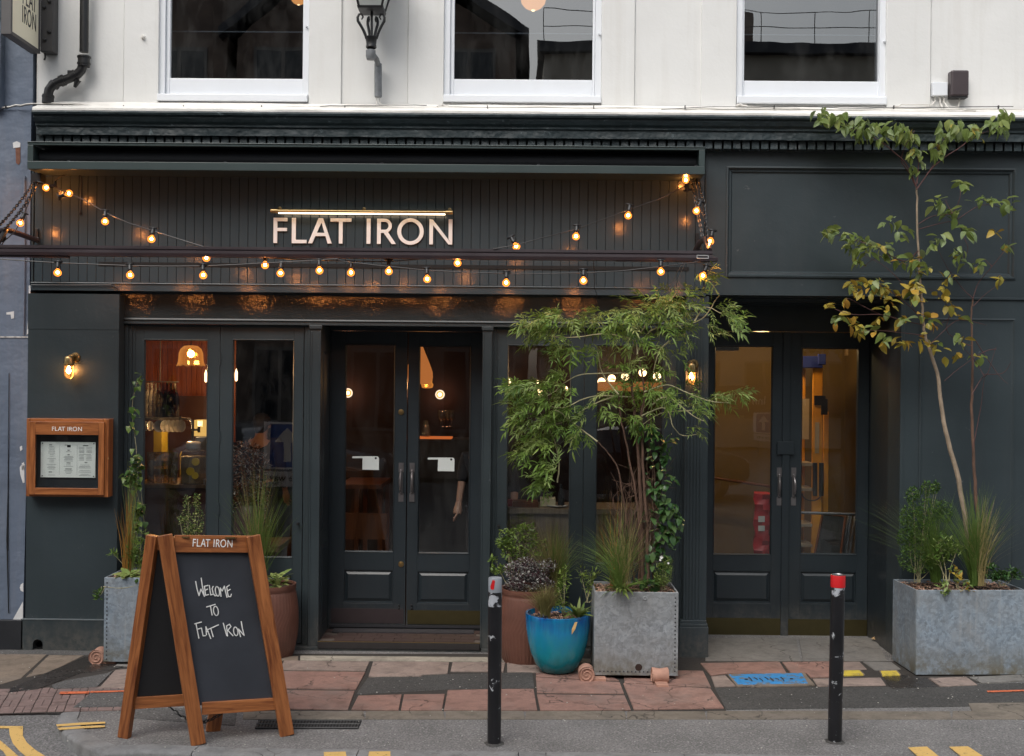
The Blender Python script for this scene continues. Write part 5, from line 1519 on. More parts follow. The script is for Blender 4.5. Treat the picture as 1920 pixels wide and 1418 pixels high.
# ---------------------------------------------------------------- bollards
M_boll = mat_paint('chipped_black_bollard_paint', (0.010,0.010,0.012), 0.3, 0.3, 6, 0.4, 30, wear=0.95, wcol=(0.42,0.44,0.46), bdist=0.003)
M_bollc = mat_paint('worn_bollard_top', (0.012,0.012,0.014), 0.35, 0.3, 6, 0.5, 30, wear=1.75, wcol=(0.42,0.44,0.48))
M_red = mat_paint('red_reflective_band', (0.55,0.008,0.012), 0.45, 0.06, 8, 0.1, 30)
def bollard(px, pyb, pyt, pxt, label, red):
    b = gp(px, pyb-3, 0.0); d = b.y
    t = at(pxt, pyt+2, d)
    base = empty('bollard', b, label, 'bollard', 'black steel bollards along the kerb')
    r = 12.9/FOC*(d+9)
    ax = (t-b); H = ax.length; ax.normalize()
    R = ax.to_track_quat('Z', 'Y').to_matrix().to_4x4()
    M = Matrix.Translation(b) @ R
    def part(name, mat, prof):
        mb = MB(); mb.lathe((0,0,0), prof, 28)
        me, _ = mb.mesh(name, mat, M=Matrix()); me.polygons.foreach_set('use_smooth', [True]*len(me.polygons))
        try: me.set_sharp_from_angle(angle=rad(35))
        except Exception: pass
        return add(name, me, base, M)
    hb = 0.075
    if red:
        part('post', M_boll, [(r,-0.05),(r,H-hb-0.06)]); part('worn_neck', M_bollc, [(r,H-hb-0.0595),(r,H-hb-0.002)])
        part('red_band', M_red, [(r+0.0022,H-hb-0.001),(r+0.0022,H-0.006),(r+0.001,H-0.003)])
        part('cap', M_steel, [(r+0.001,H-0.003),(r*0.9,H-0.001),(r*0.85,H-0.005),(0.0005,H-0.004)])
    else:
        part('post', M_boll, [(r,-0.05),(r,H-0.17)]); part('worn_neck', M_bollc, [(r,H-0.1699),(r,H-0.085)])
        part('bare_band', M_steel_b, [(r,H-0.0849),(r,H-0.004),(r*0.94,H)]); part('cap', M_steel_b, [(r*0.94,H),(0.0005,H-0.001)])
        mb = MB()
        pts = []
        n = 7
        zs2 = [(-0.004,0.018),(-0.012,0.035),(-0.018,0.05),(-0.015,0.07),(-0.005,0.078)]
        outl = [(1.0,-0.012),(0.99,-0.062),(0.93,-0.066),(0.80,-0.062),(0.76,-0.048),(0.84,-0.034),(0.90,-0.018),(0.94,-0.008)]
        vs = []
        for (sx_, dz) in outl:
            a = math.acos(max(-1, min(1, sx_)))
            vs.append(M @ Vector(((r+0.0015)*math.cos(a), -(r+0.0015)*math.sin(a), H+dz)))
        mb.poly(vs); mb.build('red_tape_remnant', M_red, base)
    # broken asphalt collar
    mb = MB(); pr_ = []
    for j in range(20):
        a = 2*PI*j/20; pr_.append((a, r+0.012+random.uniform(0,0.014)))
    mb.quads([b+Vector((math.cos(a)*rr2, math.sin(a)*rr2, 0.002)) for a, rr2 in pr_]+[b+Vector((math.cos(a)*r*0.9, math.sin(a)*r*0.9, 0.012)) for a, rr2 in pr_],
             [(j, (j+1) % 20, 20+(j+1) % 20, 20+j) for j in range(20)])
    mb.build('asphalt_collar', M_asphd, base, smooth=True)
M_steel_b = mat_paint('grey_bare_bollard_metal', (0.25,0.27,0.30), 0.45, 0.15, 12, 0.3, 40, wear=0.5, wcol=(0.45,0.45,0.48))
bollard(926.5, 1398, 1081, 928.5, 'black bollard with bare scratched top and a scrap of red tape, before the central doorway', False)
bollard(1565, 1394, 1075, 1571.5, 'black bollard with a clean red band, in front of the porch doors', True)

# ---------------------------------------------------------------- A-board
ab = empty('pavement_chalkboard', gp(385, 1390), 'teak framed A-board on the kerb with Welcome to Flat Iron chalked on black', 'chalkboard sign')
F1, F2 = gp(372, 1396), gp(538, 1379); B1, B2 = gp(233, 1383), gp(399, 1370.5)
T1 = at(302, 1004, (F1.y+B1.y)/2); T2 = at(476, 1006, (F2.y+B2.y)/2)
e = (F2-F1).normalized()
# front frame
def frame(L0, R0, L1, R1, w, nrm, th=0.045):
    """L0/R0 leg tops, L1/R1 leg feet (centres)"""
    beam('leg', L1, L0, w, th, e, M_teak, ab, 0.004)
    beam('leg', R1, R0, w, th, e, M_teak, ab, 0.004)
wleg = 0.085
def P_(t, s, L0, R0, L1, R1): return (L0.lerp(L1, t)).lerp(R0.lerp(R1, t), s)
nF = (F1-T1).cross(e).normalized();  nF = nF if nF.y < 0 else -nF
FL0, FR0 = at(309, 1003, T1.y-0.03), at(474, 1004.5, T2.y-0.03)
frame(FL0, FR0, F1, F2, wleg, nF)
def on_front(px, py, off=0.0): return on_plane(px, py, F1+nF*off, nF)
def strip4(q, mat, name, th=0.03, off=0.0, parent=ab, bevel=0.003):
    """board in the front plane between four measured corners, grain along its length"""
    w = [on_front(a, b, off) for a, b in q]
    p0, p1 = (w[0]+w[3])/2, (w[1]+w[2])/2
    wd = ((w[3]-w[0]).length+(w[2]-w[1]).length)/2
    return beam(name, p0, p1, wd, th, (w[3]-w[0]), mat, parent, bevel)
strip4([(325,1003),(473,1005),(472,1036),(328,1036)], M_teak, 'top_rail', 0.036, 0.002)
strip4([(377,1317),(522,1308),(525,1330),(380,1340)], M_teak, 'bottom_rail', 0.034, 0.001)
mb = MB(); w = [on_front(a, b, -0.006) for a, b in ((320,1030),(472,1030),(523,1314),(372,1322))]
mb.prism(w, -nF*0.008); mb.build('chalk_panel', M_chalk, ab)
# back frame
nB = (B1-T1).cross(e).normalized(); nB = nB if nB.y > 0 else -nB
BL0, BR0 = at(287, 1004, T1.y+0.03), at(458, 1006, T2.y+0.03)
beam('leg', B1, BL0, 0.07, 0.045, (F1-B1), M_teak, ab, 0.004)
beam('leg', B2, BR0, wleg, 0.045, e, M_teak, ab, 0.004)
beam('back_bottom_rail', B1.lerp(BL0, 0.17)+e*0.03, B2.lerp(BR0, 0.17), 0.07, 0.03, (0,0,1), M_teak, ab)
beam('back_top_rail', B1.lerp(BL0, 0.96)+e*0.03, B2.lerp(BR0, 0.96)-e*0.03, 0.08, 0.03, (0,0,1), M_teak, ab)
mb = MB(); w = [B1.lerp(BL0, 0.19)+e*0.02, B2.lerp(BR0, 0.19), B2.lerp(BR0, 0.95), B1.lerp(BL0, 0.95)+e*0.02]
mb.prism(w, nB*0.008); mb.build('back_panel', mat_plain('shade_black_back_board', (0.010,0.010,0.012), 0.7), ab)  # panel colour blackened to paint in the deep shade inside the A-frame
mb = MB(); chain(mb, B1.lerp(BL0, 0.16).lerp(B2.lerp(BR0, 0.16), 0.42), F1.lerp(FL0, 0.16).lerp(F2.lerp(FR0, 0.16), 0.38), r=0.0035, link=0.034, sag=0.10, w=0.55)
mb.build('chain', M_black, ab)
mb = MB()
for t_ in (0.25, 0.75): 
    p = T1.lerp(T2, t_); mb.box(p.x-0.03, p.x+0.03, p.y-0.02, p.y+0.02, p.z-0.012, p.z-0.004)
mb.build('hinges', M_brass, ab)
# lettering on the top rail
oA, eA = on_front(361, 1025, 0.021), on_front(435.5, 1026.5, 0.021)
ux_ = (eA-oA).normalized(); k_ = (eA-oA).length/1527
uz_ = ux_.cross(-nF).normalized(); uz_ = uz_ if uz_.z > 0 else -uz_
hA = (on_front(398, 1011.5, 0.021)-on_front(398, 1025.8, 0.021)).length
letters('FLATIRON', M_wlet, oA, ux_, uz_*(hA/(210*k_)), nF, k_, 0.0008, ab)
# chalk writing: strokes in the panel plane
S1 = 8.864
def cz(pts): return [(340+x/S1, 1060+y/S1) for x, y in pts]
def ell(cx, cy, rx, ry, n=14, a0=-1.2): return [(cx+rx*math.cos(a0+2*PI*i/n)+0.12*ry*math.sin(a0+2*PI*i/n), cy+ry*math.sin(a0+2*PI*i/n)) for i in range(n+1)]
strokes = {
 'welcome': [[(238,268),(262,400),(295,508),(325,395)], [(330,212),(348,340),(385,520)], [(325,395),(355,455),(382,515)], [(385,360),(402,500),(455,488)], [(378,352),(445,335)], [(392,420),(440,395)],
   [(465,335),(478,420),(490,495),(530,480)], [(530,350),(512,390),(530,470),(560,510),(600,500)], ell(600,435,34,80), [(660,520),(645,375),(680,430),(715,345),(735,440),(760,535)], [(755,360),(765,440),(780,520),(820,522),(832,480)], [(750,365),(800,330)], [(765,430),(815,400)]],
 'to': [[(418,695),(565,650)], [(485,680),(498,760),(512,830)], ell(575,760,40,78)],
 'flat': [[(220,975),(335,945)], [(242,965),(265,1080),(292,1215)], [(262,1065),(335,1045)], [(335,1045),(350,1120),(362,1175),(405,1170)], [(418,1160),(408,1020),(450,1120),(490,1220)], [(420,1105),(452,1100)], [(440,1070),(620,990)], [(490,1050),(510,1120),(530,1190)]],
 'iron': [[(697,962),(725,1065),(755,1170)], [(768,1180),(752,1010),(800,980),(825,1020),(765,1090)], [(775,1085),(860,1175)], ell(905,1100,36,72), [(985,1190),(950,1060)], [(950,1060),(1045,1170)], [(1045,1170),(1015,1050),(995,935)]],
}
M_ch = mat_plain('white_chalk', (0.78,0.78,0.76), 0.8, 0, 0.12, 200)
for wname, ss in strokes.items():
    mb = MB()
    for st in ss:
        st = cz(st)
        # smooth
        pts = [on_front(x, y, 0.0015) for x, y in st]
        for p, q_ in zip(pts[:-1], pts[1:]):
            d = (q_-p)
            if d.length < 1e-6: continue
            d.normalize()
            s_ = d.cross(nF)*0.0029
            p2, q2 = p-d*0.0015, q_+d*0.0015
            mb.hexa([p2-s_-nF*0.002, q2-s_-nF*0.002, q2+s_-nF*0.002, p2+s_-nF*0.002, p2-s_, q2-s_, q2+s_, p2+s_])
    mb.build('chalk_word', M_ch, ab)

# ---------------------------------------------------------------- planters and pots
def mat_galv(name, col=(0.33,0.36,0.385)):
    t = NT(name); p = t.pos()
    v = t.n('TexVoronoi'); v.inputs['Scale'].default_value = 48; v.inputs['Randomness'].default_value = 1
    d = t.n('TexNoise'); d.inputs['Scale'].default_value = 12; d.inputs['Detail'].default_value = 5; t.l(p, d.inputs['Vector'])
    vm = t.n('VectorMath'); vm.operation = 'MULTIPLY_ADD'; t.l(d.outputs['Color'], vm.inputs[0]); vm.inputs[1].default_value = (0.12,0.12,0.12); t.l(p, vm.inputs[2])
    t.l(vm.outputs[0], v.inputs['Vector'])
    sp = t.n('SeparateColor'); t.l(v.outputs['Color'], sp.inputs[0])
    n1 = t.noise(p, 4, 6, 0.65)
    c = t.mix(t.math('MULTIPLY', sp.outputs[0], 0.9), sc(col, 0.74), sc(col, 1.22))
    c = t.mix(t.ramp(n1, [(0.35,0),(0.7,0.7)]), c, (0.31,0.315,0.31))
    c = t.mix(t.math('MULTIPLY', t.ramp(t.noise(p, 17, 6, 0.75, 0.8), [(0.38,1),(0.5,0)]), 0.4), c, sc(col, 0.5))
    fl = t.ramp(t.noise(p, 30, 8, 0.7, 0.8), [(0.63,0),(0.67,1)])
    c = t.mix(t.math('MULTIPLY', fl, 0.4), c, (0.5,0.52,0.52))
    dk = t.ramp(t.noise(t.pos((12,12,3)), 2.2, 7, 0.7), [(0.60,0),(0.74,0.6)])
    c = t.mix(dk, c, (0.12,0.115,0.10))
    g = t.n('NewGeometry'); sx = t.n('SeparateXYZ'); t.l(g.outputs['Position'], sx.inputs[0])
    wsx = t.noise(t.pos((34,34,1.1)), 1.0, 5, 0.6)
    c = t.mix(t.math('MULTIPLY', t.ramp(wsx, [(0.56,0),(0.72,0.45)]), 1.0), c, (0.42,0.43,0.43))
    low = t.math('MULTIPLY', t.ramp(sx.outputs[2], [(0.03,1),(0.22,0)]), t.ramp(t.noise(p, 9, 6, 0.7), [(0.38,0),(0.58,0.85)]))
    c = t.mix(low, c, (0.15,0.125,0.07))
    t.bsdf(c, t.mix(sp.outputs[0], 0.42, 0.62), 0.35, t.bump(t.noise(p, 3.5, 2), 0.5, 0.02, t.bump(n1, 0.3, 0.006))); return t.m
M_galv = mat_galv('galvanised_steel'); M_galv2 = mat_galv('galvanised_steel_blue', (0.29,0.36,0.43))
M_soil = mat_plain('dark_soil', (0.03,0.022,0.017), 0.95, 0, 0.5, 60, bump=0.8)
M_pebble = None
t = NT('mulch_chips'); p = t.pos(); 
vv = t.n('TexVoronoi'); vv.inputs['Scale'].default_value = 60; t.l(p, vv.inputs['Vector'])
sp_ = t.n('SeparateColor'); t.l(vv.outputs['Color'], sp_.inputs[0])
t.bsdf(t.ramp(sp_.outputs[0], [(0.1,(0.12,0.06,0.04)),(0.45,(0.32,0.17,0.11)),(0.8,(0.48,0.33,0.24))]), 0.8); M_mulch = t.m
def pebbles(parent, pts_fn, n, name='mulch'):
    mb = MB()
    for _ in range(n):
        c = pts_fn(); r = random.uniform(0.006, 0.013)
        R = Matrix.Rotation(random.uniform(0, 6.28), 3, 'Z') @ Matrix.Rotation(random.uniform(-0.5, 0.5), 3, 'X')
        a, b_ = r*random.uniform(0.8,1.5), r*random.uniform(0.6,1.0)
        vs = [c+R@Vector(v) for v in ((a,0,0),(0,b_,0),(-a,0,0),(0,-b_,0),(0,0,r*0.55),(0,0,-r*0.5))]
        mb.quads(vs, [(0,1,4),(1,2,4),(2,3,4),(3,0,4)])
    o = mb.build(name, M_mulch, parent); o['kind'] = 'stuff'
def box_planter(c0, c1, depth, z0, z1, yaw, label, mat, rivets=(), grp=None, thick=0.012):
    """c0,c1 front bottom corners px; real box with rim, soil"""
    A_ = gp(c0[0], c0[1], z0); B2_ = gp(c1[0], c1[1], z0)
    W2 = (B2_-A_).length
    cx_, cy_ = (A_.x+B2_.x)/2, (A_.y+B2_.y)/2
    M = Matrix.Translation((cx_, cy_, 0)) @ Matrix.Rotation(yaw, 4, 'Z')
    t = empty('galvanised_planter', (cx_, cy_+depth/2, z0), label, 'planter', grp)
    h = W2/2
    def bx(mb, x0, x1, y0, y1, za, zb_):
        vs = [(x0,y0,za),(x1,y0,za),(x1,y1,za),(x0,y1,za),(x0,y0,zb_),(x1,y0,zb_),(x1,y1,zb_),(x0,y1,zb_)]
        mb.hexa([M @ Vector(v) for v in vs])
    mb = MB()
    bx(mb, -h, h, 0, thick, z0, z1); bx(mb, -h, h, depth-thick, depth, z0, z1)
    bx(mb, -h, -h+thick, thick, depth-thick, z0, z1); bx(mb, h-thick, h, thick, depth-thick, z0, z1)
    bx(mb, -h+thick, h-thick, thick, depth-thick, z0, z0+0.02)
    o = mb.build('box', mat, t, bevel=0.003)
    mb = MB(); bx(mb, -h+thick, h-thick, thick, depth-thick, z1-0.10, z1-0.03); mb.build('soil', M_soil, t)
    pebbles(t, lambda: M @ Vector((random.uniform(-h+0.02, h-0.02), random.uniform(0.02, depth-0.02), z1-0.028+random.uniform(0,0.018))), 700)
    rm_ = MB(); r_ = 0.0065
    rv = MB(); rv.lathe((0,0,0), [(0.0005,-0.0045),(0.0045,-0.003),(0.0062,0)], 8, 'Y'); rme, _ = rv.mesh('rivet', mat_plain('dark_rivet', (0.06,0.06,0.065), 0.5, 0.5) if 'dark_rivet' not in bpy.data.materials else bpy.data.materials['dark_rivet'], M=Matrix())
    for (side, a, b) in rivets:
        n = int(abs(b-a)/0.0285)
        for k in range(n+1):
            u = a+(b-a)*k/n
            x, z = (side*(h-0.022), u) if side in (-1, 1) else (u, z0+0.028)
            add('rivet', rme, t, M @ Matrix.Translation((x, 0, z)))
    return t, M, h
zpm = gp(1190, 1265, 0).z
M_drip = M_gap
# mid planter
t_mid, Mm, hm = box_planter((1114,1267.5), (1270,1266.5), 0.42, 0.035, 0.035+0.605, 0.0, 'square riveted galvanised planter of tall feathery shrub, standing on scroll feet', M_galv, [(1, 0.07, 0.6), (0, -0.26, 0.2)], 'galvanised planters')
mb = MB(); 
for (u, v, r) in ((0.06, 0.56, 0.012), ): mb.lathe(Mm @ Vector((u, 0, 0.035+v)), [(0.0005,-0.004),(0.006,-0.004),(0.009,-0.006),(0.016,-0.004),(0.018,0)], 14, 'Y')
mb.lathe(Mm @ Vector((-0.10, 0, 0.035+0.53)), [(0.0005,-0.003),(0.009,-0.003),(0.010,0)], 12, 'Y')
mb.build('bolt', M_galv, t_mid, smooth=True)
mb = MB(); mb.lathe(Mm @ Vector((0.02, 0, 0.035+0.06)), [(0.0005,-0.0025),(0.022,-0.0025),(0.026,0.0)], 14, 'Y'); mb.build('drain_hole', mat_plain('rusty_hole', (0.03,0.015,0.01), 0.9, 0, 0.5), t_mid)
# left planter
t_left, Ml, hl = box_planter((194,1241), (350,1243), 0.40, 0.03, 0.03+0.63, 0.0, 'square galvanised planter half hidden behind the chalkboard, rivets down its left edge', M_galv2, [(-1, 0.05, 0.62)], 'galvanised planters')
# right planter
t_rt, Mr, hr_ = box_planter((1719,1267), (1921,1264), 0.46, 0.012, 0.012+0.628, rad(3.2), 'long plain galvanised planter at the right edge, holding the small tree and grasses', M_galv2, [], 'galvanised planters')

def scroll_foot(px, py, label, face=0.0, r=0.058):
    b = gp(px, py)
    t = empty('scroll_foot', b, label, 'pot foot', 'terracotta scroll feet under the planters')
    M = Matrix.Translation(b) @ Matrix.Rotation(face, 4, 'Z')
    prof = []
    for i in range(30):
        a = i/29*4.2*PI; rr_ = r*(1-i/29*0.86); prof.append((rr_*math.cos(a-PI/2), rr_*math.sin(a-PI/2)))
    mb = MB(); wd = 0.058
    mb.lathe(Vector((0,0,r)), [(0.0005,-wd*0.86),(r*0.93,-wd*0.86),(r*0.97,-wd),(r,-wd*0.9),(r*0.86,0),(r,wd*0.9),(r*0.97,wd),(0.0005,wd*0.86)], 24, 'Y')
    pts = [Vector((x, -wd*0.9, r+z)) for x, z in prof]
    mb.tube(pts, [0.0075*(1-0.5*i/29) for i in range(30)], 6)
    mb.hexa([Vector(v) for v in ((0,-wd*0.8,0),(0.14,-wd*0.7,0),(0.14,wd*0.7,0),(0,wd*0.8,0),(0,-wd*0.8,0.028),(0.14,-wd*0.7,0.026),(0.14,wd*0.7,0.026),(0,wd*0.8,0.028))])
    mb.v = [M @ v for v in mb.v]
    mb.build('foot', M_terra, t, smooth=True)
M_terra = mat_paint('terracotta', (0.40,0.22,0.16), 0.75, 0.2, 14, 0.4, 60, wear=0.3, wcol=(0.5,0.36,0.28))
scroll_foot(1099, 1277, 'scrolled terracotta foot showing its spiral, between the blue pot and square planter')
scroll_foot(1237, 1282, 'terracotta foot seen end on, at the right front of the square planter', rad(-88))
scroll_foot(185, 1244, 'scrolled terracotta foot under the left galvanised planter')

def mat_glaze(name):
    t = NT(name); p = t.pos(); g = t.n('NewGeometry'); sx = t.n('SeparateXYZ'); t.l(g.outputs['Position'], sx.inputs[0])
    n1 = t.noise(p, 7, 6, 0.6, 0.5); n2 = t.noise(t.pos((20,20,2)), 1.5, 4)
    zz = t.math('ADD', sx.outputs[2], t.math('MULTIPLY', t.math('SUBTRACT', n2, 0.5), 0.22))
    c = t.ramp(t.math('MULTIPLY', zz, 2.0), [(0.05,(0.008,0.15,0.17)),(0.35,(0.010,0.26,0.34)),(0.66,(0.008,0.21,0.42)),(0.86,(0.004,0.09,0.28)),(0.93,(0.003,0.03,0.12))])
    c = t.mix(t.ramp(n1, [(0.4,0),(0.75,0.5)]), c, (0.012,0.22,0.24))
    t.bsdf(c, 0.22, 0, t.bump(t.noise(p, 25, 3), 0.12, 0.004), 0.6); return t.m
M_glaze = mat_glaze('turquoise_glaze')
def pot(px, pyb, prof, mat, name, label, n=48, rib=None, yoff=0.0):
    b = gp(px, pyb); b.y += yoff
    t = empty(name, b, label, 'plant pot')
    mb = MB(); mb.lathe(b, prof, n)
    o = mb.build('vessel', mat, t, smooth=True)
    return t, b
bp, bpos = pot(1046, 1268, [(0.001,0.02),(0.122,0.02),(0.133,0.026),(0.165,0.07),(0.200,0.15),(0.222,0.24),(0.236,0.33),(0.241,0.40),(0.243,0.437),(0.239,0.446),(0.225,0.446),(0.222,0.43),(0.21,0.36),(0.001,0.36)], M_glaze, 'blue_glazed_pot', 'glossy turquoise blue glazed pot in front, between brown pot and square planter', yoff=0.10)
mb = MB(); mb.lathe(bpos+Vector((0,0,0.37)), [(0.0005,0.035),(0.207,0.03)], 30); mb.build('soil', M_soil, bp)
def disc(c, r, z): 
    def f():
        a, q = random.uniform(0, 2*PI), r*math.sqrt(random.random()); return c+Vector((q*math.cos(a), q*math.sin(a), z+random.uniform(0,0.016)))
    return f
pebbles(bp, disc(bpos, 0.20, 0.405), 420)
mb = MB()
for a in (-2.2, -0.9, 0.9, 2.2): mb.box(bpos.x+0.09*math.cos(a)-0.02, bpos.x+0.09*math.cos(a)+0.02, bpos.y+0.09*math.sin(a)-0.02, bpos.y+0.09*math.sin(a)+0.02, 0.0, 0.02)
mb.build('pot_feet', M_gap, bp)
mb = MB(); a = at(1080,1168,bpos.y-0.23); b_ = at(1072,1190,bpos.y-0.235)
mb.poly([a+Vector((-.008,0,.004)), a+Vector((.010,0,.006)), a.lerp(b_,0.5)+Vector((.010,-.006,0)), b_, a.lerp(b_,0.55)+Vector((-.014,-.004,0))])
tag(mb.build('dead_leaf', mat_plain('dry_tan_leaf', (0.5,0.33,0.12), 0.7), None), 'dry tan leaf hanging over the rim of the turquoise pot', 'leaf')

M_brownpot = mat_paint('brown_ribbed_glaze', (0.13,0.055,0.038), 0.42, 0.2, 6, 0.2, 40, spec=0.5)
def ribbed_pot(px, pyb, R, H, label, yoff):
    b = gp(px, pyb); b.y += yoff
    t = empty('ribbed_brown_pot', b, label, 'plant pot', 'ribbed brown pots')
    n = 144; rings = []
    prof = [(0.80,0.0),(0.84,0.02),(0.84,0.035)]
    zs_l = [0.035+i*(0.855/34) for i in range(35)]
    vs = []; hh_ = []
    def base_r(z): return 0.84+0.18*math.sin(PI*min(1, max(0, (z-0.02)/0.98)))**0.8
    hs_ = [0.0, 0.018, 0.035]+[0.05+0.84*i/56 for i in range(57)]+[0.905, 0.92, 0.94, 0.97, 0.99, 1.0, 1.0, 0.97]
    for ii, z in enumerate(hs_):
        for j in range(n):
            a = 2*PI*j/n
            r = base_r(z)
            if 0.05 <= z <= 0.89:
                if 0.42 < z < 0.68:      # chevron band
                    zz = (z-0.42)/0.26
                    ph = a*48 + (3.2 if zz < 0.5 else -3.2)*(abs(zz-0.5)*2.2)*2.2
                else: ph = a*48
                r += 0.011*math.sin(ph)
            elif z > 0.9: r = 0.90 if z < 0.93 else 0.93
            if ii == len(hs_)-2: r = 0.86
            if ii == len(hs_)-1: r = 0.85
            vs.append(b+Vector((R*r*math.cos(a), R*r*math.sin(a), H*z)))
    k = len(hs_)
    mb = MB(); mb.quads(vs, [(i*n+j, i*n+(j+1) % n, (i+1)*n+(j+1) % n, (i+1)*n+j) for i in range(k-1) for j in range(n)])
    mb.build('vessel', M_brownpot, t, smooth=True)
    mb = MB(); mb.lathe(b, [(0.0005,H*0.93),(R*0.86,H*0.92)], 30); mb.build('soil', M_soil, t)
    return t, b
rp1, rp1b = ribbed_pot(988, 1247, 0.225, 0.565, 'brown ribbed pot behind the turquoise pot, beside the central doorway', 0.14)
rp2, rp2b = ribbed_pot(499, 1236, 0.215, 0.56, 'brown ribbed pot peeping out to the right of the chalkboard', 0.12)

# ---------------------------------------------------------------- plants
rnd = random.Random(11)
def leaf_mesh(name, mat, L, Wd, kind='ovate', fold=0.25, droop=0.25):
    mb = MB()
    if kind == 'ovate': prof = [(0,0.02),(0.15,0.55),(0.38,1.0),(0.65,0.85),(0.88,0.4),(1.0,0.0)]
    elif kind == 'heart': prof = [(0,0.5),(0.06,0.95),(0.3,1.0),(0.6,0.7),(0.85,0.3),(1.0,0.0)]
    else: prof = [(0,0.1),(0.25,0.9),(0.5,1.0),(0.75,0.65),(1.0,0.0)]
    ctr, lf, rt = [], [], []
    for (u, w) in prof:
        y = u*L; z = -droop*L*u*u
        ctr.append((0, y, z)); hw = w*Wd/2
        lf.append((-hw, y, z+hw*fold)); rt.append((hw, y, z+hw*fold))
    n = len(prof)
    vs = ctr+lf+rt
    fs = []
    for i in range(n-1):
        fs.append((i, n+i, n+i+1, i+1)); fs.append((2*n+i, i, i+1, 2*n+i+1))
    mb.quads(vs, fs)
    me, _ = mb.mesh(name, mat, M=Matrix())
    me.polygons.foreach_set('use_smooth', [True]*len(me.polygons))
    return me
def orient(pos, d, roll=0.0, s=1.0):
    """matrix whose local +Y runs along d"""
    d = Vector(d).normalized()
    up = Vector((0,0,1)) if abs(d.z) < 0.95 else Vector((0,-1,0))
    x = d.cross(up).normalized(); z = x.cross(d)
    M = Matrix(((x.x,d.x,z.x,pos[0]),(x.y,d.y,z.y,pos[1]),(x.z,d.z,z.z,pos[2]),(0,0,0,1)))
    return M @ Matrix.Rotation(roll, 4, 'Y') @ Matrix.Scale(s, 4)
M_lg = mat_leaf('tree_leaf_green', [(0.08,0.13,0.03),(0.18,0.24,0.06),(0.30,0.34,0.11)], 0.45, 0.4)
M_ly = mat_leaf('tree_leaf_yellowing', [(0.16,0.18,0.03),(0.38,0.28,0.04),(0.48,0.27,0.05)])
M_lpale = mat_leaf('tree_leaf_pale', [(0.12,0.17,0.07),(0.2,0.26,0.11),(0.26,0.31,0.16)])
M_ivy = mat_leaf('ivy_leaf', [(0.03,0.08,0.016),(0.06,0.13,0.03),(0.14,0.21,0.055)], 0.35)
M_gloss = mat_leaf('glossy_climber_leaf', [(0.016,0.055,0.016),(0.04,0.10,0.03),(0.10,0.17,0.06)], 0.25)
M_fern = mat_leaf('feathery_leaf', [(0.05,0.11,0.016),(0.12,0.21,0.035),(0.24,0.32,0.07)], 0.45)
M_ferny = mat_leaf('feathery_leaf_light', [(0.12,0.20,0.05),(0.20,0.28,0.08),(0.32,0.36,0.13)], 0.45)
M_grass = mat_leaf('fresh_grass', [(0.055,0.11,0.02),(0.12,0.19,0.04),(0.22,0.27,0.08)], 0.5, 0.3)
M_grasst = mat_leaf('tan_grass', [(0.12,0.12,0.04),(0.25,0.21,0.08),(0.38,0.30,0.14)], 0.6, 0.2)
M_dry = mat_leaf('dry_orange_reed', [(0.22,0.11,0.02),(0.40,0.20,0.04),(0.5,0.30,0.08)], 0.6, 0.2)
M_purp = mat_leaf('purple_leaf', [(0.035,0.012,0.02),(0.07,0.025,0.035),(0.10,0.05,0.06)], 0.4, 0.1)
M_silv = mat_leaf('silver_edged_leaf', [(0.18,0.19,0.17),(0.30,0.30,0.28),(0.42,0.42,0.40)], 0.5, 0.1)
M_blk = mat_leaf('black_rosette_leaf', [(0.008,0.008,0.012),(0.015,0.014,0.02),(0.02,0.02,0.025)], 0.35, 0.02)
M_bark = mat_paint('pale_bark', (0.27,0.21,0.15), 0.85, 0.3, 12, 0.8, 60)
M_bark2 = mat_paint('brown_bark', (0.11,0.062,0.042), 0.85, 0.3, 12, 0.8, 60)
M_twig = mat_paint('dark_red_twig', (0.075,0.03,0.028), 0.7, 0.3, 12, 0.2, 60)
M_gstem = mat_paint('green_tan_stem', (0.36,0.33,0.19), 0.7, 0.25, 12, 0.3, 60)

def smooth_pts(pts, k=4):
    P_l = [Vector(p) for p in pts]; out = []
    for i in range(len(P_l)-1):
        p0 = P_l[max(i-1,0)]; p1 = P_l[i]; p2 = P_l[i+1]; p3 = P_l[min(i+2,len(P_l)-1)]
        for j in range(k):
            t = j/k
            out.append(0.5*((2*p1)+(p2-p0)*t+(2*p0-5*p1+4*p2-p3)*t*t+(3*p1-p0-3*p2+p3)*t**3))
    out.append(P_l[-1]); return out
def stem(mb, pxs, Y, r0, r1, n=7, jy=0.0):
    if pxs and len(pxs[0]) == 3: P_l = [at(a, b, c) for a, b, c in pxs]
    else: P_l = [at(a, b, Y+jy*math.sin(i*1.7)) for i, (a, b) in enumerate(pxs)]
    P_l = smooth_pts(P_l)
    for i in range(1, len(P_l)-1): P_l[i] = P_l[i]+Vector((rnd.uniform(-1,1), rnd.uniform(-1,1), 0))*min(0.004, r0*0.5)
    mb.tube(P_l, r0, n, r1=r1)
    return P_l

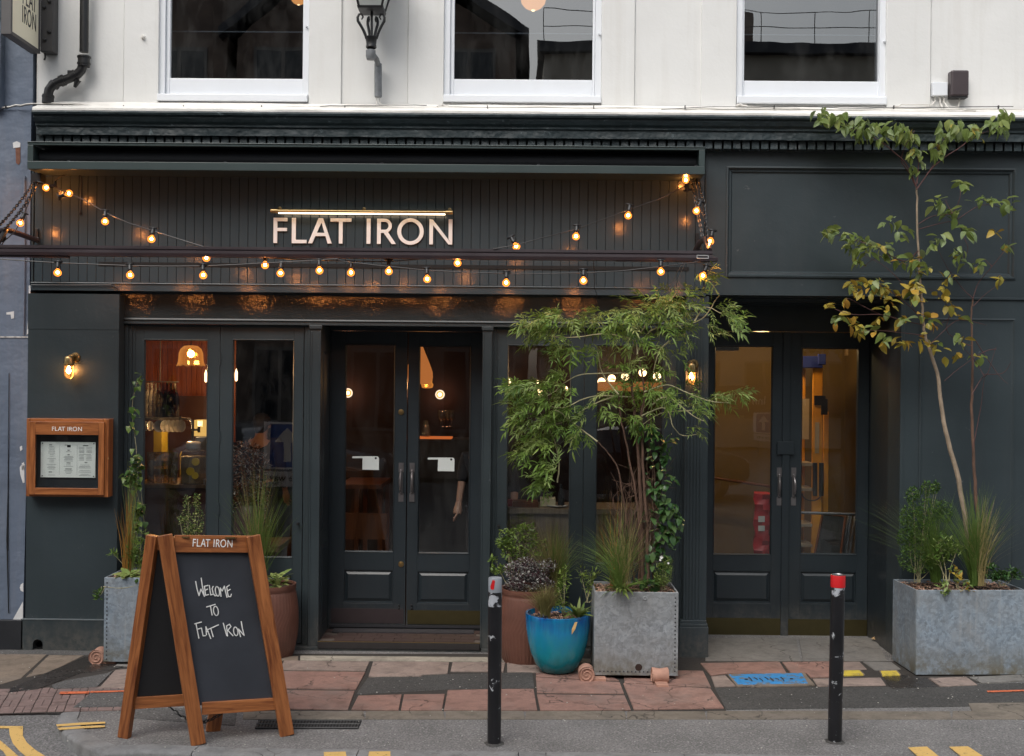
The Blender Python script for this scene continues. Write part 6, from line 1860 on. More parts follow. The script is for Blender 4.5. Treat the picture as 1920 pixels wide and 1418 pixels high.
def place_leaves(parent, LT, cap=298):
    """the first ones as parts of their own, the rest joined as one stuff part"""
    rnd.shuffle(LT)
    for me, M in LT[:cap]: add('leaf', me, parent, M)
    rest = {}
    for me, M in LT[cap:]:
        rest.setdefault(me.materials[0].name, []).append((me, M))
    if not rest: return
    vs, fs, mi, mats = [], [], [], []
    for i, (mn_, lst) in enumerate(rest.items()):
        mats.append(bpy.data.materials[mn_])
        for me, M in lst:
            b = len(vs); vs += [tuple(M @ v.co) for v in me.vertices]
            for q in me.polygons: fs.append([b+k for k in q.vertices]); mi.append(i)
    me2 = bpy.data.meshes.new('foliage'); me2.from_pydata(vs, [], fs)
    for m in mats: me2.materials.append(m)
    me2.polygons.foreach_set('material_index', mi); me2.update()
    o = add('foliage', me2, parent, Matrix()); o['kind'] = 'stuff'
# --- small tree in the long planter
tr = empty('small_tree', Mr @ Vector((0.0, 0.2, 0.61)), 'slender young tree with drooping green and yellowing leaves in the right planter', 'tree')
YT = (Mr @ Vector((0,0.2,0))).y
mb = MB()
s1 = stem(mb, [(1822,1088),(1812,985),(1797,900),(1777,825),(1765,760),(1757,700),(1742,655),(1732,620)], YT, 0.021, 0.011, 9)
stem(mb, [(1732,620),(1728,560),(1722,480),(1720,400),(1719,352)], YT, 0.010, 0.007, 7)
mb.build('trunk', M_bark, tr, smooth=True)
mb = MB()
s2 = stem(mb, [(1838,1090),(1835,990),(1830,930),(1826,870),(1822,760),(1824,715),(1823,650),(1821,600),(1824,560)], YT+0.08, 0.016, 0.006, 8)
mb.build('trunk', M_bark2, tr, smooth=True)
mb = MB()
tw = [
 [(1719,352),(1700,310),(1675,285),(1645,262),(1610,247),(1580,232),(1550,215)],
 [(1719,352),(1705,325),(1690,300),(1700,270),(1715,245)],
 [(1719,355),(1740,325),(1765,300),(1795,280),(1830,255),(1870,240),(1895,222)],
 [(1719,345),(1722,315),(1720,290)], [(1740,325),(1755,300),(1760,270),(1790,245)],
 [(1722,470),(1700,490),(1670,480),(1640,462),(1600,450),(1560,438)], [(1670,480),(1640,485),(1615,505)],
 [(1722,420),(1750,405),(1785,400),(1800,372),(1800,352)], [(1785,400),(1772,375)], [(1722,430),(1790,415),(1805,440),(1815,470),(1800,490)], [(1790,415),(1840,385),(1885,392)],
 [(1824,560),(1800,535),(1775,500),(1760,470)], [(1824,560),(1835,530),(1860,500),(1885,470),(1905,455)], [(1860,500),(1845,485)], [(1824,575),(1850,550),(1885,525)],
 [(1730,600),(1700,570),(1660,540),(1630,530),(1600,525)], [(1728,560),(1700,540),(1660,500),(1620,480)], [(1732,610),(1690,600),(1650,590),(1600,590),(1560,578)], [(1650,590),(1620,575),(1590,560),(1583,568)],
 [(1735,630),(1700,625),(1650,620),(1610,620)], [(1735,630),(1760,610),(1790,590)], [(1740,650),(1770,620),(1800,600),(1850,610)],
 [(1823,650),(1800,640),(1775,620),(1780,585),(1765,560),(1740,540)], [(1822,740),(1840,710),(1852,700),(1868,650)], [(1845,705),(1830,680),(1805,650)], [(1824,840),(1838,770),(1846,702)],
 [(1846,702),(1880,700),(1895,680)], [(1868,655),(1845,660),(1800,690),(1770,715)], [(1830,640),(1870,700),(1890,720)],
]
for i, b in enumerate(tw): stem(mb, b, YT+rnd.uniform(-0.10,0.06), 0.0055 if i < 6 else 0.0036, 0.0016, 5, jy=0.04)
mb.build('branches', M_twig, tr, smooth=True)
LG = [leaf_mesh('leaf', M_lg, 0.112, 0.062, droop=0.15+0.15*i, fold=0.15+0.3*i) for i in range(3)]
LP = [leaf_mesh('leaf', M_lpale, 0.108, 0.058, droop=0.2+0.2*i, fold=0.5) for i in range(2)]
LY = [leaf_mesh('leaf', M_ly, 0.100, 0.060, droop=0.15+0.25*i, fold=0.3) for i in range(2)]
clusters = [(1545,222,20,16,9,0),(1580,232,22,16,10,0),(1612,243,20,20,12,0),(1645,252,22,20,14,0),(1680,250,22,18,12,0),(1705,262,14,16,6,.1),(1718,305,16,24,10,.05),
 (1755,285,16,12,7,.1),(1775,250,22,22,13,.05),(1805,245,20,16,10,.05),(1830,255,16,16,7,.3),(1868,240,22,18,10,0),(1885,218,14,12,5,0),
 (1560,440,16,10,7,0),(1590,455,18,15,9,.05),(1620,465,22,16,12,.05),(1650,475,20,14,9,.1),(1610,490,12,10,4,.2),(1690,445,14,12,5,.1),(1665,420,14,8,4,0),(1700,495,18,14,8,.3),(1730,505,16,16,7,.4),(1745,470,10,8,3,0),
 (1800,350,14,5,4,0),(1762,388,12,14,5,0),(1785,408,16,12,7,.1),(1840,380,22,8,6,0),(1885,392,14,14,6,.15),(1812,440,12,10,5,.1),(1758,450,14,8,4,0),(1798,478,12,12,5,.1),(1805,498,8,6,2,0),(1870,440,8,6,2,.8),
 (1610,545,18,18,9,.3),(1640,545,22,16,11,.4),(1665,555,14,18,7,.6),(1712,545,14,14,6,.8),(1720,565,14,12,6,.4),(1765,555,12,16,6,.7),(1778,525,10,8,4,.5),(1830,498,16,8,5,.2),(1885,470,10,10,3,.3),(1780,580,10,14,5,.5),
 (1548,582,7,8,3,.8),(1584,565,5,5,2,.9),(1574,605,10,10,5,.2),(1598,610,14,16,8,.5),(1632,625,16,10,7,.2),(1610,628,8,8,3,.6),(1662,642,16,10,6,.3),(1690,645,14,8,4,.7),(1692,602,8,6,3,.4),(1652,602,6,5,2,.6),(1740,612,12,12,5,.5),(1725,600,8,8,3,.2),(1750,655,14,12,5,.6),(1728,640,10,10,3,.6),(1800,645,10,12,4,.2),(1785,670,16,12,4,.6),(1830,675,12,10,3,.2),(1802,600,8,8,2,.2),(1874,528,8,8,2,.6),(1665,585,10,8,3,.5)]
LT = []
for (cx_, cy_, rx, ry, n, yf) in clusters:
    for _ in range(int(n*(2.3 if cy_ < 330 else 1.9)+0.5)):
        a, q = rnd.uniform(0, 2*PI), math.sqrt(rnd.random())
        p = at(cx_+rx*q*math.cos(a), cy_+ry*q*math.sin(a)-6, YT+rnd.uniform(-0.14, 0.10))
        d = Vector((rnd.uniform(-0.8,0.8), rnd.uniform(-0.9,0.4), rnd.uniform(-1.2,-0.1) if cy_ < 330 else rnd.uniform(-0.9,0.45)))
        me = rnd.choice(LY) if rnd.random() < yf*(1.6 if cy_ > 520 else 1) else (rnd.choice(LP) if rnd.random() < 0.22 else rnd.choice(LG))
        LT.append((me, orient(p, d, rnd.uniform(-0.9, 0.9), rnd.uniform(0.5, 0.95))))
place_leaves(tr, LT)

# --- feathery shrub in the square planter
sh = empty('feathery_shrub', Mm @ Vector((0.05,0.2,0.6)), 'tall shrub with arching stems and finely cut green leaves in the square planter', 'shrub')
YS2 = (Mm @ Vector((0,0.2,0))).y
mb = MB()
for (pp, r0, r1) in (([(1205,1095),(1203,1000),(1200,900),(1192,800),(1187,740),(1182,690)], 0.016, 0.008), ([(1215,1095),(1213,980),(1206,870),(1203,780),(1208,735),(1195,660)], 0.013, 0.006),
    ([(1190,1095),(1180,1010),(1170,940),(1158,880),(1140,850),(1120,828)], 0.009, 0.004), ([(1198,1095),(1196,960),(1180,860),(1165,790),(1160,740)], 0.010, 0.005), ([(1216,1095),(1216,1040),(1207,980)], 0.012, 0.008),
    ([(1225,1090),(1222,990),(1228,900),(1215,820),(1222,760)], 0.007, 0.004)):
    stem(mb, pp, YS2+rnd.uniform(-0.05,0.05), r0, r1, 8)
mb.build('trunk', M_bark2, sh, smooth=True)
mb = MB()
arch = [[(1182,700),(1160,700),(1110,701),(1085,704),(1058,718),(1040,735),(1020,745)], [(1187,745),(1130,742),(1095,748),(1060,764),(1030,762),(1015,752)],
 [(1195,665),(1190,640),(1150,628),(1120,627),(1085,632),(1045,632),(1005,622)], [(1195,660),(1220,620),(1270,612),(1300,606),(1325,590),(1342,562),(1348,552),(1330,528)], [(1300,606),(1318,580),(1330,577),(1352,588)],
 [(1203,780),(1240,765),(1255,775),(1262,800),(1280,817),(1310,814)], [(1208,735),(1250,722),(1285,735),(1330,752),(1370,756)], [(1045,905),(1048,870),(1040,830),(1025,795),(1010,770)],
 [(1120,828),(1070,790),(1040,770),(1010,800)], [(1160,740),(1110,760),(1060,790),(1020,800)], [(1180,690),(1190,640),(1230,590),(1260,560),(1270,545)], [(1222,760),(1250,745),(1300,780),(1320,790)], [(1160,740),(1130,700),(1120,660)],
 [(1240,690),(1215,740),(1200,790)], [(1255,640),(1235,660),(1225,700)], [(1300,770),(1240,775),(1200,800)]]
AP = []
for b in arch: AP.append(stem(mb, b, YS2+rnd.uniform(-0.14,0.08), 0.0062, 0.0025, 6, jy=0.05))
mb.build('branches', M_gstem, sh, smooth=True)
def frond_mesh(mat, L=0.12, pairs=4, ll=0.080, lw=0.0125, seed=0, petiole=0.03):
    r = random.Random(seed); mb = MB()
    mid = [Vector((0, u*L, -0.25*L*u*u)) for u in [i/5 for i in range(6)]]
    mb.tube(mid, 0.0012, 3, caps=False)
    def leaflet(base, d, l, w):
        d = d.normalized(); s_ = d.cross(Vector((0,0,1))).normalized(); dz = Vector((0,0,-1))
        pts = [(0,0.0),(0.3,0.9),(0.6,1.0),(1.0,0.0)]
        c = [base+d*l*u+dz*(0.35*l*u*u) for u, _ in pts]
        a = [c[i]+s_*w*pts[i][1]*0.5+Vector((0,0,w*0.2)) for i in range(4)]; b = [c[i]-s_*w*pts[i][1]*0.5+Vector((0,0,w*0.2)) for i in range(4)]
        mb.quads([c[0],c[1],c[2],c[3],a[1],a[2],b[1],b[2]], [(0,4,1),(1,4,5,2),(2,5,3),(0,1,6),(1,2,7,6),(2,3,7)])
    for k in range(pairs):
        u = 0.22+0.7*k/(pairs-1); base = Vector((0, u*L, -0.25*L*u*u))
        l = ll*(1-0.35*abs(u-0.5)*1.6)*r.uniform(0.6,1.25)
        for sx_ in (-1, 1):
            leaflet(base, Vector((sx_*0.9, 0.8+r.uniform(-.5,.5), r.uniform(-0.5,0.4))), l, lw)
            if r.random() < 0.5: leaflet(base+Vector((sx_*l*0.3, l*0.25, 0)), Vector((sx_*0.6, 1.2, 0)), l*0.5, lw*0.8)
    leaflet(Vector((0, L, -0.25*L)), Vector((0,1,-0.4)), ll*0.9, lw)
    me, _ = mb.mesh('leaf', mat, M=Matrix()); return me
FG = [frond_mesh(M_fern, seed=i, L=0.09+0.012*i, pairs=3+i % 3) for i in range(6)]; FY = [frond_mesh(M_ferny, seed=i+9, L=0.10+0.01*i, pairs=3+i % 2) for i in range(4)]
fcl = [(1010,612,28,14,13),(1052,606,28,12,12),(1095,608,26,12,9),(1030,636,26,12,8),(1055,660,26,16,7),(1075,668,12,18,4),(1130,605,30,14,12),(1180,602,34,16,14),(1240,565,24,18,9),(1215,590,30,18,12),(1265,590,28,22,12),(1250,618,32,16,9),
 (1180,640,34,14,10),(1220,655,36,16,8),(1290,560,16,12,3),(1318,526,18,10,5),(1352,596,20,16,7),(1368,612,8,14,4),(1330,628,14,16,4),(1285,640,16,14,3),(1120,665,18,10,3),
 (975,735,28,12,10),(1010,738,30,14,10),(1050,712,16,10,4),(1045,735,30,12,8),(1000,768,34,12,11),(1045,766,34,14,9),(1010,800,32,16,12),(1050,800,28,18,11),(1085,775,22,16,6),(985,785,18,10,4),(1000,838,16,18,9),(985,860,10,10,4),(1040,838,18,14,6),(1085,818,18,12,7),
 (1035,884,18,10,6),(1020,908,18,10,7),(1038,925,10,8,3),(1170,735,34,16,9),(1215,742,34,14,11),(1185,700,40,14,9),(1250,760,26,12,7),(1230,700,24,10,5),(1275,738,20,12,4),(1308,770,18,14,5),(1345,755,22,10,6),(1375,745,14,8,3),(1150,770,28,14,6),(1200,790,28,14,6),(1290,815,14,8,2),(1265,680,20,8,3),(1300,745,12,10,3)]
LT = []
for (cx_, cy_, rx, ry, n) in fcl:
    for _ in range(int(n*2.0+0.5)):
        a, q = rnd.uniform(0, 2*PI), math.sqrt(rnd.random())
        x, y = cx_+rx*q*math.cos(a), cy_+ry*q*math.sin(a)
        if abs(x-1297) < 30 and 655 < y < 745 and rnd.random() < 0.85: continue
        p = at(x, y-8, YS2+rnd.uniform(-0.22, 0.12))
        side = (x-1190)/200.0
        d = Vector((side*0.9+rnd.uniform(-0.7,0.7), rnd.uniform(-0.9,0.3), rnd.uniform(-0.6,0.5)))
        me = rnd.choice(FY) if rnd.random() < (0.5 if (cy_ < 620 or x > 1280) else 0.3) else rnd.choice(FG)
        LT.append((me, orient(p, d, rnd.uniform(-0.9,0.9), rnd.uniform(0.55, 1.15))))
place_leaves(sh, LT)

# --- climbers: stems and separate leaves
def climber(label, name, paths, Y, mesh_list, per, spread, size, parent_pos, stem_mat, cat='climber', r=0.0022):
    t = empty(name, parent_pos, label, cat)
    mb = MB(); allp = []
    for pp in paths:
        allp.append(stem(mb, pp, Y, r, r*0.5, 5, jy=0.02))
    mb.build('stem', stem_mat, t, smooth=True)
    for P_l in allp:
        L = sum((b-a).length for a, b in zip(P_l[:-1], P_l[1:])); n = int(L*per)
        for _ in range(n):
            p = P_l[rnd.randrange(len(P_l))]+Vector((rnd.uniform(-1,1)*spread, rnd.uniform(-1,0.3)*spread, rnd.uniform(-1,1)*spread))
            d = Vector((rnd.uniform(-1,1), rnd.uniform(-0.8,-0.1), rnd.uniform(-0.9,0.3)))
            add('leaf', rnd.choice(mesh_list), t, orient(p, d, rnd.uniform(-0.4,0.4), size*rnd.uniform(0.7,1.2)))
    return t
IV = [leaf_mesh('leaf', M_ivy, 0.055, 0.046, 'heart', 0.2, 0.25), leaf_mesh('leaf', M_ivy, 0.05, 0.04, 'heart', 0.35, 0.4)]
GL = [leaf_mesh('leaf', M_gloss, 0.07, 0.042, 'ovate', 0.2, 0.2), leaf_mesh('leaf', M_gloss, 0.06, 0.04, 'ovate', 0.4, 0.4)]
YL2 = (Ml @ Vector((0,0.25,0))).y
climber('ivy trailing up the frame from the left galvanised planter', 'ivy', [[(258,1065),(256,1000),(262,950),(252,900),(256,850),(250,800),(248,760),(256,720),(262,708)], [(262,1080),(275,1030),(268,960),(262,900),(250,880)]], YL2, IV, 26, 0.028, 0.95, Ml @ Vector((-0.05,0.25,0.63)), M_gstem)
climber('dense tuft of ivy leaves low on the ivy stem of the left planter', 'ivy', [[(242,905),(262,880),(258,860),(248,870),(240,895),(262,905)], [(255,990),(262,960),(270,945)]], YL2-0.03, IV, 120, 0.03, 1.0, Ml @ Vector((-0.05,0.2,0.63)), M_gstem)
climber('glossy dark leaved climber twined round the shrub stems in the square planter', 'climber', [[(1215,1092),(1228,1040),(1222,980),(1232,930),(1222,880),(1235,830),(1215,800)], [(1225,1090),(1245,1020),(1240,960),(1250,900),(1240,850),(1250,820)], [(1240,1040),(1258,1000),(1262,960),(1252,940)]], YS2-0.04, GL, 95, 0.055, 1.05, Mm @ Vector((0.1,0.15,0.6)), M_bark2)

# --- grasses: blades in one mesh
def tuft(label, px, py, Y, n, h, spread, mat, name='grass_tuft', w=0.004, droop=0.5, cat='grass', bias=0.0, kind_stuff=True, base=0.03):
    c = at(px, py, Y)
    mb = MB()
    for _ in range(n):
        a = rnd.uniform(0, 2*PI); q = rnd.uniform(0.1, 1)
        dx, dy = math.cos(a)*q*spread+bias*rnd.random(), math.sin(a)*q*spread*0.8
        hh_ = h*rnd.uniform(0.55, 1.05); b0 = c+Vector((rnd.uniform(-base,base), rnd.uniform(-base,base), 0))
        pts = []
        for i in range(6):
            u = i/5
            pts.append(b0+Vector((dx*u**1.6, dy*u**1.6, hh_*(u-droop*q*u*u*0.6))))
        s_ = Vector((-math.sin(a), math.cos(a), 0))
        if abs(s_.x) < 0.4: s_ = Vector((0.8, 0.3, 0))
        ww = w*rnd.uniform(0.6, 1.2)
        vs = []
        for i, p in enumerate(pts):
            k = ww*(1-(i/5)**2)*0.5+0.0003
            vs += [p-s_*k, p+s_*k]
        mb.quads(vs, [(2*i, 2*i+1, 2*i+3, 2*i+2) for i in range(5)])
    o = mb.build(name, mat, None, origin=c, fix=False)
    return tag(o, label, cat)
def rosette(label, px, py, Y, n, L, Wd, mat, name, cat='plant', tilt=(0.2,1.1), h=0.0, seed=0, kind='lance', R=0.03, group=None):
    c = at(px, py, Y); t = empty(name, c, label, cat, group)
    ms = [leaf_mesh('leaf', mat, L, Wd, kind, 0.25, 0.35), leaf_mesh('leaf', mat, L*0.8, Wd, kind, 0.3, 0.6)]
    for i in range(n):
        a = rnd.uniform(0, 2*PI); el = rnd.uniform(*tilt)
        d = Vector((math.cos(a)*math.cos(el), math.sin(a)*math.cos(el), math.sin(el)))
        p = c+Vector((math.cos(a)*R*rnd.random(), math.sin(a)*R*rnd.random(), h*rnd.random()))
        add('leaf', rnd.choice(ms), t, orient(p, d, rnd.uniform(-.4,.4), rnd.uniform(0.7,1.15)))
    return t
def bush(label, px, py, Y, blobs, n, L, Wd, mats, name, cat='shrub', stems=5, stem_mat=None, kind='ovate', joined=True, up=0.2, group=None):
    """small leaved plant: leaves too small to pick apart, joined in one foliage part"""
    c = at(px, py, Y); t = empty(name, c, label, cat, group)
    tot = sum(b[3] for b in blobs)
    prot = []
    for mi, m in enumerate(mats):
        mb = MB()
        for (bx, by, rx, k, ry) in [(b[0], b[1], b[2], b[3], b[4]) for b in blobs]:
            for _ in range(int(n*k/tot/len(mats))):
                a, q = rnd.uniform(0, 2*PI), math.sqrt(rnd.random())
                p = at(bx+rx*q*math.cos(a), by+ry*q*math.sin(a), Y+rnd.uniform(-1,1)*rx/FOC*8.5*0.8)
                d = Vector((rnd.uniform(-1,1), rnd.uniform(-1,0.5), rnd.uniform(-0.6,0.8)+up)).normalized()
                s_ = d.cross(Vector((rnd.uniform(-.3,.3),rnd.uniform(-.3,.3),1))).normalized(); l = L*rnd.uniform(0.6,1.2); w = Wd*rnd.uniform(0.7,1.2)
                nn = s_.cross(d)*w*0.15
                mb.quads([p, p+d*l*0.45+s_*w/2+nn, p+d*l, p+d*l*0.45-s_*w/2+nn, p+d*l*0.5-nn], [(0,1,4),(1,2,4),(2,3,4),(3,0,4)])
        o = mb.build('foliage', m, t, fix=False)
    mb = MB()
    for i in range(stems):
        b = blobs[i % len(blobs)]
        stem(mb, [(px+rnd.uniform(-6,6), py), ((px+b[0])/2, (py+b[1])/2+4), (b[0]+rnd.uniform(-b[2],b[2])*0.6, b[1]-b[4]*0.4)], Y, 0.0032, 0.0015, 5)
    mb.build('stem', stem_mat or M_gstem, t, smooth=True)
    return t
# left planter
tuft('dry orange and green reeds rising from the left galvanised planter', 238, 1085, YL2-0.08, 34, 0.80, 0.10, M_dry, w=0.006, droop=0.2)
tuft('thin green stems with seed heads among the orange reeds of the left planter', 246, 1085, YL2-0.06, 36, 0.95, 0.16, M_grass, w=0.003, droop=0.3)
rosette('pale green broad leaved plant low in the left galvanised planter', 243, 1086, YL2-0.17, 22, 0.10, 0.05, M_ferny, 'leafy_plant', tilt=(0.1,0.9), h=0.04, kind='ovate')
bush('soft bushy foliage in the middle of the left galvanised planter', 262, 1085, YL2-0.05, [(262,1030,22,5,20),(272,1055,16,4,16),(248,1045,14,3,12),(215,1040,8,1,4),(262,1000,10,1,18)], 420, 0.05, 0.014, [M_fern, M_ferny], 'bushy_plant')
bush('upright box shrub with tiny leaves behind the chalkboard top', 355, 1080, YL2-0.02, [(350,950,7,3,22),(369,940,6,3,14),(372,975,10,5,24),(354,985,12,5,20),(341,975,8,2,8),(362,1000,20,6,16),(360,1040,18,5,30)], 900, 0.022, 0.012, [M_ivy, M_ferny], 'box_shrub', stems=8)
bush('thin trailing sprig hanging over the left edge of the left planter', 196, 1100, YL2-0.25, [(185,1112,7,2,5),(183,1122,7,2,4),(262,1098,8,1,6)], 26, 0.045, 0.03, [M_ivy], 'trailing_sprig', stems=3)
# brown pot behind the chalkboard
YP2 = rp2b.y
tuft('tall loose green grass in the brown pot behind the chalkboard', 485, 1112, YP2+0.04, 150, 1.0, 0.38, M_grass, w=0.0045, droop=0.45)
tuft('tan flowering grass stems in the brown pot behind the chalkboard', 478, 1110, YP2+0.05, 40, 1.15, 0.22, M_grasst, w=0.003, droop=0.3)
rosette('light green broad leaved plant at the rim of the brown pot by the chalkboard', 522, 1105, YP2-0.08, 44, 0.075, 0.04, M_ferny, 'leafy_plant', tilt=(0.2,1.2), h=0.12, kind='ovate', R=0.06)
# brown pot by the doorway
YP1 = rp1b.y
bush('green leafy shrub at the back left of the brown pot by the doorway', 965, 1115, YP1+0.06, [(950,1010,16,4,18),(985,1000,24,6,18),(1005,1025,22,5,20),(965,1040,24,6,20),(925,1050,6,1,5),(935,1070,14,3,10),(945,1020,14,4,12)], 620, 0.042, 0.022, [M_ivy, M_fern], 'leafy_shrub', stems=9)
bush('purple and silver small leaved shrub in the brown pot by the doorway', 985, 1115, YP1-0.08, [(965,1070,20,5,16),(985,1060,22,6,14),(1010,1072,22,6,18),(1030,1060,14,3,12),(990,1090,34,10,18),(965,1098,18,5,12),(1020,1095,18,5,12)], 2300, 0.024, 0.013, [M_purp, M_silv], 'purple_shrub', stems=8, stem_mat=M_twig)
tuft('loose golden green grass behind the purple shrub', 1035, 1112, YP1-0.02, 170, 0.62, 0.30, M_grasst, w=0.0048, droop=0.6)
tuft('bright green grass between the purple shrub and square planter', 1045, 1112, YP1+0.0, 170, 0.58, 0.28, M_grass, w=0.005, droop=0.6)
# blue pot
YB2 = bpos.y
tuft('small tan grass tuft in the turquoise pot', 1022, 1158, YB2-0.04, 260, 0.27, 0.20, M_grasst, w=0.0045, droop=0.35)
rosette('green lance leaved plant on the right side of the turquoise pot', 1082, 1160, YB2-0.02, 34, 0.15, 0.026, M_grass, 'lance_leaved_plant', tilt=(0.3,1.4), h=0.03)
rosette('nearly black rosette plant in the turquoise pot', 1020, 1162, YB2-0.13, 46, 0.040, 0.016, M_blk, 'black_rosette_plant', tilt=(0.0,1.2), h=0.015, R=0.05)
bush('upright green seedling plant at the back of the turquoise pot', 1058, 1150, YB2+0.08, [(1052,1110,12,4,22),(1058,1080,8,3,20),(1048,1135,14,4,10)], 170, 0.055, 0.012, [M_fern], 'lance_leaved_plant', stems=5)
bush('light green leafy sprigs behind the turquoise pot, against the square planter', 1100, 1130, YB2+0.1, [(1105,1095,12,3,14),(1092,1075,10,2,12),(1112,1080,10,2,10),(1120,1110,10,2,8)], 130, 0.055, 0.014, [M_fern, M_ferny], 'leafy_sprigs', stems=5)
# square planter
tuft('tall arching grass spilling from the square planter', 1160, 1105, YS2-0.12, 200, 0.66, 0.60, M_grass, w=0.0045, droop=1.0)
tuft('thin tan grass stems arching over the square planter', 1172, 1105, YS2-0.12, 60, 0.72, 0.34, M_grasst, w=0.003, droop=0.5)
tuft('bare brown seed stems standing in the square planter', 1150, 1105, YS2+0.05, 16, 0.80, 0.20, M_dry, w=0.004, droop=0.2)
rosette('strappy bright green lily in front of the square planter', 1167, 1108, YS2-0.16, 42, 0.17, 0.022, M_grass, 'strappy_plant', tilt=(0.1,1.2), h=0.02, R=0.05)
rosette('low blue green leafy plant right of the lily in the square planter', 1207, 1100, YS2-0.13, 30, 0.045, 0.028, M_ivy, 'low_leafy_plant', tilt=(0.1,1.2), h=0.04, R=0.08, kind='ovate')
bush('small white flowered bush at the right corner of the square planter', 1245, 1106, YS2-0.08, [(1243,1075,16,6,20),(1250,1060,12,3,14),(1238,1092,16,5,10)], 620, 0.03, 0.008, [M_fern, M_grass], 'white_flowered_bush', stems=6)
M_pet = mat_plain('white_petal', (0.75,0.75,0.70), 0.6, 0, 0.03)
for (x, y, s_) in ((1240,1045,1.2),(1253,1056,0.8),(1238,1050,0.8)):
    mb = MB(); c = at(x, y, YS2-0.15)
    for k in range(5):
        a = 2*PI*k/5; d = Vector((math.cos(a), -0.3, math.sin(a)))*0.012*s_; s2 = Vector((-math.sin(a), 0, math.cos(a)))*0.005*s_
        mb.quads([c, c+d*0.6+s2, c+d, c+d*0.6-s2], [(0,1,2,3)])
    tag(mb.build('flower', M_pet, None, fix=False), {1240:'largest white flower on the small bush of the square planter', 1253:'right hand white flower on the small bush of the square planter', 1238:'small white flower just below the largest one on the bush'}[x], 'flower')
# a tangle of twigs round the shrub base
mb = MB()
for _ in range(90):
    x0, y0 = rnd.uniform(1165,1235), rnd.uniform(930,1085); 
    stem(mb, [(x0,y0),(x0+rnd.uniform(-22,22),y0-rnd.uniform(15,60)),(x0+rnd.uniform(-40,40),y0-rnd.uniform(40,120))], YS2+rnd.uniform(-0.1,0.1), 0.0028, 0.0012, 4)
tag(mb.build('twig_tangle', M_bark2, None), 'tangle of thin dead twigs round the shrub stems in the square planter', 'twigs', kind='stuff')
# long planter
bush('tall box shrub with tiny leaves at the left of the long planter', 1720, 1092, YT, [(1738,918,12,3,14),(1755,915,7,2,12),(1712,930,14,4,16),(1708,970,22,8,24),(1742,962,24,9,28),(1698,1012,16,6,22),(1735,1008,32,10,26),(1722,1050,40,13,26),(1770,960,16,4,22),(1775,1030,18,4,26)], 4200, 0.023, 0.012, [M_ivy, M_fern], 'box_shrub', stems=12)
tuft('tall green grass clump in the middle of the long planter', 1828, 1098, YT-0.1, 300, 0.80, 0.42, M_grass, w=0.0046, droop=0.35)
tuft('tan grass blades arching to the right in the long planter', 1838, 1098, YT-0.12, 90, 0.72, 0.26, M_grasst, w=0.0038, droop=0.5, bias=0.1)
tuft('fine green grass fanning out to the left of the long planter', 1755, 1092, YT-0.06, 260, 0.75, 0.60, M_grass, w=0.003, droop=0.45, bias=-0.12)
bush('light green cut leaved plant between grass and box shrub in the long planter', 1775, 1090, YT-0.12, [(1768,1020,18,5,16),(1790,1030,16,4,16),(1760,1045,20,4,14)], 200, 0.05, 0.022, [M_ferny, M_fern], 'cut_leaved_plant', stems=6)
bush('straggling plant with yellow orange leaves in front of the long planter', 1795, 1102, YT-0.18, [(1790,1072,10,2,8),(1798,1085,10,3,10),(1812,1103,12,2,8)], 46, 0.045, 0.03, [M_ly, M_ferny], 'yellowing_plant', stems=4)
bush('sprig of light green leaves hanging over the front of the long planter', 1772, 1102, YT-0.22, [(1771,1112,9,3,8),(1768,1100,9,2,6)], 26, 0.05, 0.026, [M_ferny], 'trailing_sprig', stems=3)
bush('dark leaved low plant at the right end of the long planter', 1880, 1098, YT-0.1, [(1870,1082,18,5,10),(1890,1078,16,4,12),(1858,1070,14,3,12),(1905,1078,8,2,8)], 260, 0.042, 0.024, [M_ivy, M_gloss], 'low_leafy_plant', stems=6)
mb = MB(); c = at(1640, 1198, 0.6); mb.lathe(c, [(0.001,0.02),(0.02,0.012),(0.03,0.0)], 7)
tag(mb.build('dead_leaf', mat_plain('dry_leaf', (0.3,0.2,0.1), 0.8), None, smooth=True), 'curled dry leaf lying in the corner of the porch', 'leaf')
# ---------------------------------------------------------------- things inside, seen through the glass
def lamp_light(name, loc, watts, col=(1.0,0.52,0.20), r=0.04, parent=None):
    d = bpy.data.lights.new(name, 'POINT'); d.energy = watts; d.color = col; d.shadow_soft_size = r
    o = bpy.data.objects.new(name, d); COL.objects.link(o)
    if parent is not None:
        o.parent = parent; o.location = Vector(loc)-mw(parent).translation
    else: o.location = loc
    return o
def cyl(mb, c, prof, n=16): mb.lathe(c, prof, n)
M_tum = mat_glass('tumbler_glass', 2.2, (0.86,0.80,0.72), 0.05, 0.9)  # strong pale diffuse film, so the dim tumblers look lit
M_lem = mat_plain('lemonade', (0.42,0.36,0.20), 0.25, 0, 0.1)
M_lemon = mat_plain('lemon_slice', (0.72,0.50,0.04), 0.5)
M_porc = mat_plain('white_enamel', (0.6,0.58,0.54), 0.25)
M_ctr = mat_paint('dark_red_brown_counter', (0.075,0.026,0.018), 0.4, 0.3, 4, 0.1, 30)
M_mustard = mat_plain('mustard_yellow', (0.5,0.34,0.03), 0.5)
M_copper = mat_plain('copper', (0.62,0.28,0.12), 0.3, 0.9, 0.2)

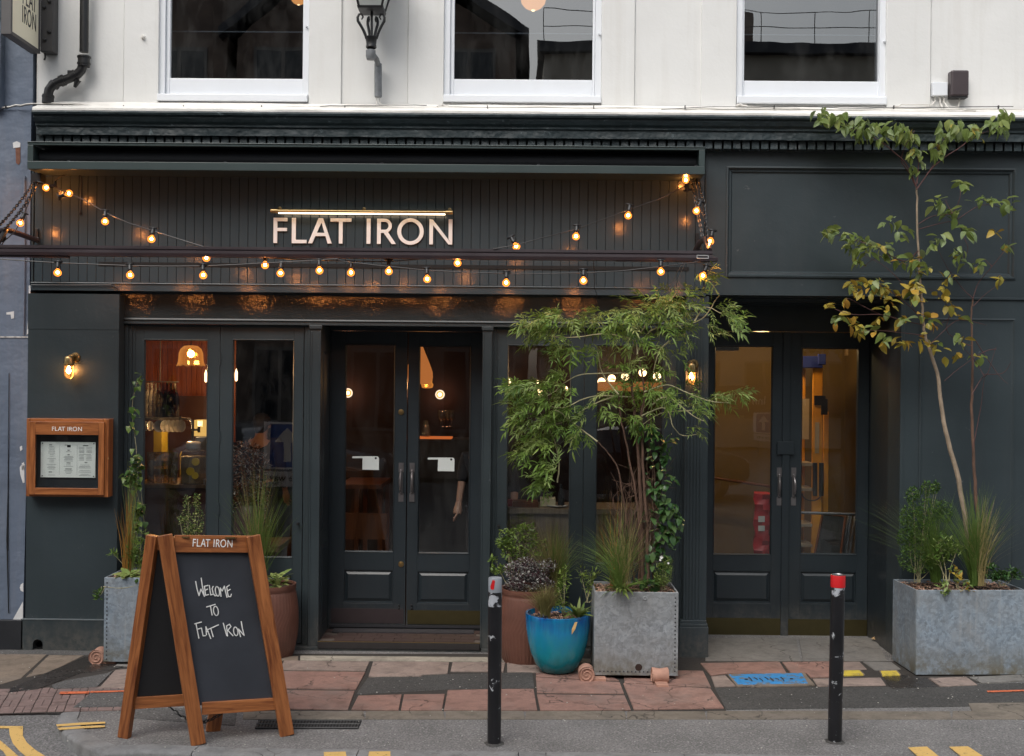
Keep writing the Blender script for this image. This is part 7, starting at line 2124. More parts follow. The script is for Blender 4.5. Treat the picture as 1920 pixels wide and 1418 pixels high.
# orange boarded wall at the far left
ow = empty('boarded_wall', at(300, 720, 2.6), 'orange stained boarded wall inside the left shop window', 'wall')
bw = (at(400,700,2.6).x-at(262,700,2.6).x)/15
for k in range(22):
    x = at(240,700,2.6).x+k*bw
    mb = MB(); mb.box(x+0.002, x+bw-0.002, 2.6, 2.62, 1.5, 3.28); mb.build('board', M_orangewall, ow)
mb = MB(); mb.box(at(240,700,2.6).x, at(240,700,2.6).x+22*bw, 2.585, 2.6, at(300,682,2.6).z-0.012, at(300,682,2.6).z); mb.build('picture_rail', M_orangewall, ow)
# pendant
def pendant(px, py, Y, r, label, strength=3.0):
    c = at(px, py, Y); t = empty('pendant_lamp', c, label, 'lamp')
    mb = MB(); n = 48; prof = [(0.12,0.95),(0.55,0.9),(0.85,0.6),(0.97,0.2),(0.98,-0.2),(1.0,-0.55),(1.12,-0.9)]
    vs = []
    for i, (rr, h) in enumerate(prof):
        for j in range(n):
            a = 2*PI*j/n; w = 1+0.09*math.cos(6*a)*i/6
            vs.append(c+Vector((r*rr*w*math.cos(a), r*rr*w*math.sin(a), r*(h-0.22*(i/6)**2*(1+math.cos(6*a))*0.5)*0.85)))
    mb.quads(vs, [(i*n+j, i*n+(j+1) % n, (i+1)*n+(j+1) % n, (i+1)*n+j) for i in range(len(prof)-1) for j in range(n)])
    mb.build('shade', M_shade, t, smooth=True)
    mb = MB(); mb.sphere(c+Vector((0,0,0.01)), r*0.3, 12, 8); mb.build('bulb', M_bulb2, t, smooth=True)
    mb = MB(); mb.tube([c+Vector((0,0,r*0.8)), c+Vector((0,0,3.28-c.z))], 0.004, 5); mb.build('flex', M_black, t)
    return t, c
t = NT('amber_pressed_glass'); p = t.pos()
em = t.n('Emission'); em.inputs[0].default_value = (1,0.36,0.07,1); em.inputs[1].default_value = 0.75
tr_ = t.n('BsdfTransparent'); tr_.inputs[0].default_value = (1,0.72,0.4,1)
gl_ = t.n('BsdfGlossy'); gl_.inputs[0].default_value = (1,0.8,0.6,1); gl_.inputs['Roughness'].default_value = 0.15
lw = t.n('LayerWeight'); lw.inputs[0].default_value = 0.45
m1 = t.n('MixShader'); t.l(t.math('ADD', t.math('MULTIPLY', lw.outputs['Facing'], 0.5), 0.30, True), m1.inputs[0]); t.l(tr_.outputs[0], m1.inputs[1]); t.l(em.outputs[0], m1.inputs[2])
m2_ = t.n('MixShader'); m2_.inputs[0].default_value = 0.08; t.l(m1.outputs[0], m2_.inputs[1]); t.l(gl_.outputs[0], m2_.inputs[2]); t.l(m2_.outputs[0], t.out.inputs['Surface'])
M_shade = t.m
p1, c1 = pendant(358, 666, 1.3, 0.108, 'amber tulip shaped glass pendant glowing in the left shop window')
lamp_light('pendant_light', c1-Vector((0,0,0.12)), 16, parent=p1)
# upstairs pendants, just entering the top of the windows
for px, py, lb, rr_ in ((560,-6,'small amber lamp glowing at the top of the first upper window',0.07), (1000,-4,'ribbed glass globe lamp glowing at the top of the middle upper window',0.11)):
    c = at(px, py, 0.9); t = empty('pendant_lamp', c, lb, 'lamp')
    mb = MB(); mb.lathe(c, [(max(0.001,rr_*math.sin(PI*i/14))*(1+0.03*(i % 2)), -rr_*math.cos(PI*i/14)) for i in range(15)], 24); mb.build('shade', M_shade2 if 'M_shade2' in globals() else (globals().setdefault('M_shade2', mat_emit('glowing_globe', (1,0.42,0.12), 1.6))), t, smooth=True)
    mb = MB(); mb.sphere(c-Vector((0,0.0,rr_*0.9)), rr_*0.2, 10, 6); mb.build('bulb', M_amber2, t, smooth=True)
    mb = MB(); mb.tube([c+Vector((0,0,rr_)), c+Vector((0,0,2.0))], 0.004, 5); mb.build('flex', M_black, t)

# counter in the left window
YC = 0.95
ct = empty('drinks_counter', (at(325,908,YC).x, YC+0.3, zst), 'dark red brown counter inside the left shop window', 'counter')
zc_ = at(325, 909, YC).z
x0, x1 = at(240,900,YC).x, at(395,900,YC).x
mb = MB(); mb.box(x0, x1+0.02, YC, YC+0.7, zc_-0.03, zc_); mb.build('worktop', M_oak, ct, bevel=0.003)
mb = MB(); mb.box(x0, x1, YC+0.03, YC+0.68, zst-0.005, zc_-0.031); mb.build('front', M_ctr, ct)
def goods(nm, cat, label, px, py, Y, prof, mat, n=16, group=None, extra=None):
    c = at(px, py, Y); mb = MB(); mb.lathe(c, prof, n)
    return tag(mb.build(nm, mat, None, smooth=True, fix=False), label, cat, group)
lbs = ['first','second','third','fourth','fifth']
for i, px in enumerate((283,298,312,326)):
    c = at(px, 908.5, YC+0.12); c.z = zc_+0.001
    t = empty('tumbler_stack', c, 'stack of clear ribbed tumblers on the window counter, %s from the left' % lbs[i], 'glasses', 'stacks of tumblers on the window counter')
    for j in range(3):
        mb = MB(); mb.lathe(c+Vector((0,0,j*0.075)), [(0.0005,0.004),(0.026,0.004),(0.030,0.0),(0.030,0.03),(0.0335,0.06),(0.036,0.125),(0.034,0.125),(0.027,0.01)], 14); mb.build('tumbler', M_tum, t, smooth=True, fix=False)
c = at(362, 908, YC+0.14); c.z = zc_+0.001
t = empty('drinks_dispenser', c, 'big glass drinks dispenser of lemonade with lemon slices and a lid', 'dispenser')
mb = MB(); mb.lathe(c, [(0.0005,0.0),(0.115,0.0),(0.12,0.015),(0.12,0.25),(0.11,0.285),(0.06,0.31)], 8); mb.build('jar', M_tum, t, fix=False)
mb = MB(); mb.lathe(c, [(0.0005,0.006),(0.112,0.006),(0.113,0.24),(0.0005,0.24)], 8); mb.build('lemonade', M_lem, t)
mb = MB(); mb.lathe(c, [(0.062,0.31),(0.066,0.315),(0.066,0.355),(0.05,0.37),(0.0005,0.372)], 18); mb.build('lid', M_porc, t, smooth=True)
for (px, py, r) in ((357,884,0.036),(367,866,0.034),(366,892,0.030)):
    q = at(px, py, YC+0.018); mb = MB(); mb.lathe(q, [(0.0005,-0.006),(r,-0.006),(r,0.002),(0.0005,0.003)], 20, 'Y'); mb.build('lemon_slice', M_lemon, t)
q = at(386, 899, YC); mb = MB(); mb.tube([q, q+Vector((0,-0.05,0)), q+Vector((0,-0.05,-0.04))], 0.008, 6); mb.build('tap', M_steel, t, smooth=True)
# pipe rail with hanging plates, valve, pipe
Yp = 1.25
pr_ = empty('pipe_rail', at(310,785,Yp), 'chrome pipe rail and tap running over the window counter', 'pipe')
mb = MB(); mb.tube([at(262,785,Yp), at(345,785,Yp), at(356,786,Yp), at(361,791,Yp), at(361.5,838,Yp)], 0.011, 8); mb.tube([at(338,781,Yp), at(338,790,Yp)], 0.013, 8); mb.tube([at(361,806,Yp), at(375,806,Yp)], 0.01, 8); mb.sphere(at(361,806,Yp), 0.017); mb.box(at(371,802,Yp).x, at(375,802,Yp).x, Yp-.01, Yp+.01, at(372,811,Yp).z, at(372,800,Yp).z)
mb.tube([at(315,790,Yp), at(316,905,Yp)], 0.004, 5)
mb.build('pipe', M_steel, pr_, smooth=True)
for i, px in enumerate((271,280,299,307,315,323,331,338)):
    c = at(px, 799, Yp-0.02); mb = MB(); R_ = 0.055 if i > 1 else 0.045
    mb.lathe((0,0,0), [(0.0005,0.0),(R_*0.6,-0.002),(R_,-0.010),(R_,-0.012),(R_*0.6,-0.005),(0.0005,-0.004)], 22, 'Y')
    R = Matrix.Rotation(rad(62 if i > 2 else 20 if i == 2 else 66), 3, 'Z'); mb.v = [c+R@v for v in mb.v]
    tag(mb.build('enamel_plate', M_porc, None, smooth=True), ['small plate at the far left of the rack','second small plate of the rack','front facing round white plate of the rack','plate just behind the front facing one in the rack','middle plate of the hanging rack','third plate from the right of the hanging rack','second plate from the right of the hanging rack','rightmost plate of the hanging rack'][i], 'plate', 'white plates hung in a rack over the counter')
for i in range(9):
    px = 270+i*7.2
    c = at(px, 722, 1.5); mb = MB()
    mb.lathe(c, [(0.012,0.02),(0.014,0.0),(0.014,-0.04),(0.036,-0.09),(0.042,-0.14),(0.042,-0.30),(0.038,-0.315),(0.0005,-0.317)], 14)
    tag(mb.build('hanging_bottle', M_tum if i in (1,2) else M_dkglass if 'M_dkglass' in globals() else globals().setdefault('M_dkglass', mat_glass('brown_bottle_glass', 1.6, (0.45,0.25,0.14), 0.03, 0.5)), None, smooth=True, fix=False),  # brown bottles get the same lit-looking diffuse film
        'hanging bottle, %s from the left in the row under the orange boards' % ['first','second','third','fourth','fifth','sixth','seventh','eighth','ninth'][i], 'bottle', 'bottles hanging in the left window')
mb = MB(); z_ = at(300,716,1.5).z; mb.tube([(at(262,716,1.5).x,1.5,z_), (at(335,716,1.5).x,1.5,z_)], 0.006, 6); mb.tube([(at(300,716,1.5).x,1.5,z_),(at(300,716,1.5).x,1.5,3.28)], 0.005, 6)
tag(mb.build('hanging_rail', M_steel, None), 'thin metal rail that carries the hanging bottles', 'rail')
mb = MB(); x0,x1,z0,z1 = rect(288,808,303,846,1.7); mb.box(x0,x1,1.7,1.9,zst-.007,z1); tag(mb.build('yellow_column', M_mustard, None), 'mustard yellow column behind the tumblers', 'column')
wl = empty('wall_light_box', at(377,803,1.8), 'small warm lit box with a socket, right of the hanging plates', 'lamp')
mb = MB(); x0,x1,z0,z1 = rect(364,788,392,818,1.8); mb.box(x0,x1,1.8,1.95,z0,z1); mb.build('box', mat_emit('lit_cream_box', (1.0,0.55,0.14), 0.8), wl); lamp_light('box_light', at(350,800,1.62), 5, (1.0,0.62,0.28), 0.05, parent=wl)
mb = MB(); x0,x1,z0,z1 = rect(371,789,380,799,1.795); mb.box(x0,x1,1.79,1.799,z0,z1); mb.build('socket', M_porc, wl)
mb = MB(); x0,x1,z0,z1 = rect(366,819,392,845,1.7); mb.box(x0,x1,1.7,2.0,z0,z1); tag(mb.build('coffee_machine', M_steel_d if 'M_steel_d' in globals() else globals().setdefault('M_steel_d', mat_plain('dark_steel', (0.06,0.06,0.065), 0.3, 0.8)), None, bevel=0.01), 'dark steel machine standing behind the dispenser', 'machine')
mb = MB(); x0,x1,z0,z1 = rect(240,690,430,905,2.55); mb.box(x0,x1,2.5,2.55,zst-.007,at(300,742,2.5).z); tag(mb.build('back_cabinet', M_ctr, None), 'dark red cabinet wall behind the hanging bottles', 'cabinet')
for (px, py, lb) in ((386,706,'slim warm wall light at the right edge of the first window pane'), (436.5,706,'left one of two slim warm lights in the second window pane'), (443,704,'right one of two slim warm lights in the second window pane')):
    c = at(px, py, 2.4); mb = MB(); mb.lathe(c, [(0.0005,-0.06),(0.013,-0.05),(0.014,0.03),(0.0005,0.07)], 10)
    tag(mb.build('slim_wall_light', M_amber2, None, smooth=True), lb, 'lamp')
# dried flowers in the second pane
YF2 = 0.75
M_dfl = mat_leaf('dried_orange_leaf', [(0.10,0.035,0.015),(0.20,0.07,0.03),(0.32,0.14,0.05)], 0.7, 0.1)
M_dfw = mat_leaf('dried_white_flower', [(0.25,0.22,0.2),(0.4,0.37,0.34),(0.5,0.48,0.45)], 0.7, 0.1)
bush('big arrangement of dried rust and white flowers inside the second window pane', 466, 1040, YF2, [(462,850,26,6,24),(450,890,22,6,34),(485,880,20,5,34),(455,940,24,6,34),(488,930,18,5,34),(480,985,22,5,30)], 1300, 0.045, 0.016, [M_dfl, M_dfl, M_dfw], 'dried_flowers', stems=12, stem_mat=M_bark2, cat='flowers')
mb = MB(); c = at(466, 1045, YF2); c.z = 0.75; mb.lathe(c, [(0.0005,0),(0.10,0),(0.13,0.1),(0.12,0.25),(0.08,0.32),(0.09,0.34)], 20); tag(mb.build('flower_vase', M_ctr, None, smooth=True), 'dark vase holding the dried flowers', 'vase')
mb = MB(); mb.box(c.x-0.35, c.x+0.3, c.y-0.2, c.y+0.35, 0.70, 0.749)
wt = empty('window_table', (c.x, c.y, zst), 'dark wooden table behind the second window pane', 'table'); mb.build('tabletop', M_oak, wt)
for sx_ in (-0.3, 0.25):
    for sy_ in (-0.15, 0.3): mb = MB(); mb.box(c.x+sx_-0.02, c.x+sx_+0.02, c.y+sy_-0.02, c.y+sy_+0.02, zst-0.006, 0.7); mb.build('leg', M_oak, wt)

# lamps behind the central doors
t = empty('wicker_pendant', at(786,678,1.6), 'drop shaped woven pendant lamp glowing orange behind the right door pane', 'lamp')
c = at(786, 690, 1.6); mb = MB(); R_ = 0.125
prof = [(0.05,0.26),(0.25,0.20),(0.5,0.12),(0.8,0.03),(0.98,-0.04),(1.0,-0.09),(0.9,-0.13),(0.6,-0.16)]
vs = []; n = 30; ii = 0
fine_p = []
for (a, b_), (c2, d2) in zip(prof[:-1], prof[1:]):
    for k in range(3): fine_p.append((a+(c2-a)*k/3, b_+(d2-b_)*k/3))
for i, (rr, h) in enumerate(fine_p):
    for j in range(n): vs.append(c+Vector((R_*rr*(1+0.03*(((i//2)+j) % 2))*math.cos(2*PI*j/n), R_*rr*(1+0.03*(((i//2)+j) % 2))*math.sin(2*PI*j/n), h)))
mb.quads(vs, [(i*n+j, i*n+(j+1) % n, (i+1)*n+(j+1) % n, (i+1)*n+j) for i in range(len(fine_p)-1) for j in range(n)])
mb.build('shade', mat_emit('lit_wicker', (1.0,0.30,0.07), 0.42), t)
mb = MB(); mb.tube([c+Vector((0,0,0.26)), Vector((c.x,c.y,3.28))], 0.004, 5); mb.build('flex', M_black, t)
t = empty('petal_lamp', at(801,717,1.6), 'small crumpled amber glass lamp below the woven pendant', 'lamp'); c = at(801,717,1.6)
mb = MB(); mb.lathe(c, [(0.01,0.045),(0.035,0.04),(0.05,0.02),(0.045,0.0),(0.058,-0.02),(0.05,-0.05),(0.03,-0.055)], 9); mb.build('shade', M_shade, t)
mb = MB(); mb.sphere(c, 0.018, 10, 6); mb.build('bulb', M_bulb2, t, smooth=True)
mb = MB(); mb.tube([c+Vector((0,0,0.045)), Vector((c.x,c.y,3.28))], 0.003, 5); mb.build('flex', M_black, t)
lamp_light('petal_lamp_light', c-Vector((0,0.15,0.02)), 1.3, parent=t)
for (px, py, lb) in ((652.5,737,'round glowing wall lamp cut by the left edge of the left door pane'), (825,740,'round glowing wall lamp with a white rim in the right door pane')):
    t = empty('round_wall_lamp', at(px,py,3.2), lb, 'lamp'); c = at(px,py,3.2)
    mb = MB(); mb.lathe(c, [(0.0005,-0.03),(0.022,-0.03),(0.022,-0.01)], 20, 'Y'); mb.build('bulb', M_amber2, t)
    mb = MB(); mb.lathe(c, [(0.023,-0.012),(0.036,-0.016),(0.037,0.0)], 24, 'Y'); mb.build('glass', M_amber, t)
    mb = MB(); mb.lathe(c, [(0.037,-0.018),(0.049,-0.014),(0.050,0.0)], 24, 'Y'); mb.build('rim', mat_emit('lit_opal_rim', (1,0.66,0.45), 1.5) if 'lit_opal_rim' not in bpy.data.materials else bpy.data.materials['lit_opal_rim'], t)
    lamp_light('round_lamp_light', c-Vector((0,0.08,0)), 0.9, (1.0,0.35,0.18), 0.05, parent=t)
mb = MB(); mb.box(at(640,700,3.3).x, at(905,700,3.3).x, 3.25, 3.35, zst-.006, 3.27); tag(mb.build('partition_wall', mat_plain('dark_red_partition', (0.025,0.011,0.010), 0.7), None), 'dark red partition wall carrying the round lamps', 'wall')
sh2 = empty('bar_shelf', at(812,822,2.0), 'bar shelf with a glowing orange edge and glasses behind the right door pane', 'shelf')
x0,x1,z0,z1 = rect(780,820.5,846,823.5,2.0); mb = MB(); mb.box(x0,x1,2.0,2.25,z0,z1); mb.build('lit_edge', mat_emit('orange_lit_edge', (1,0.22,0.05), 0.5), sh2)
mb = MB(); mb.box(x0,x1+0.3,2.01,2.4,zst-.007,z0-0.001); mb.build('bar_front', M_void, sh2)
for i, px in enumerate((796,800,826,833,840,847)):
    c = at(px, 819.5, 2.1); mb = MB()
    if i < 2: mb.lathe(c, [(0.035,0),(0.038,0.06),(0.016,0.13),(0.014,0.16)], 14)
    else: mb.lathe(c+Vector((0,0,0.10)), [(0.025,0),(0.004,0.005),(0.004,0.06),(0.022,0.08),(0.026,0.13),(0.022,0.16)], 14)
    tag(mb.build('bar_glass', M_tum, None, smooth=True, fix=False), ['tall carafe standing at the left end of the glowing shelf','second carafe on the glowing shelf','first stemmed glass over the glowing shelf','second stemmed glass over the glowing shelf','third stemmed glass over the glowing shelf','stemmed glass nearest the right door edge'][i], 'glass')
# table in the left door pane
tb = empty('dining_table', at(680,935,1.4), 'orange brown wooden table behind the left door pane', 'table')
M_otab = mat_wood('orange_table_wood', (0.10,0.03,0.01), (0.17,0.055,0.018), 0.35)
x0,x1,z0,z1 = rect(636,908,716,916,1.4); mb = MB(); mb.box(x0,x1,1.35,2.1,z0,z1); mb.build('tabletop', M_otab, tb)
for px in (668, 712):
    x = at(px,950,1.4).x
    for yy in (1.42, 2.0): mb = MB(); mb.box(x-0.02, x+0.02, yy, yy+0.04, zst-.006, z0); mb.build('leg', M_otab, tb)
for (px, lb) in ((690,'dark wooden chair at the table behind the left door pane'),):
    ch = empty('dining_chair', at(px,1000,1.1), lb, 'chair'); c = at(px, 960, 1.25)
    mb = MB(); mb.box(c.x-0.2,c.x+0.2,1.05,1.3,0.53,0.56); mb.build('seat', M_otab, ch)
    for dx in (-0.18,0.18):
        for yy in (1.06,1.27): mb = MB(); mb.box(c.x+dx-0.015,c.x+dx+0.015,yy,yy+0.03,zst-.006,0.53); mb.build('leg', M_otab, ch)
    mb = MB(); mb.box(c.x-0.2,c.x+0.2,1.02,1.045,0.75,0.98); mb.build('backrest', M_otab, ch)
# counter behind the right window
YQ = 0.45
cc = empty('wooden_counter', (at(1095,950,YQ).x, YQ, zst), 'pale panelled wooden counter inside the right shop window', 'counter')
zq = at(1010, 953, YQ).z; x0, x1 = at(925,950,YQ).x, at(1275,950,YQ).x
M_palew = mat_wood('grey_brown_planks', (0.13,0.09,0.055), (0.24,0.175,0.11), 0.6, obj=False)
mb = MB(); mb.box(x0, x1, YQ-0.02, YQ+0.5, zq-0.045, zq); mb.build('worktop', M_palew, cc, bevel=0.003)
nb2 = 22
for k in range(nb2):
    a = x0+(x1-x0)*k/nb2; mb = MB(); mb.box(a+0.0015, a+(x1-x0)/nb2-0.0015, YQ+0.01, YQ+0.03, zst-.006, zq-0.046); mb.build('plank', M_palew, cc)
def boxthing(nm, cat, lb, px0, py0, px1, py1, Y, d, mat, bev=0.002):
    x0,x1,z0,z1 = rect(px0,py0,px1,py1,Y); z0 = max(z0, zq+0.001) if nm in ('tray','book','menu_stack') else z0
    mb = MB(); mb.box(x0,x1,Y,Y+d,z0,z1); return tag(mb.build(nm, mat, None, bevel=bev), lb, cat)
boxthing('tray','tray','shallow wooden tray on the right window counter',962,941.5,1009,952,YQ+0.05,0.2,M_otab)
boxthing('menu_stack','book','cream stack of menus on the right window counter',1013,935,1042,952,YQ+0.12,0.15,mat_plain('cream_paper',(0.45,0.38,0.24),0.7))
c = at(1044, 950, YQ+0.1); c.z = zq+0.001
mb = MB(); mb.lathe(c, [(0.0005,0.004),(0.05,0.0),(0.085,0.010),(0.092,0.013),(0.085,0.016),(0.05,0.006),(0.0005,0.008)], 30); tag(mb.build('enamel_plate', M_porc, None, smooth=True), 'white enamel plate with a dark rim on the right window counter', 'plate')
c = at(1052, 945, YQ+0.12); c.z = zq+0.016
mb = MB(); mb.lathe(c, [(0.0005,0),(0.028,0),(0.028,0.09),(0.012,0.13),(0.012,0.17),(0.0005,0.171)], 14); tag(mb.build('sauce_bottle', M_void, None, smooth=True), 'dark sauce bottle standing on the enamel plate', 'bottle')
boxthing('red_tin','tin','small red tin at the left end of the right window counter',950,938,961,952,YQ+0.1,0.1,mat_plain('dark_red_tin',(0.25,0.01,0.01),0.4))
# lamps in the right window
cp = empty('copper_lamp_trough', at(1190,720,1.3), 'copper trough lamp with a row of glowing globes behind the feathery shrub', 'lamp')
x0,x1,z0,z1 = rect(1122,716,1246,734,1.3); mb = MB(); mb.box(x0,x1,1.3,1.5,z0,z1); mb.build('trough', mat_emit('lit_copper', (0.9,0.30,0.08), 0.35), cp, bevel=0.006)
for px, py in ((1128,716),(1147,710),(1172,706),(1205,699),(1232,706)):
    c = at(px, py, 1.36); mb = MB(); mb.sphere(c, 0.036, 14, 8); mb.build('globe', M_amber2, cp, smooth=True)
lamp_light('trough_light', at(1180,700,1.2), 6, parent=cp)
mb = MB(); 
for px in (1140,1230): c = at(px,690,1.4); mb.tube([c, Vector((c.x,c.y,3.28))], 0.005, 5)
mb.build('hanger', M_black, cp)
for (px, py, r, lb) in ((953,718,0.028,'amber lamp at the left edge of the third window pane'),(1012,735,0.026,'amber lamp glimpsed through the left part of the shrub'),(1062,729,0.015,'tiny amber light at the right of the third window pane'),(1008,716,0.012,'tiny amber light above the middle of the third pane')):
    c = at(px, py, 2.2); mb = MB(); mb.lathe(c, [(0.0005,-r*1.5),(r*0.8,-r),(r,0),(r*0.6,r*1.2),(0.0005,r*1.6)], 12)
    tag(mb.build('small_lamp', M_amber2, None, smooth=True), lb, 'lamp')
mb = MB(); x0,x1,z0,z1 = rect(945,620,1262,940,2.5); mb.box(x0,x1,2.5,2.6,zst-.007,3.28); tag(mb.build('bar_back_wall', mat_paint('dark_copper_wall', (0.06,0.025,0.016), 0.35, 0.4, 6, 0.3, 20), None), 'dark coppery wall behind the right window lamps', 'wall')

# ---- porch hall
YH = 1.45
ld = empty('step_ladder', at(1530,1035,YH), 'tall yellow fibreglass stepladder with a blue top in the hall', 'ladder')
M_ylw = mat_paint('yellow_fibreglass', (0.70,0.30,0.03), 0.45, 0.12, 5, 0.05, 30)
def pb(mb, a, b, c, d, Y, dep): x0,x1,z0,z1 = rect(a,b,c,d,Y); mb.box(x0,x1,Y,Y+dep,z0,z1)
mb = MB(); pb(mb,1523,688,1541,1060,YH,0.03); mb.build('front_rail', M_ylw, ld, bevel=0.003)
mb = MB(); pb(mb,1500,690,1509,1060,YH+0.25,0.03); mb.build('front_rail', M_ylw, ld, bevel=0.003)
mb = MB(); pb(mb,1543,772,1553,1060,YH+0.1,0.03); mb.build('rear_rail', M_ylw, ld, bevel=0.003)
for py in (868, 915, 982, 1020): mb = MB(); x0,x1,z0,z1 = rect(1500,py,1525,py+6,YH); mb.box(x0,x1,YH,YH+0.27,z0,z1); mb.build('tread', mat_plain('ladder_tread',(0.45,0.36,0.26),0.5,0.3) if 'ladder_tread' not in bpy.data.materials else bpy.data.materials['ladder_tread'], ld)
mb = MB(); pb(mb,1500,668,1543,690,YH-0.03,0.34); pb(mb,1534,664,1549,684,YH-0.035,0.02); mb.build('top_cap', mat_plain('blue_plastic',(0.02,0.035,0.22),0.45), ld, bevel=0.006)
mb = MB(); pb(mb,1527,742,1548,760,YH-0.01,0.05); pb(mb,1540,748,1552,778,YH-0.012,0.05); mb.build('hinge_bracket', M_black, ld, bevel=0.003)
mb = MB(); pb(mb,1500,748,1517,824,YH+0.2,0.005); pb(mb,1528,792,1536,850,YH-0.004,0.003); mb.build('instruction_label', mat_plain('pale_label',(0.42,0.33,0.22),0.6,0,0.2,200), ld)
mb = MB(); 
for px in (1528, 1540): mb.tube([at(px,868,YH-0.05), at(px,930,YH-0.05)], 0.022, 10)
mb.build('rubber_pads', M_steel_d, ld, smooth=True)
mb = MB(); mb.tube([at(1508+18*math.cos(PI*i/10)+14, 925+14*math.sin(PI*i/10), YH-0.06) for i in range(11)], 0.006, 6); mb.build('cable_loop', M_black, ld, smooth=True)
mb = MB(); mb.tube([at(1490,961,1.0), at(1625,965,1.0)], 0.013, 10)
tag(mb.build('grab_rail', M_steel, None, smooth=True), 'grey horizontal bar across the lower part of the right porch pane', 'rail')
for i, (a, b, c_, d, lb) in enumerate(((1522,1036,1585,968,'dark chalkboard leaning behind the bar in the hall, wooden edged'), (1572,1036,1596,968,'grey edged frame leaning second in the hall stack'), (1584,1036,1602,972,'thin grey frame leaning third in the hall stack'), (1595,1036,1610,975,'thin grey frame at the right of the hall stack'))):
    lf = empty('leaning_frame', at((a+c_)/2, 1060, 1.15+0.05*i), lb, 'frame')
    Yq = 1.2+0.05*i
    p0, p1, p2, p3 = at(a+4,1046,Yq), at(c_-10,1050,Yq), at(c_,d,Yq+0.1), at(a+20,d-4,Yq+0.1)
    mb = MB(); mb.prism([p0,p1,p2,p3], (0,0.012,0)); mb.build('board', M_void, lf)
    for u, v in ((p0,p1),(p1,p2),(p2,p3),(p3,p0)):
        mb = MB(); mb.tube([u-Vector((0,0.004,0)), v-Vector((0,0.004,0))], 0.011, 4); mb.build('edge', M_otab if i == 0 else M_steel, lf)
sk = empty('wall_socket', at(1601,680,1.9), 'cream double switch box high on the hall wall', 'socket')
mb = MB(); pb(mb,1592,672,1605,693,2.5,0.09); pb(mb,1588,650,1598,667,2.5,0.09); mb.build('box', mat_plain('cream_plastic',(0.5,0.36,0.2),0.5), sk, bevel=0.004)
mb = MB(); pb(mb,1596,681,1597.5,684,2.495,0.004); pb(mb,1600,681,1601.5,684,2.495,0.004); mb.build('switches', M_void, sk)
rb = empty('red_barrier', at(1432,1040,1.2), 'red plastic barrier with pale squares, added inside in place of its reflection in the left porch door', 'barrier')  # stands in the hall for a reflection of the street
M_redp = mat_plain('red_plastic', (0.42,0.012,0.016), 0.4, 0, 0.2, 12, bump=0.5)
mb = MB(); c0r = at(1434,1050,1.2); x0r, x1r, z0r, z1r = rect(1414,926,1452,1060,1.2)
nn_ = 14; vs = []
for i in range(nn_+1):
    z = z0r+(z1r-z0r)*i/nn_; w = (x1r-x0r)/2*(1-0.12*math.sin(i*1.3))*(0.9 if i in (0, nn_) else 1)
    for (sx_, yy) in ((-1,0),(-0.3,-0.05),(0.3,-0.05),(1,0),(0.6,0.2),(-0.6,0.2)): vs.append(((x0r+x1r)/2+sx_*w, 1.2+yy+0.02*math.sin(i*2.1+sx_*2), z))
mb.quads(vs, [(i*6+j, i*6+(j+1) % 6, (i+1)*6+(j+1) % 6, (i+1)*6+j) for i in range(nn_) for j in range(6)]+[tuple(range(nn_*6, nn_*6+6))])
mb.build('body', M_redp, rb, smooth=True)
mb = MB(); pb(mb,1422,968,1434,979,1.135,0.01); pb(mb,1422,986,1434,996,1.135,0.01); mb.build('pale_squares', M_porc, rb)
hr2 = at(1330,895,2.3); hr3 = at(1480,918,2.3)
mb = MB(); mb.tube([hr2, hr3], 0.014, 8); tag(mb.build('handrail', M_otab, None, smooth=True), 'orange brown handrail slanting down across the left porch pane', 'handrail')
hl2 = empty('hall_ceiling_light', at(1390,560,1.6), 'ceiling light of the porch hall, just above the left pane', 'ceiling light')
c = Vector((at(1425,600,1.3).x, 1.25, 2.86)); mb = MB(); mb.lathe(c, [(0.0005,-0.05),(0.08,-0.045),(0.12,-0.02),(0.12,0.03)], 24); mb.build('diffuser', mat_emit('hall_light_diffuser', (1,0.68,0.36), 9), hl2, smooth=True)
lamp_light('hall_light', Vector((at(1425,600,1.3).x, 1.25, 2.66)), 26, (1.0,0.62,0.28), 0.1, parent=hl2)
mb = MB(); pb(mb,1339,648,1386,657,1.0,0.3); tag(mb.build('door_closer', M_steel_d, None, bevel=0.004), 'grey door closer box at the top of the left porch pane', 'door closer')

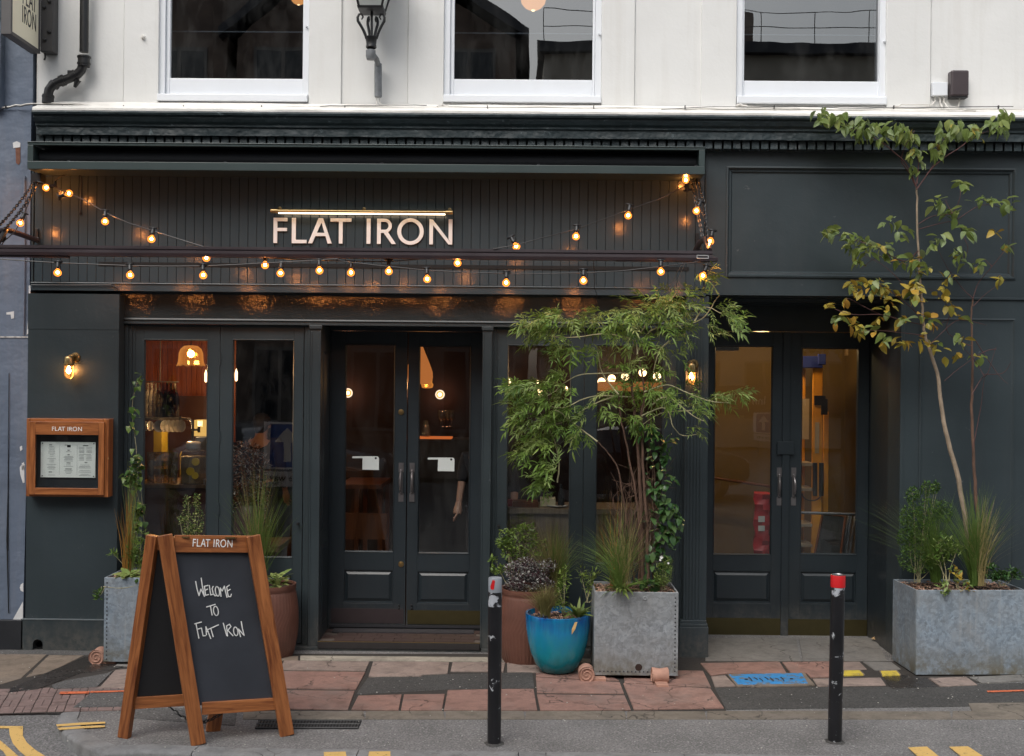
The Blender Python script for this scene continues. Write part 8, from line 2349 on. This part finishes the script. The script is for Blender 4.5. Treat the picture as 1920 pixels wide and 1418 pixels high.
# ---------------------------------------------------------------- people, dim behind the glass
M_skin = mat_plain('skin', (0.45,0.25,0.17), 0.5, 0, 0.05, 8); M_cloth = mat_plain('dark_cloth', (0.018,0.018,0.022), 0.9, 0, 0.2, 60, bump=0.4)
M_hair = mat_plain('short_dark_hair', (0.02,0.014,0.01), 0.7, 0, 0.3, 90, bump=0.8)
def person(base, yaw, label, pose, parent=None):
    """pose: dict of joints in metres, figure facing -Y"""
    t = empty('person', base, label, 'person')
    J = dict(pel=(0,0,0.94), wai=(0,0,1.06), che=(0,0,1.30), nck=(0,0.01,1.47), hed=(0,-0.01,1.56), top=(0,0,1.68),
             hl=(-0.095,0,0.90), kl=(-0.105,-0.02,0.50), al=(-0.11,0.02,0.09), tl=(-0.12,-0.16,0.035), hr=(0.095,0,0.90), kr=(0.105,-0.03,0.50), ar=(0.11,0.01,0.09), tr=(0.12,-0.17,0.035),
             sl=(-0.185,0.01,1.41), el=(-0.25,0.03,1.13), wl=(-0.24,-0.08,0.89), sr=(0.185,0.01,1.41), er=(0.25,0.03,1.13), wr=(0.24,-0.08,0.89))
    J.update({k_: v_ for k_, v_ in pose.items() if k_[0] != '_'})
    Rr = dict(pel=.125, wai=.115, che=.135, nck=.055, hed=.082, top=.078, hl=.09, kl=.058, al=.042, tl=.035, hr=.09, kr=.058, ar=.042, tr=.035, sl=.062, el=.043, wl=.030, sr=.062, er=.043, wr=.030)
    E = [('pel','wai'),('wai','che'),('che','nck'),('nck','hed'),('hed','top'),('pel','hl'),('hl','kl'),('kl','al'),('al','tl'),('pel','hr'),('hr','kr'),('kr','ar'),('ar','tr'),('che','sl'),('sl','el'),('el','wl'),('che','sr'),('sr','er'),('er','wr')]
    M = Matrix.Translation(base) @ Matrix.Rotation(yaw, 4, 'Z')
    def skin(name, names, edges, pos, rads, mats, par):
        me = bpy.data.meshes.new(name); me.from_pydata([pos[n] for n in names], [(names.index(a), names.index(b)) for a, b in edges], [])
        o = add(name, me, par, M); sk_ = o.modifiers.new('skin', 'SKIN'); 
        sv = me.skin_vertices[0].data
        for i, n in enumerate(names): sv[i].radius = (rads[n], rads[n]*0.9); sv[i].use_root = (i == 0)
        sb = o.modifiers.new('sub', 'SUBSURF'); sb.levels = 1; sb.render_levels = 2
        sk_.use_smooth_shade = True
        me.materials.append(mats); return o
    body = skin('body', list(J), E, J, Rr, M_skin, t)
    # clothing: a slightly larger skin over trunk, arms and legs
    tn = ['pel','wai','che','sl','el','sr','er']; tp = {n: J[n] for n in tn}; tp['wl2'] = tuple(Vector(J['el']).lerp(Vector(J['wl']), pose.get('_sleeve', (0.8,))[0])); tp['wr2'] = tuple(Vector(J['er']).lerp(Vector(J['wr']), pose.get('_sleeve', (0.8,))[0]))
    tr2 = {n: Rr[n]+0.018 for n in tn}; tr2['wl2'] = tr2['wr2'] = 0.048
    skin('top', tn+['wl2','wr2'], [('pel','wai'),('wai','che'),('che','sl'),('sl','el'),('el','wl2'),('che','sr'),('sr','er'),('er','wr2')], tp, tr2, M_cloth, t)
    ln_ = ['pel','hl','kl','al','hr','kr','ar']; skin('trousers', ln_, [('pel','hl'),('hl','kl'),('kl','al'),('pel','hr'),('hr','kr'),('kr','ar')], {n: J[n] for n in ln_}, {n: Rr[n]+0.016 for n in ln_}, M_cloth, t)
    # head details
    hd = Vector(J['hed'])
    mb = MB(); mb.lathe(Vector((hd.x, hd.y+0.012, hd.z+0.05)), [(0.092,-0.02),(0.096,0.02),(0.088,0.06),(0.06,0.095),(0.0005,0.11)], 18); mb.lathe(Vector((hd.x, hd.y+0.035, hd.z+0.01)), [(0.05,-0.06),(0.072,-0.02),(0.078,0.03)], 16)
    mb.v = [M @ v for v in mb.v]; mb.build('hair', M_hair, t, smooth=True)
    mb = MB()
    mb.tube([hd+Vector((0,-0.080,0.045)), hd+Vector((0,-0.100,0.010)), hd+Vector((0,-0.082,0.004))], [0.008,0.013,0.010], 8)
    for s_ in (-1, 1): mb.lathe(hd+Vector((s_*0.084,0.0,0.02)), [(0.0005,-0.008),(0.02,-0.006),(0.022,0.006),(0.0005,0.008)], 10, 'X')
    mb.v = [M @ v for v in mb.v]; mb.build('nose_and_ears', M_skin, t, smooth=True)
    for s_ in (-1, 1):
        mb = MB(); mb.sphere(hd+Vector((s_*0.032,-0.078,0.042)), 0.010, 8, 6); mb.v = [M @ v for v in mb.v]; mb.build('eye', M_porc, t, smooth=True)
    mb = MB(); mb.tube([hd+Vector((-0.024,-0.080,-0.025)), hd+Vector((0,-0.088,-0.027)), hd+Vector((0.024,-0.080,-0.025))], 0.005, 6); mb.v = [M @ v for v in mb.v]; mb.build('mouth', mat_plain('lips', (0.35,0.12,0.09), 0.5) if 'lips' not in bpy.data.materials else bpy.data.materials['lips'], t, smooth=True)
    # hands: palm and five bent fingers each
    for w, e_, s_ in (('wl','el',-1),('wr','er',1)):
        wv = Vector(J[w]); d = (wv-Vector(J[e_])).normalized(); side = d.cross(Vector((1,0,0)) if abs(d.x) < 0.9 else Vector((0,1,0))).normalized(); nrm = side.cross(d)
        mb = MB()
        mb.tube([wv-d*0.02, wv+d*0.015, wv+d*0.05, wv+d*0.088], [0.027,0.031,0.041,0.036], 10, flat=0.55 if abs(side.y) < 0.5 else 1.0)
        for k, (off, L_) in enumerate(((-0.029,0.066),(-0.0095,0.078),(0.0095,0.073),(0.029,0.058))):
            b_ = wv+d*0.078+side*off; sp_ = side*off*0.35
            mb.tube([b_, b_+d*L_*0.45+sp_*0.5-nrm*0.004, b_+d*L_*0.78+sp_-nrm*0.014, b_+d*L_+sp_-nrm*0.028], [0.0095,0.009,0.008,0.006], 7)
        b_ = wv+d*0.025-side*0.03; mb.tube([b_, b_+d*0.03-side*0.022, b_+d*0.058-side*0.03-nrm*0.006, b_+d*0.075-side*0.028-nrm*0.012], [0.013,0.0115,0.010,0.007], 7)
        mb.v = [M @ v for v in mb.v]; mb.build('hand', M_skin, t, smooth=True)
    mb = MB()
    for s_, a in ((-1,'al'),(1,'ar')):
        av = Vector(J[a]); mb.tube([av+Vector((0,0.05,-0.05)), av+Vector((0,-0.04,-0.045)), av+Vector((0,-0.13,-0.055)), av+Vector((0,-0.19,-0.062))], [0.040,0.046,0.044,0.026], 10)
        mb.v = [M @ v for v in mb.v]; mb.build('shoe', M_black, t, smooth=True); mb = MB()
    return t
hz = at(491, 800, 3.0); person(Vector((hz.x, 3.0, zst-0.006)), rad(165), 'person in a dark top standing inside, seen from behind through the second pane', {})
az_ = at(874, 975, 0.95); person(Vector((az_.x+0.17, 1.0, zst-0.006)), 0.0, 'person mostly hidden by the door frame, one bare forearm hanging in the right pane', {'el': (-0.21,0.0,1.22), 'wl': (-0.235,-0.06,1.01), '_sleeve': (0.15,)})

# ---------------------------------------------------------------- across the street (seen only in the reflections)
M_obr = mat_paint('dark_brick_facade', (0.17,0.125,0.10), 0.85, 0.35, 3, 0.2, 20)
M_ostone = mat_paint('pale_render_facade', (0.42,0.38,0.32), 0.8, 0.1, 1, 0.2, 20)
M_oslate = mat_plain('slate_roof', (0.05,0.052,0.06), 0.6, 0, 0.3, 6)
M_ogl = mat_plain('dark_far_glass', (0.02,0.025,0.03), 0.08, 0, 0.1)
def far_building(name, label, x0, x1, Y, z, mat, gable=None, nwin=4, floors=3, rail=False):
    t = empty(name, ((x0+x1)/2, Y, 0), label, 'building')
    mb = MB()
    if gable:
        mb.prism([(x0, Y, 0), (x1, Y, 0), (x1, Y, z), (x0+(x1-x0)*gable[0], Y, gable[1]), (x0, Y, z)], (0, -8, 0))
    else: mb.box(x0, x1, Y-8, Y, 0, z)
    mb.build('wall', mat, t)
    mb = MB()
    if gable:
        a = (x0+(x1-x0)*gable[0], gable[1])
        mb.prism([(x0-0.3, Y+0.3, z-0.05), (a[0], Y+0.3, a[1]+0.15), (x1+0.3, Y+0.3, z-0.05), (x1+0.3, Y+0.3, z+0.15), (a[0], Y+0.3, a[1]+0.4), (x0-0.3, Y+0.3, z+0.15)], (0, -8.5, 0))
    else: mb.box(x0-0.2, x1+0.2, Y-8.2, Y+0.3, z+0.001, z+0.3)
    mb.build('roof', M_oslate, t)
    for f in range(floors):
        for k in range(nwin):
            wx = x0+(x1-x0)*(k+0.5)/nwin; wz = 1.0+f*3.1; ww = min(0.6, (x1-x0)/nwin*0.3)
            mb = MB(); mb.box(wx-ww, wx+ww, Y, Y+0.05, wz, wz+1.8); w_ = mb.build('window', mat_ofr if 'mat_ofr' in globals() else globals().setdefault('mat_ofr', mat_plain('far_window_frame', (0.16,0.15,0.14), 0.6)), t)
            for q in (-1, 1): mb = MB(); mb.box(wx+(0.04 if q > 0 else -ww+0.06), wx+(ww-0.06 if q > 0 else -0.04), Y+0.051, Y+0.06, wz+0.08, wz+1.72); mb.build('pane', M_ogl, w_)
    if rail:
        mb = MB()
        for h in (0.6, 1.1): mb.tube([(x0, Y-0.2, z+0.3+h), (x1, Y-0.2, z+0.3+h)], 0.014, 5)
        for k in range(12): x = x0+(x1-x0)*k/11; mb.tube([(x, Y-0.2, z+0.3), (x, Y-0.2, z+1.4)], 0.014, 5)
        mb.build('roof_railing', M_black, t)
        mb = MB(); mb.box(x0+(x1-x0)*0.3, x0+(x1-x0)*0.36, Y-2, Y-1, z+0.3, z+1.6); mb.build('chimney', M_obr, t)
    return t
far_building('terraced_house', 'tall dark brick house across the street, on the left', -14, -6.2, -14.5, 12.5, M_obr, (0.5, 14.5), 4, 4)
far_building('gabled_house', 'dark gabled house across the street, mirrored in the middle upper window', -6.0, -0.2, -14.5, 9.2, M_obr, (0.42, 11.3), 3, 3)
far_building('corner_house', 'far dark brick house at the left end of the street', -34, -14.4, -15.5, 13.0, M_obr, None, 9, 4)
fb = far_building('hotel_building', 'long flat roofed pale and dark building set back across the street', 0.6, 19, -26, 12.2, M_ostone, None, 9, 3, True)
far_building('brick_block', 'dark brick block at the right end of the street', 19.4, 42, -22, 13.0, M_obr, None, 9, 4)
far_building('rear_block', 'plain block closing the far side of the side road', -14, 0.2, -30, 11.8, M_obr, None, 5, 3)
def text_obj(s, size, M, mat, parent, name='lettering', align='CENTER'):
    cu = bpy.data.curves.new(name+'_curve', 'FONT'); cu.body = s; cu.size = size; cu.align_x = align; cu.extrude = 0.004
    tmp = bpy.data.objects.new(name+'_tmp', cu); COL.objects.link(tmp)
    dg = bpy.context.evaluated_depsgraph_get(); me = bpy.data.meshes.new_from_object(tmp.evaluated_get(dg))
    bpy.data.objects.remove(tmp); me.materials.clear(); me.materials.append(mat)
    return add(name, me, parent, M)
FACE = Matrix.Rotation(PI, 4, 'Z') @ Matrix.Rotation(PI/2, 4, 'X')     # upright text that faces +Y
mb = MB(); mb.box(4.5, 11.5, -25.9, -25.8, 1.1, 2.0); mb.build('fascia', mat_plain('dark_purple_fascia', (0.03,0.012,0.04), 0.5), fb)
text_obj('Premier Inn', 0.36, Matrix.Translation((8.2, -25.79, 1.42)) @ FACE, M_wlet, fb)
M_sblue = mat_plain('traffic_sign_blue', (0.01,0.08,0.36), 0.4)
M_rsw = mat_plain('reflective_white', (0.9,0.9,0.9), 0.4, 0, 0.02)
def oneway(loc, w, label):
    x, y, z = loc
    t = empty('one_way_sign', (x, y, 0), label, 'road sign')
    mb = MB(); mb.box(x-w/2, x+w/2, y-0.01, y, z-w*0.48, z+w*0.48); mb.build('plate', M_rsw, t, bevel=0.004)
    mb = MB(); mb.box(x-w*0.36, x+w*0.36, y+0.0005, y+0.003, z-w*0.44, z+w*0.44); mb.build('blue_panel', M_sblue, t)
    mb = MB(); s_ = w*0.36
    mb.prism([(x-s_*0.2,y+0.0035,z-s_*0.9),(x+s_*0.2,y+0.0035,z-s_*0.9),(x+s_*0.2,y+0.0035,z+s_*0.2),(x-s_*0.2,y+0.0035,z+s_*0.2)], (0,0.002,0))
    mb.prism([(x-s_*0.75,y+0.0036,z+s_*0.2),(x+s_*0.75,y+0.0036,z+s_*0.2),(x,y+0.0036,z+s_*1.0)], (0,0.002,0)); mb.build('arrow', M_wlet, t)
    mb = MB(); mb.box(x-w/2, x+w/2, y-0.01, y, z-w*0.85, z-w*0.53); mb.build('name_plate', M_wlet, t, bevel=0.003)
    text_obj('one way', w*0.22, Matrix.Translation((x, y+0.002, z-w*0.74)) @ FACE, M_black, t)
    mb = MB(); mb.tube([(x-w*0.3, y-0.03, 0.0), (x-w*0.3, y-0.03, z+w*0.4)], 0.02, 8); mb.tube([(x+w*0.3, y-0.03, 0.0), (x+w*0.3, y-0.03, z+w*0.4)], 0.02, 8); mb.build('frame_legs', M_steel, t)
xv = (540-979)/FOC*(9+0.34+5.0)
oneway((xv, -5.0, 1.30), 0.60, 'blue one way arrow sign standing in the road off to the left')
oneway((6.8, -21.4, 1.0), 0.60, 'blue one way arrow sign far across the street on the right')
# parked car across the street: lofted body
def parked_car(x, y, label, mat, L=4.3, heading=1):
    t = empty('parked_car', (x, y, ROADZ), label, 'car')
    st = [(-2.15,0.45,0.62,0.62,0.70),(-2.0,0.30,0.80,0.80,0.82),(-1.6,0.22,0.92,0.95,0.88),(-1.25,0.20,0.96,1.30,0.89),(-0.7,0.20,0.98,1.46,0.90),(0.2,0.20,0.98,1.48,0.90),(0.75,0.20,0.97,1.32,0.90),(1.25,0.20,0.93,0.96,0.89),(1.8,0.24,0.86,0.88,0.85),(2.05,0.32,0.76,0.76,0.78),(2.15,0.45,0.62,0.62,0.68)]
    vs = []; nr = 12
    for (u, zb3, zs3, zr3, hw) in st:
        ring_ = [(-hw*0.9,zb3),(-hw,zb3+0.12),(-hw*1.0,(zb3+zs3)/2),(-hw*0.97,zs3),(-hw*(0.80 if zr3 > zs3+0.1 else 0.9),(zs3+zr3)/2+0.01),(-hw*(0.62 if zr3 > zs3+0.1 else 0.7),zr3)]
        ring_ = ring_+[(-a, b) for a, b in ring_[::-1]]
        vs += [Vector((x+u*heading, y+a, ROADZ+b)) for a, b in ring_]
    mb = MB(); k = len(st)
    mb.quads(vs, [(i*nr+j, i*nr+(j+1) % nr, (i+1)*nr+(j+1) % nr, (i+1)*nr+j) for i in range(k-1) for j in range(nr)]+[tuple(range(nr)), tuple(range((k-1)*nr, k*nr))])
    bd = mb.build('body', mat, t, smooth=True)
    sub = bd.modifiers.new('sub', 'SUBSURF'); sub.levels = 1; sub.render_levels = 1
    for s_ in (-1, 1):
        for (a, b, c_, d) in ((-1.15,0.99,-0.35,1.36),(-0.25,0.99,0.62,1.36)):
            mb = MB(); yy = y+s_*0.80
            mb.prism([(x+a*heading,yy+s_*0.10,ROADZ+b),(x+c_*heading,yy+s_*0.10,ROADZ+b),(x+(c_-0.05)*heading,yy-s_*0.06,ROADZ+d),(x+(a+0.25)*heading,yy-s_*0.06,ROADZ+d)], (0,0.01*s_,0)); mb.build('side_window', M_ogl, t)
        for wx in (-1.35, 1.35):
            wh = None; mb = MB(); mb.lathe((x+wx*heading, y+s_*0.80, ROADZ+0.32), [(0.18,-0.09),(0.31,-0.09),(0.32,-0.05),(0.32,0.05),(0.31,0.09),(0.18,0.09)], 24, 'Y'); wh = mb.build('wheel', M_black, t, smooth=True)
            mb = MB(); mb.lathe((x+wx*heading, y+s_*0.86, ROADZ+0.32), [(0.0005,-0.02),(0.05,-0.02),(0.19,0.0),(0.2,0.03)][::1], 20, 'Y'); mb.build('rim', M_steel, wh, smooth=True)
        mb = MB(); mb.sphere((x+2.0*heading, y+s_*0.62, ROADZ+0.68), 0.10, 10, 6); mb.build('headlight', M_porc, t, smooth=True)
    return t
M_car = mat_plain('black_car_paint', (0.012,0.012,0.014), 0.12, 0.2, 0.05); M_car2 = mat_plain('silver_car_paint', (0.3,0.31,0.32), 0.2, 0.6, 0.05)
parked_car(2.2, -11.6, 'black parked car across the street, mirrored in the porch door glass', M_car)
parked_car(-4.6, -11.8, 'silver parked car across the street on the left', M_car2)
parked_car(9.0, -11.7, 'second dark parked car further right across the street', M_car)
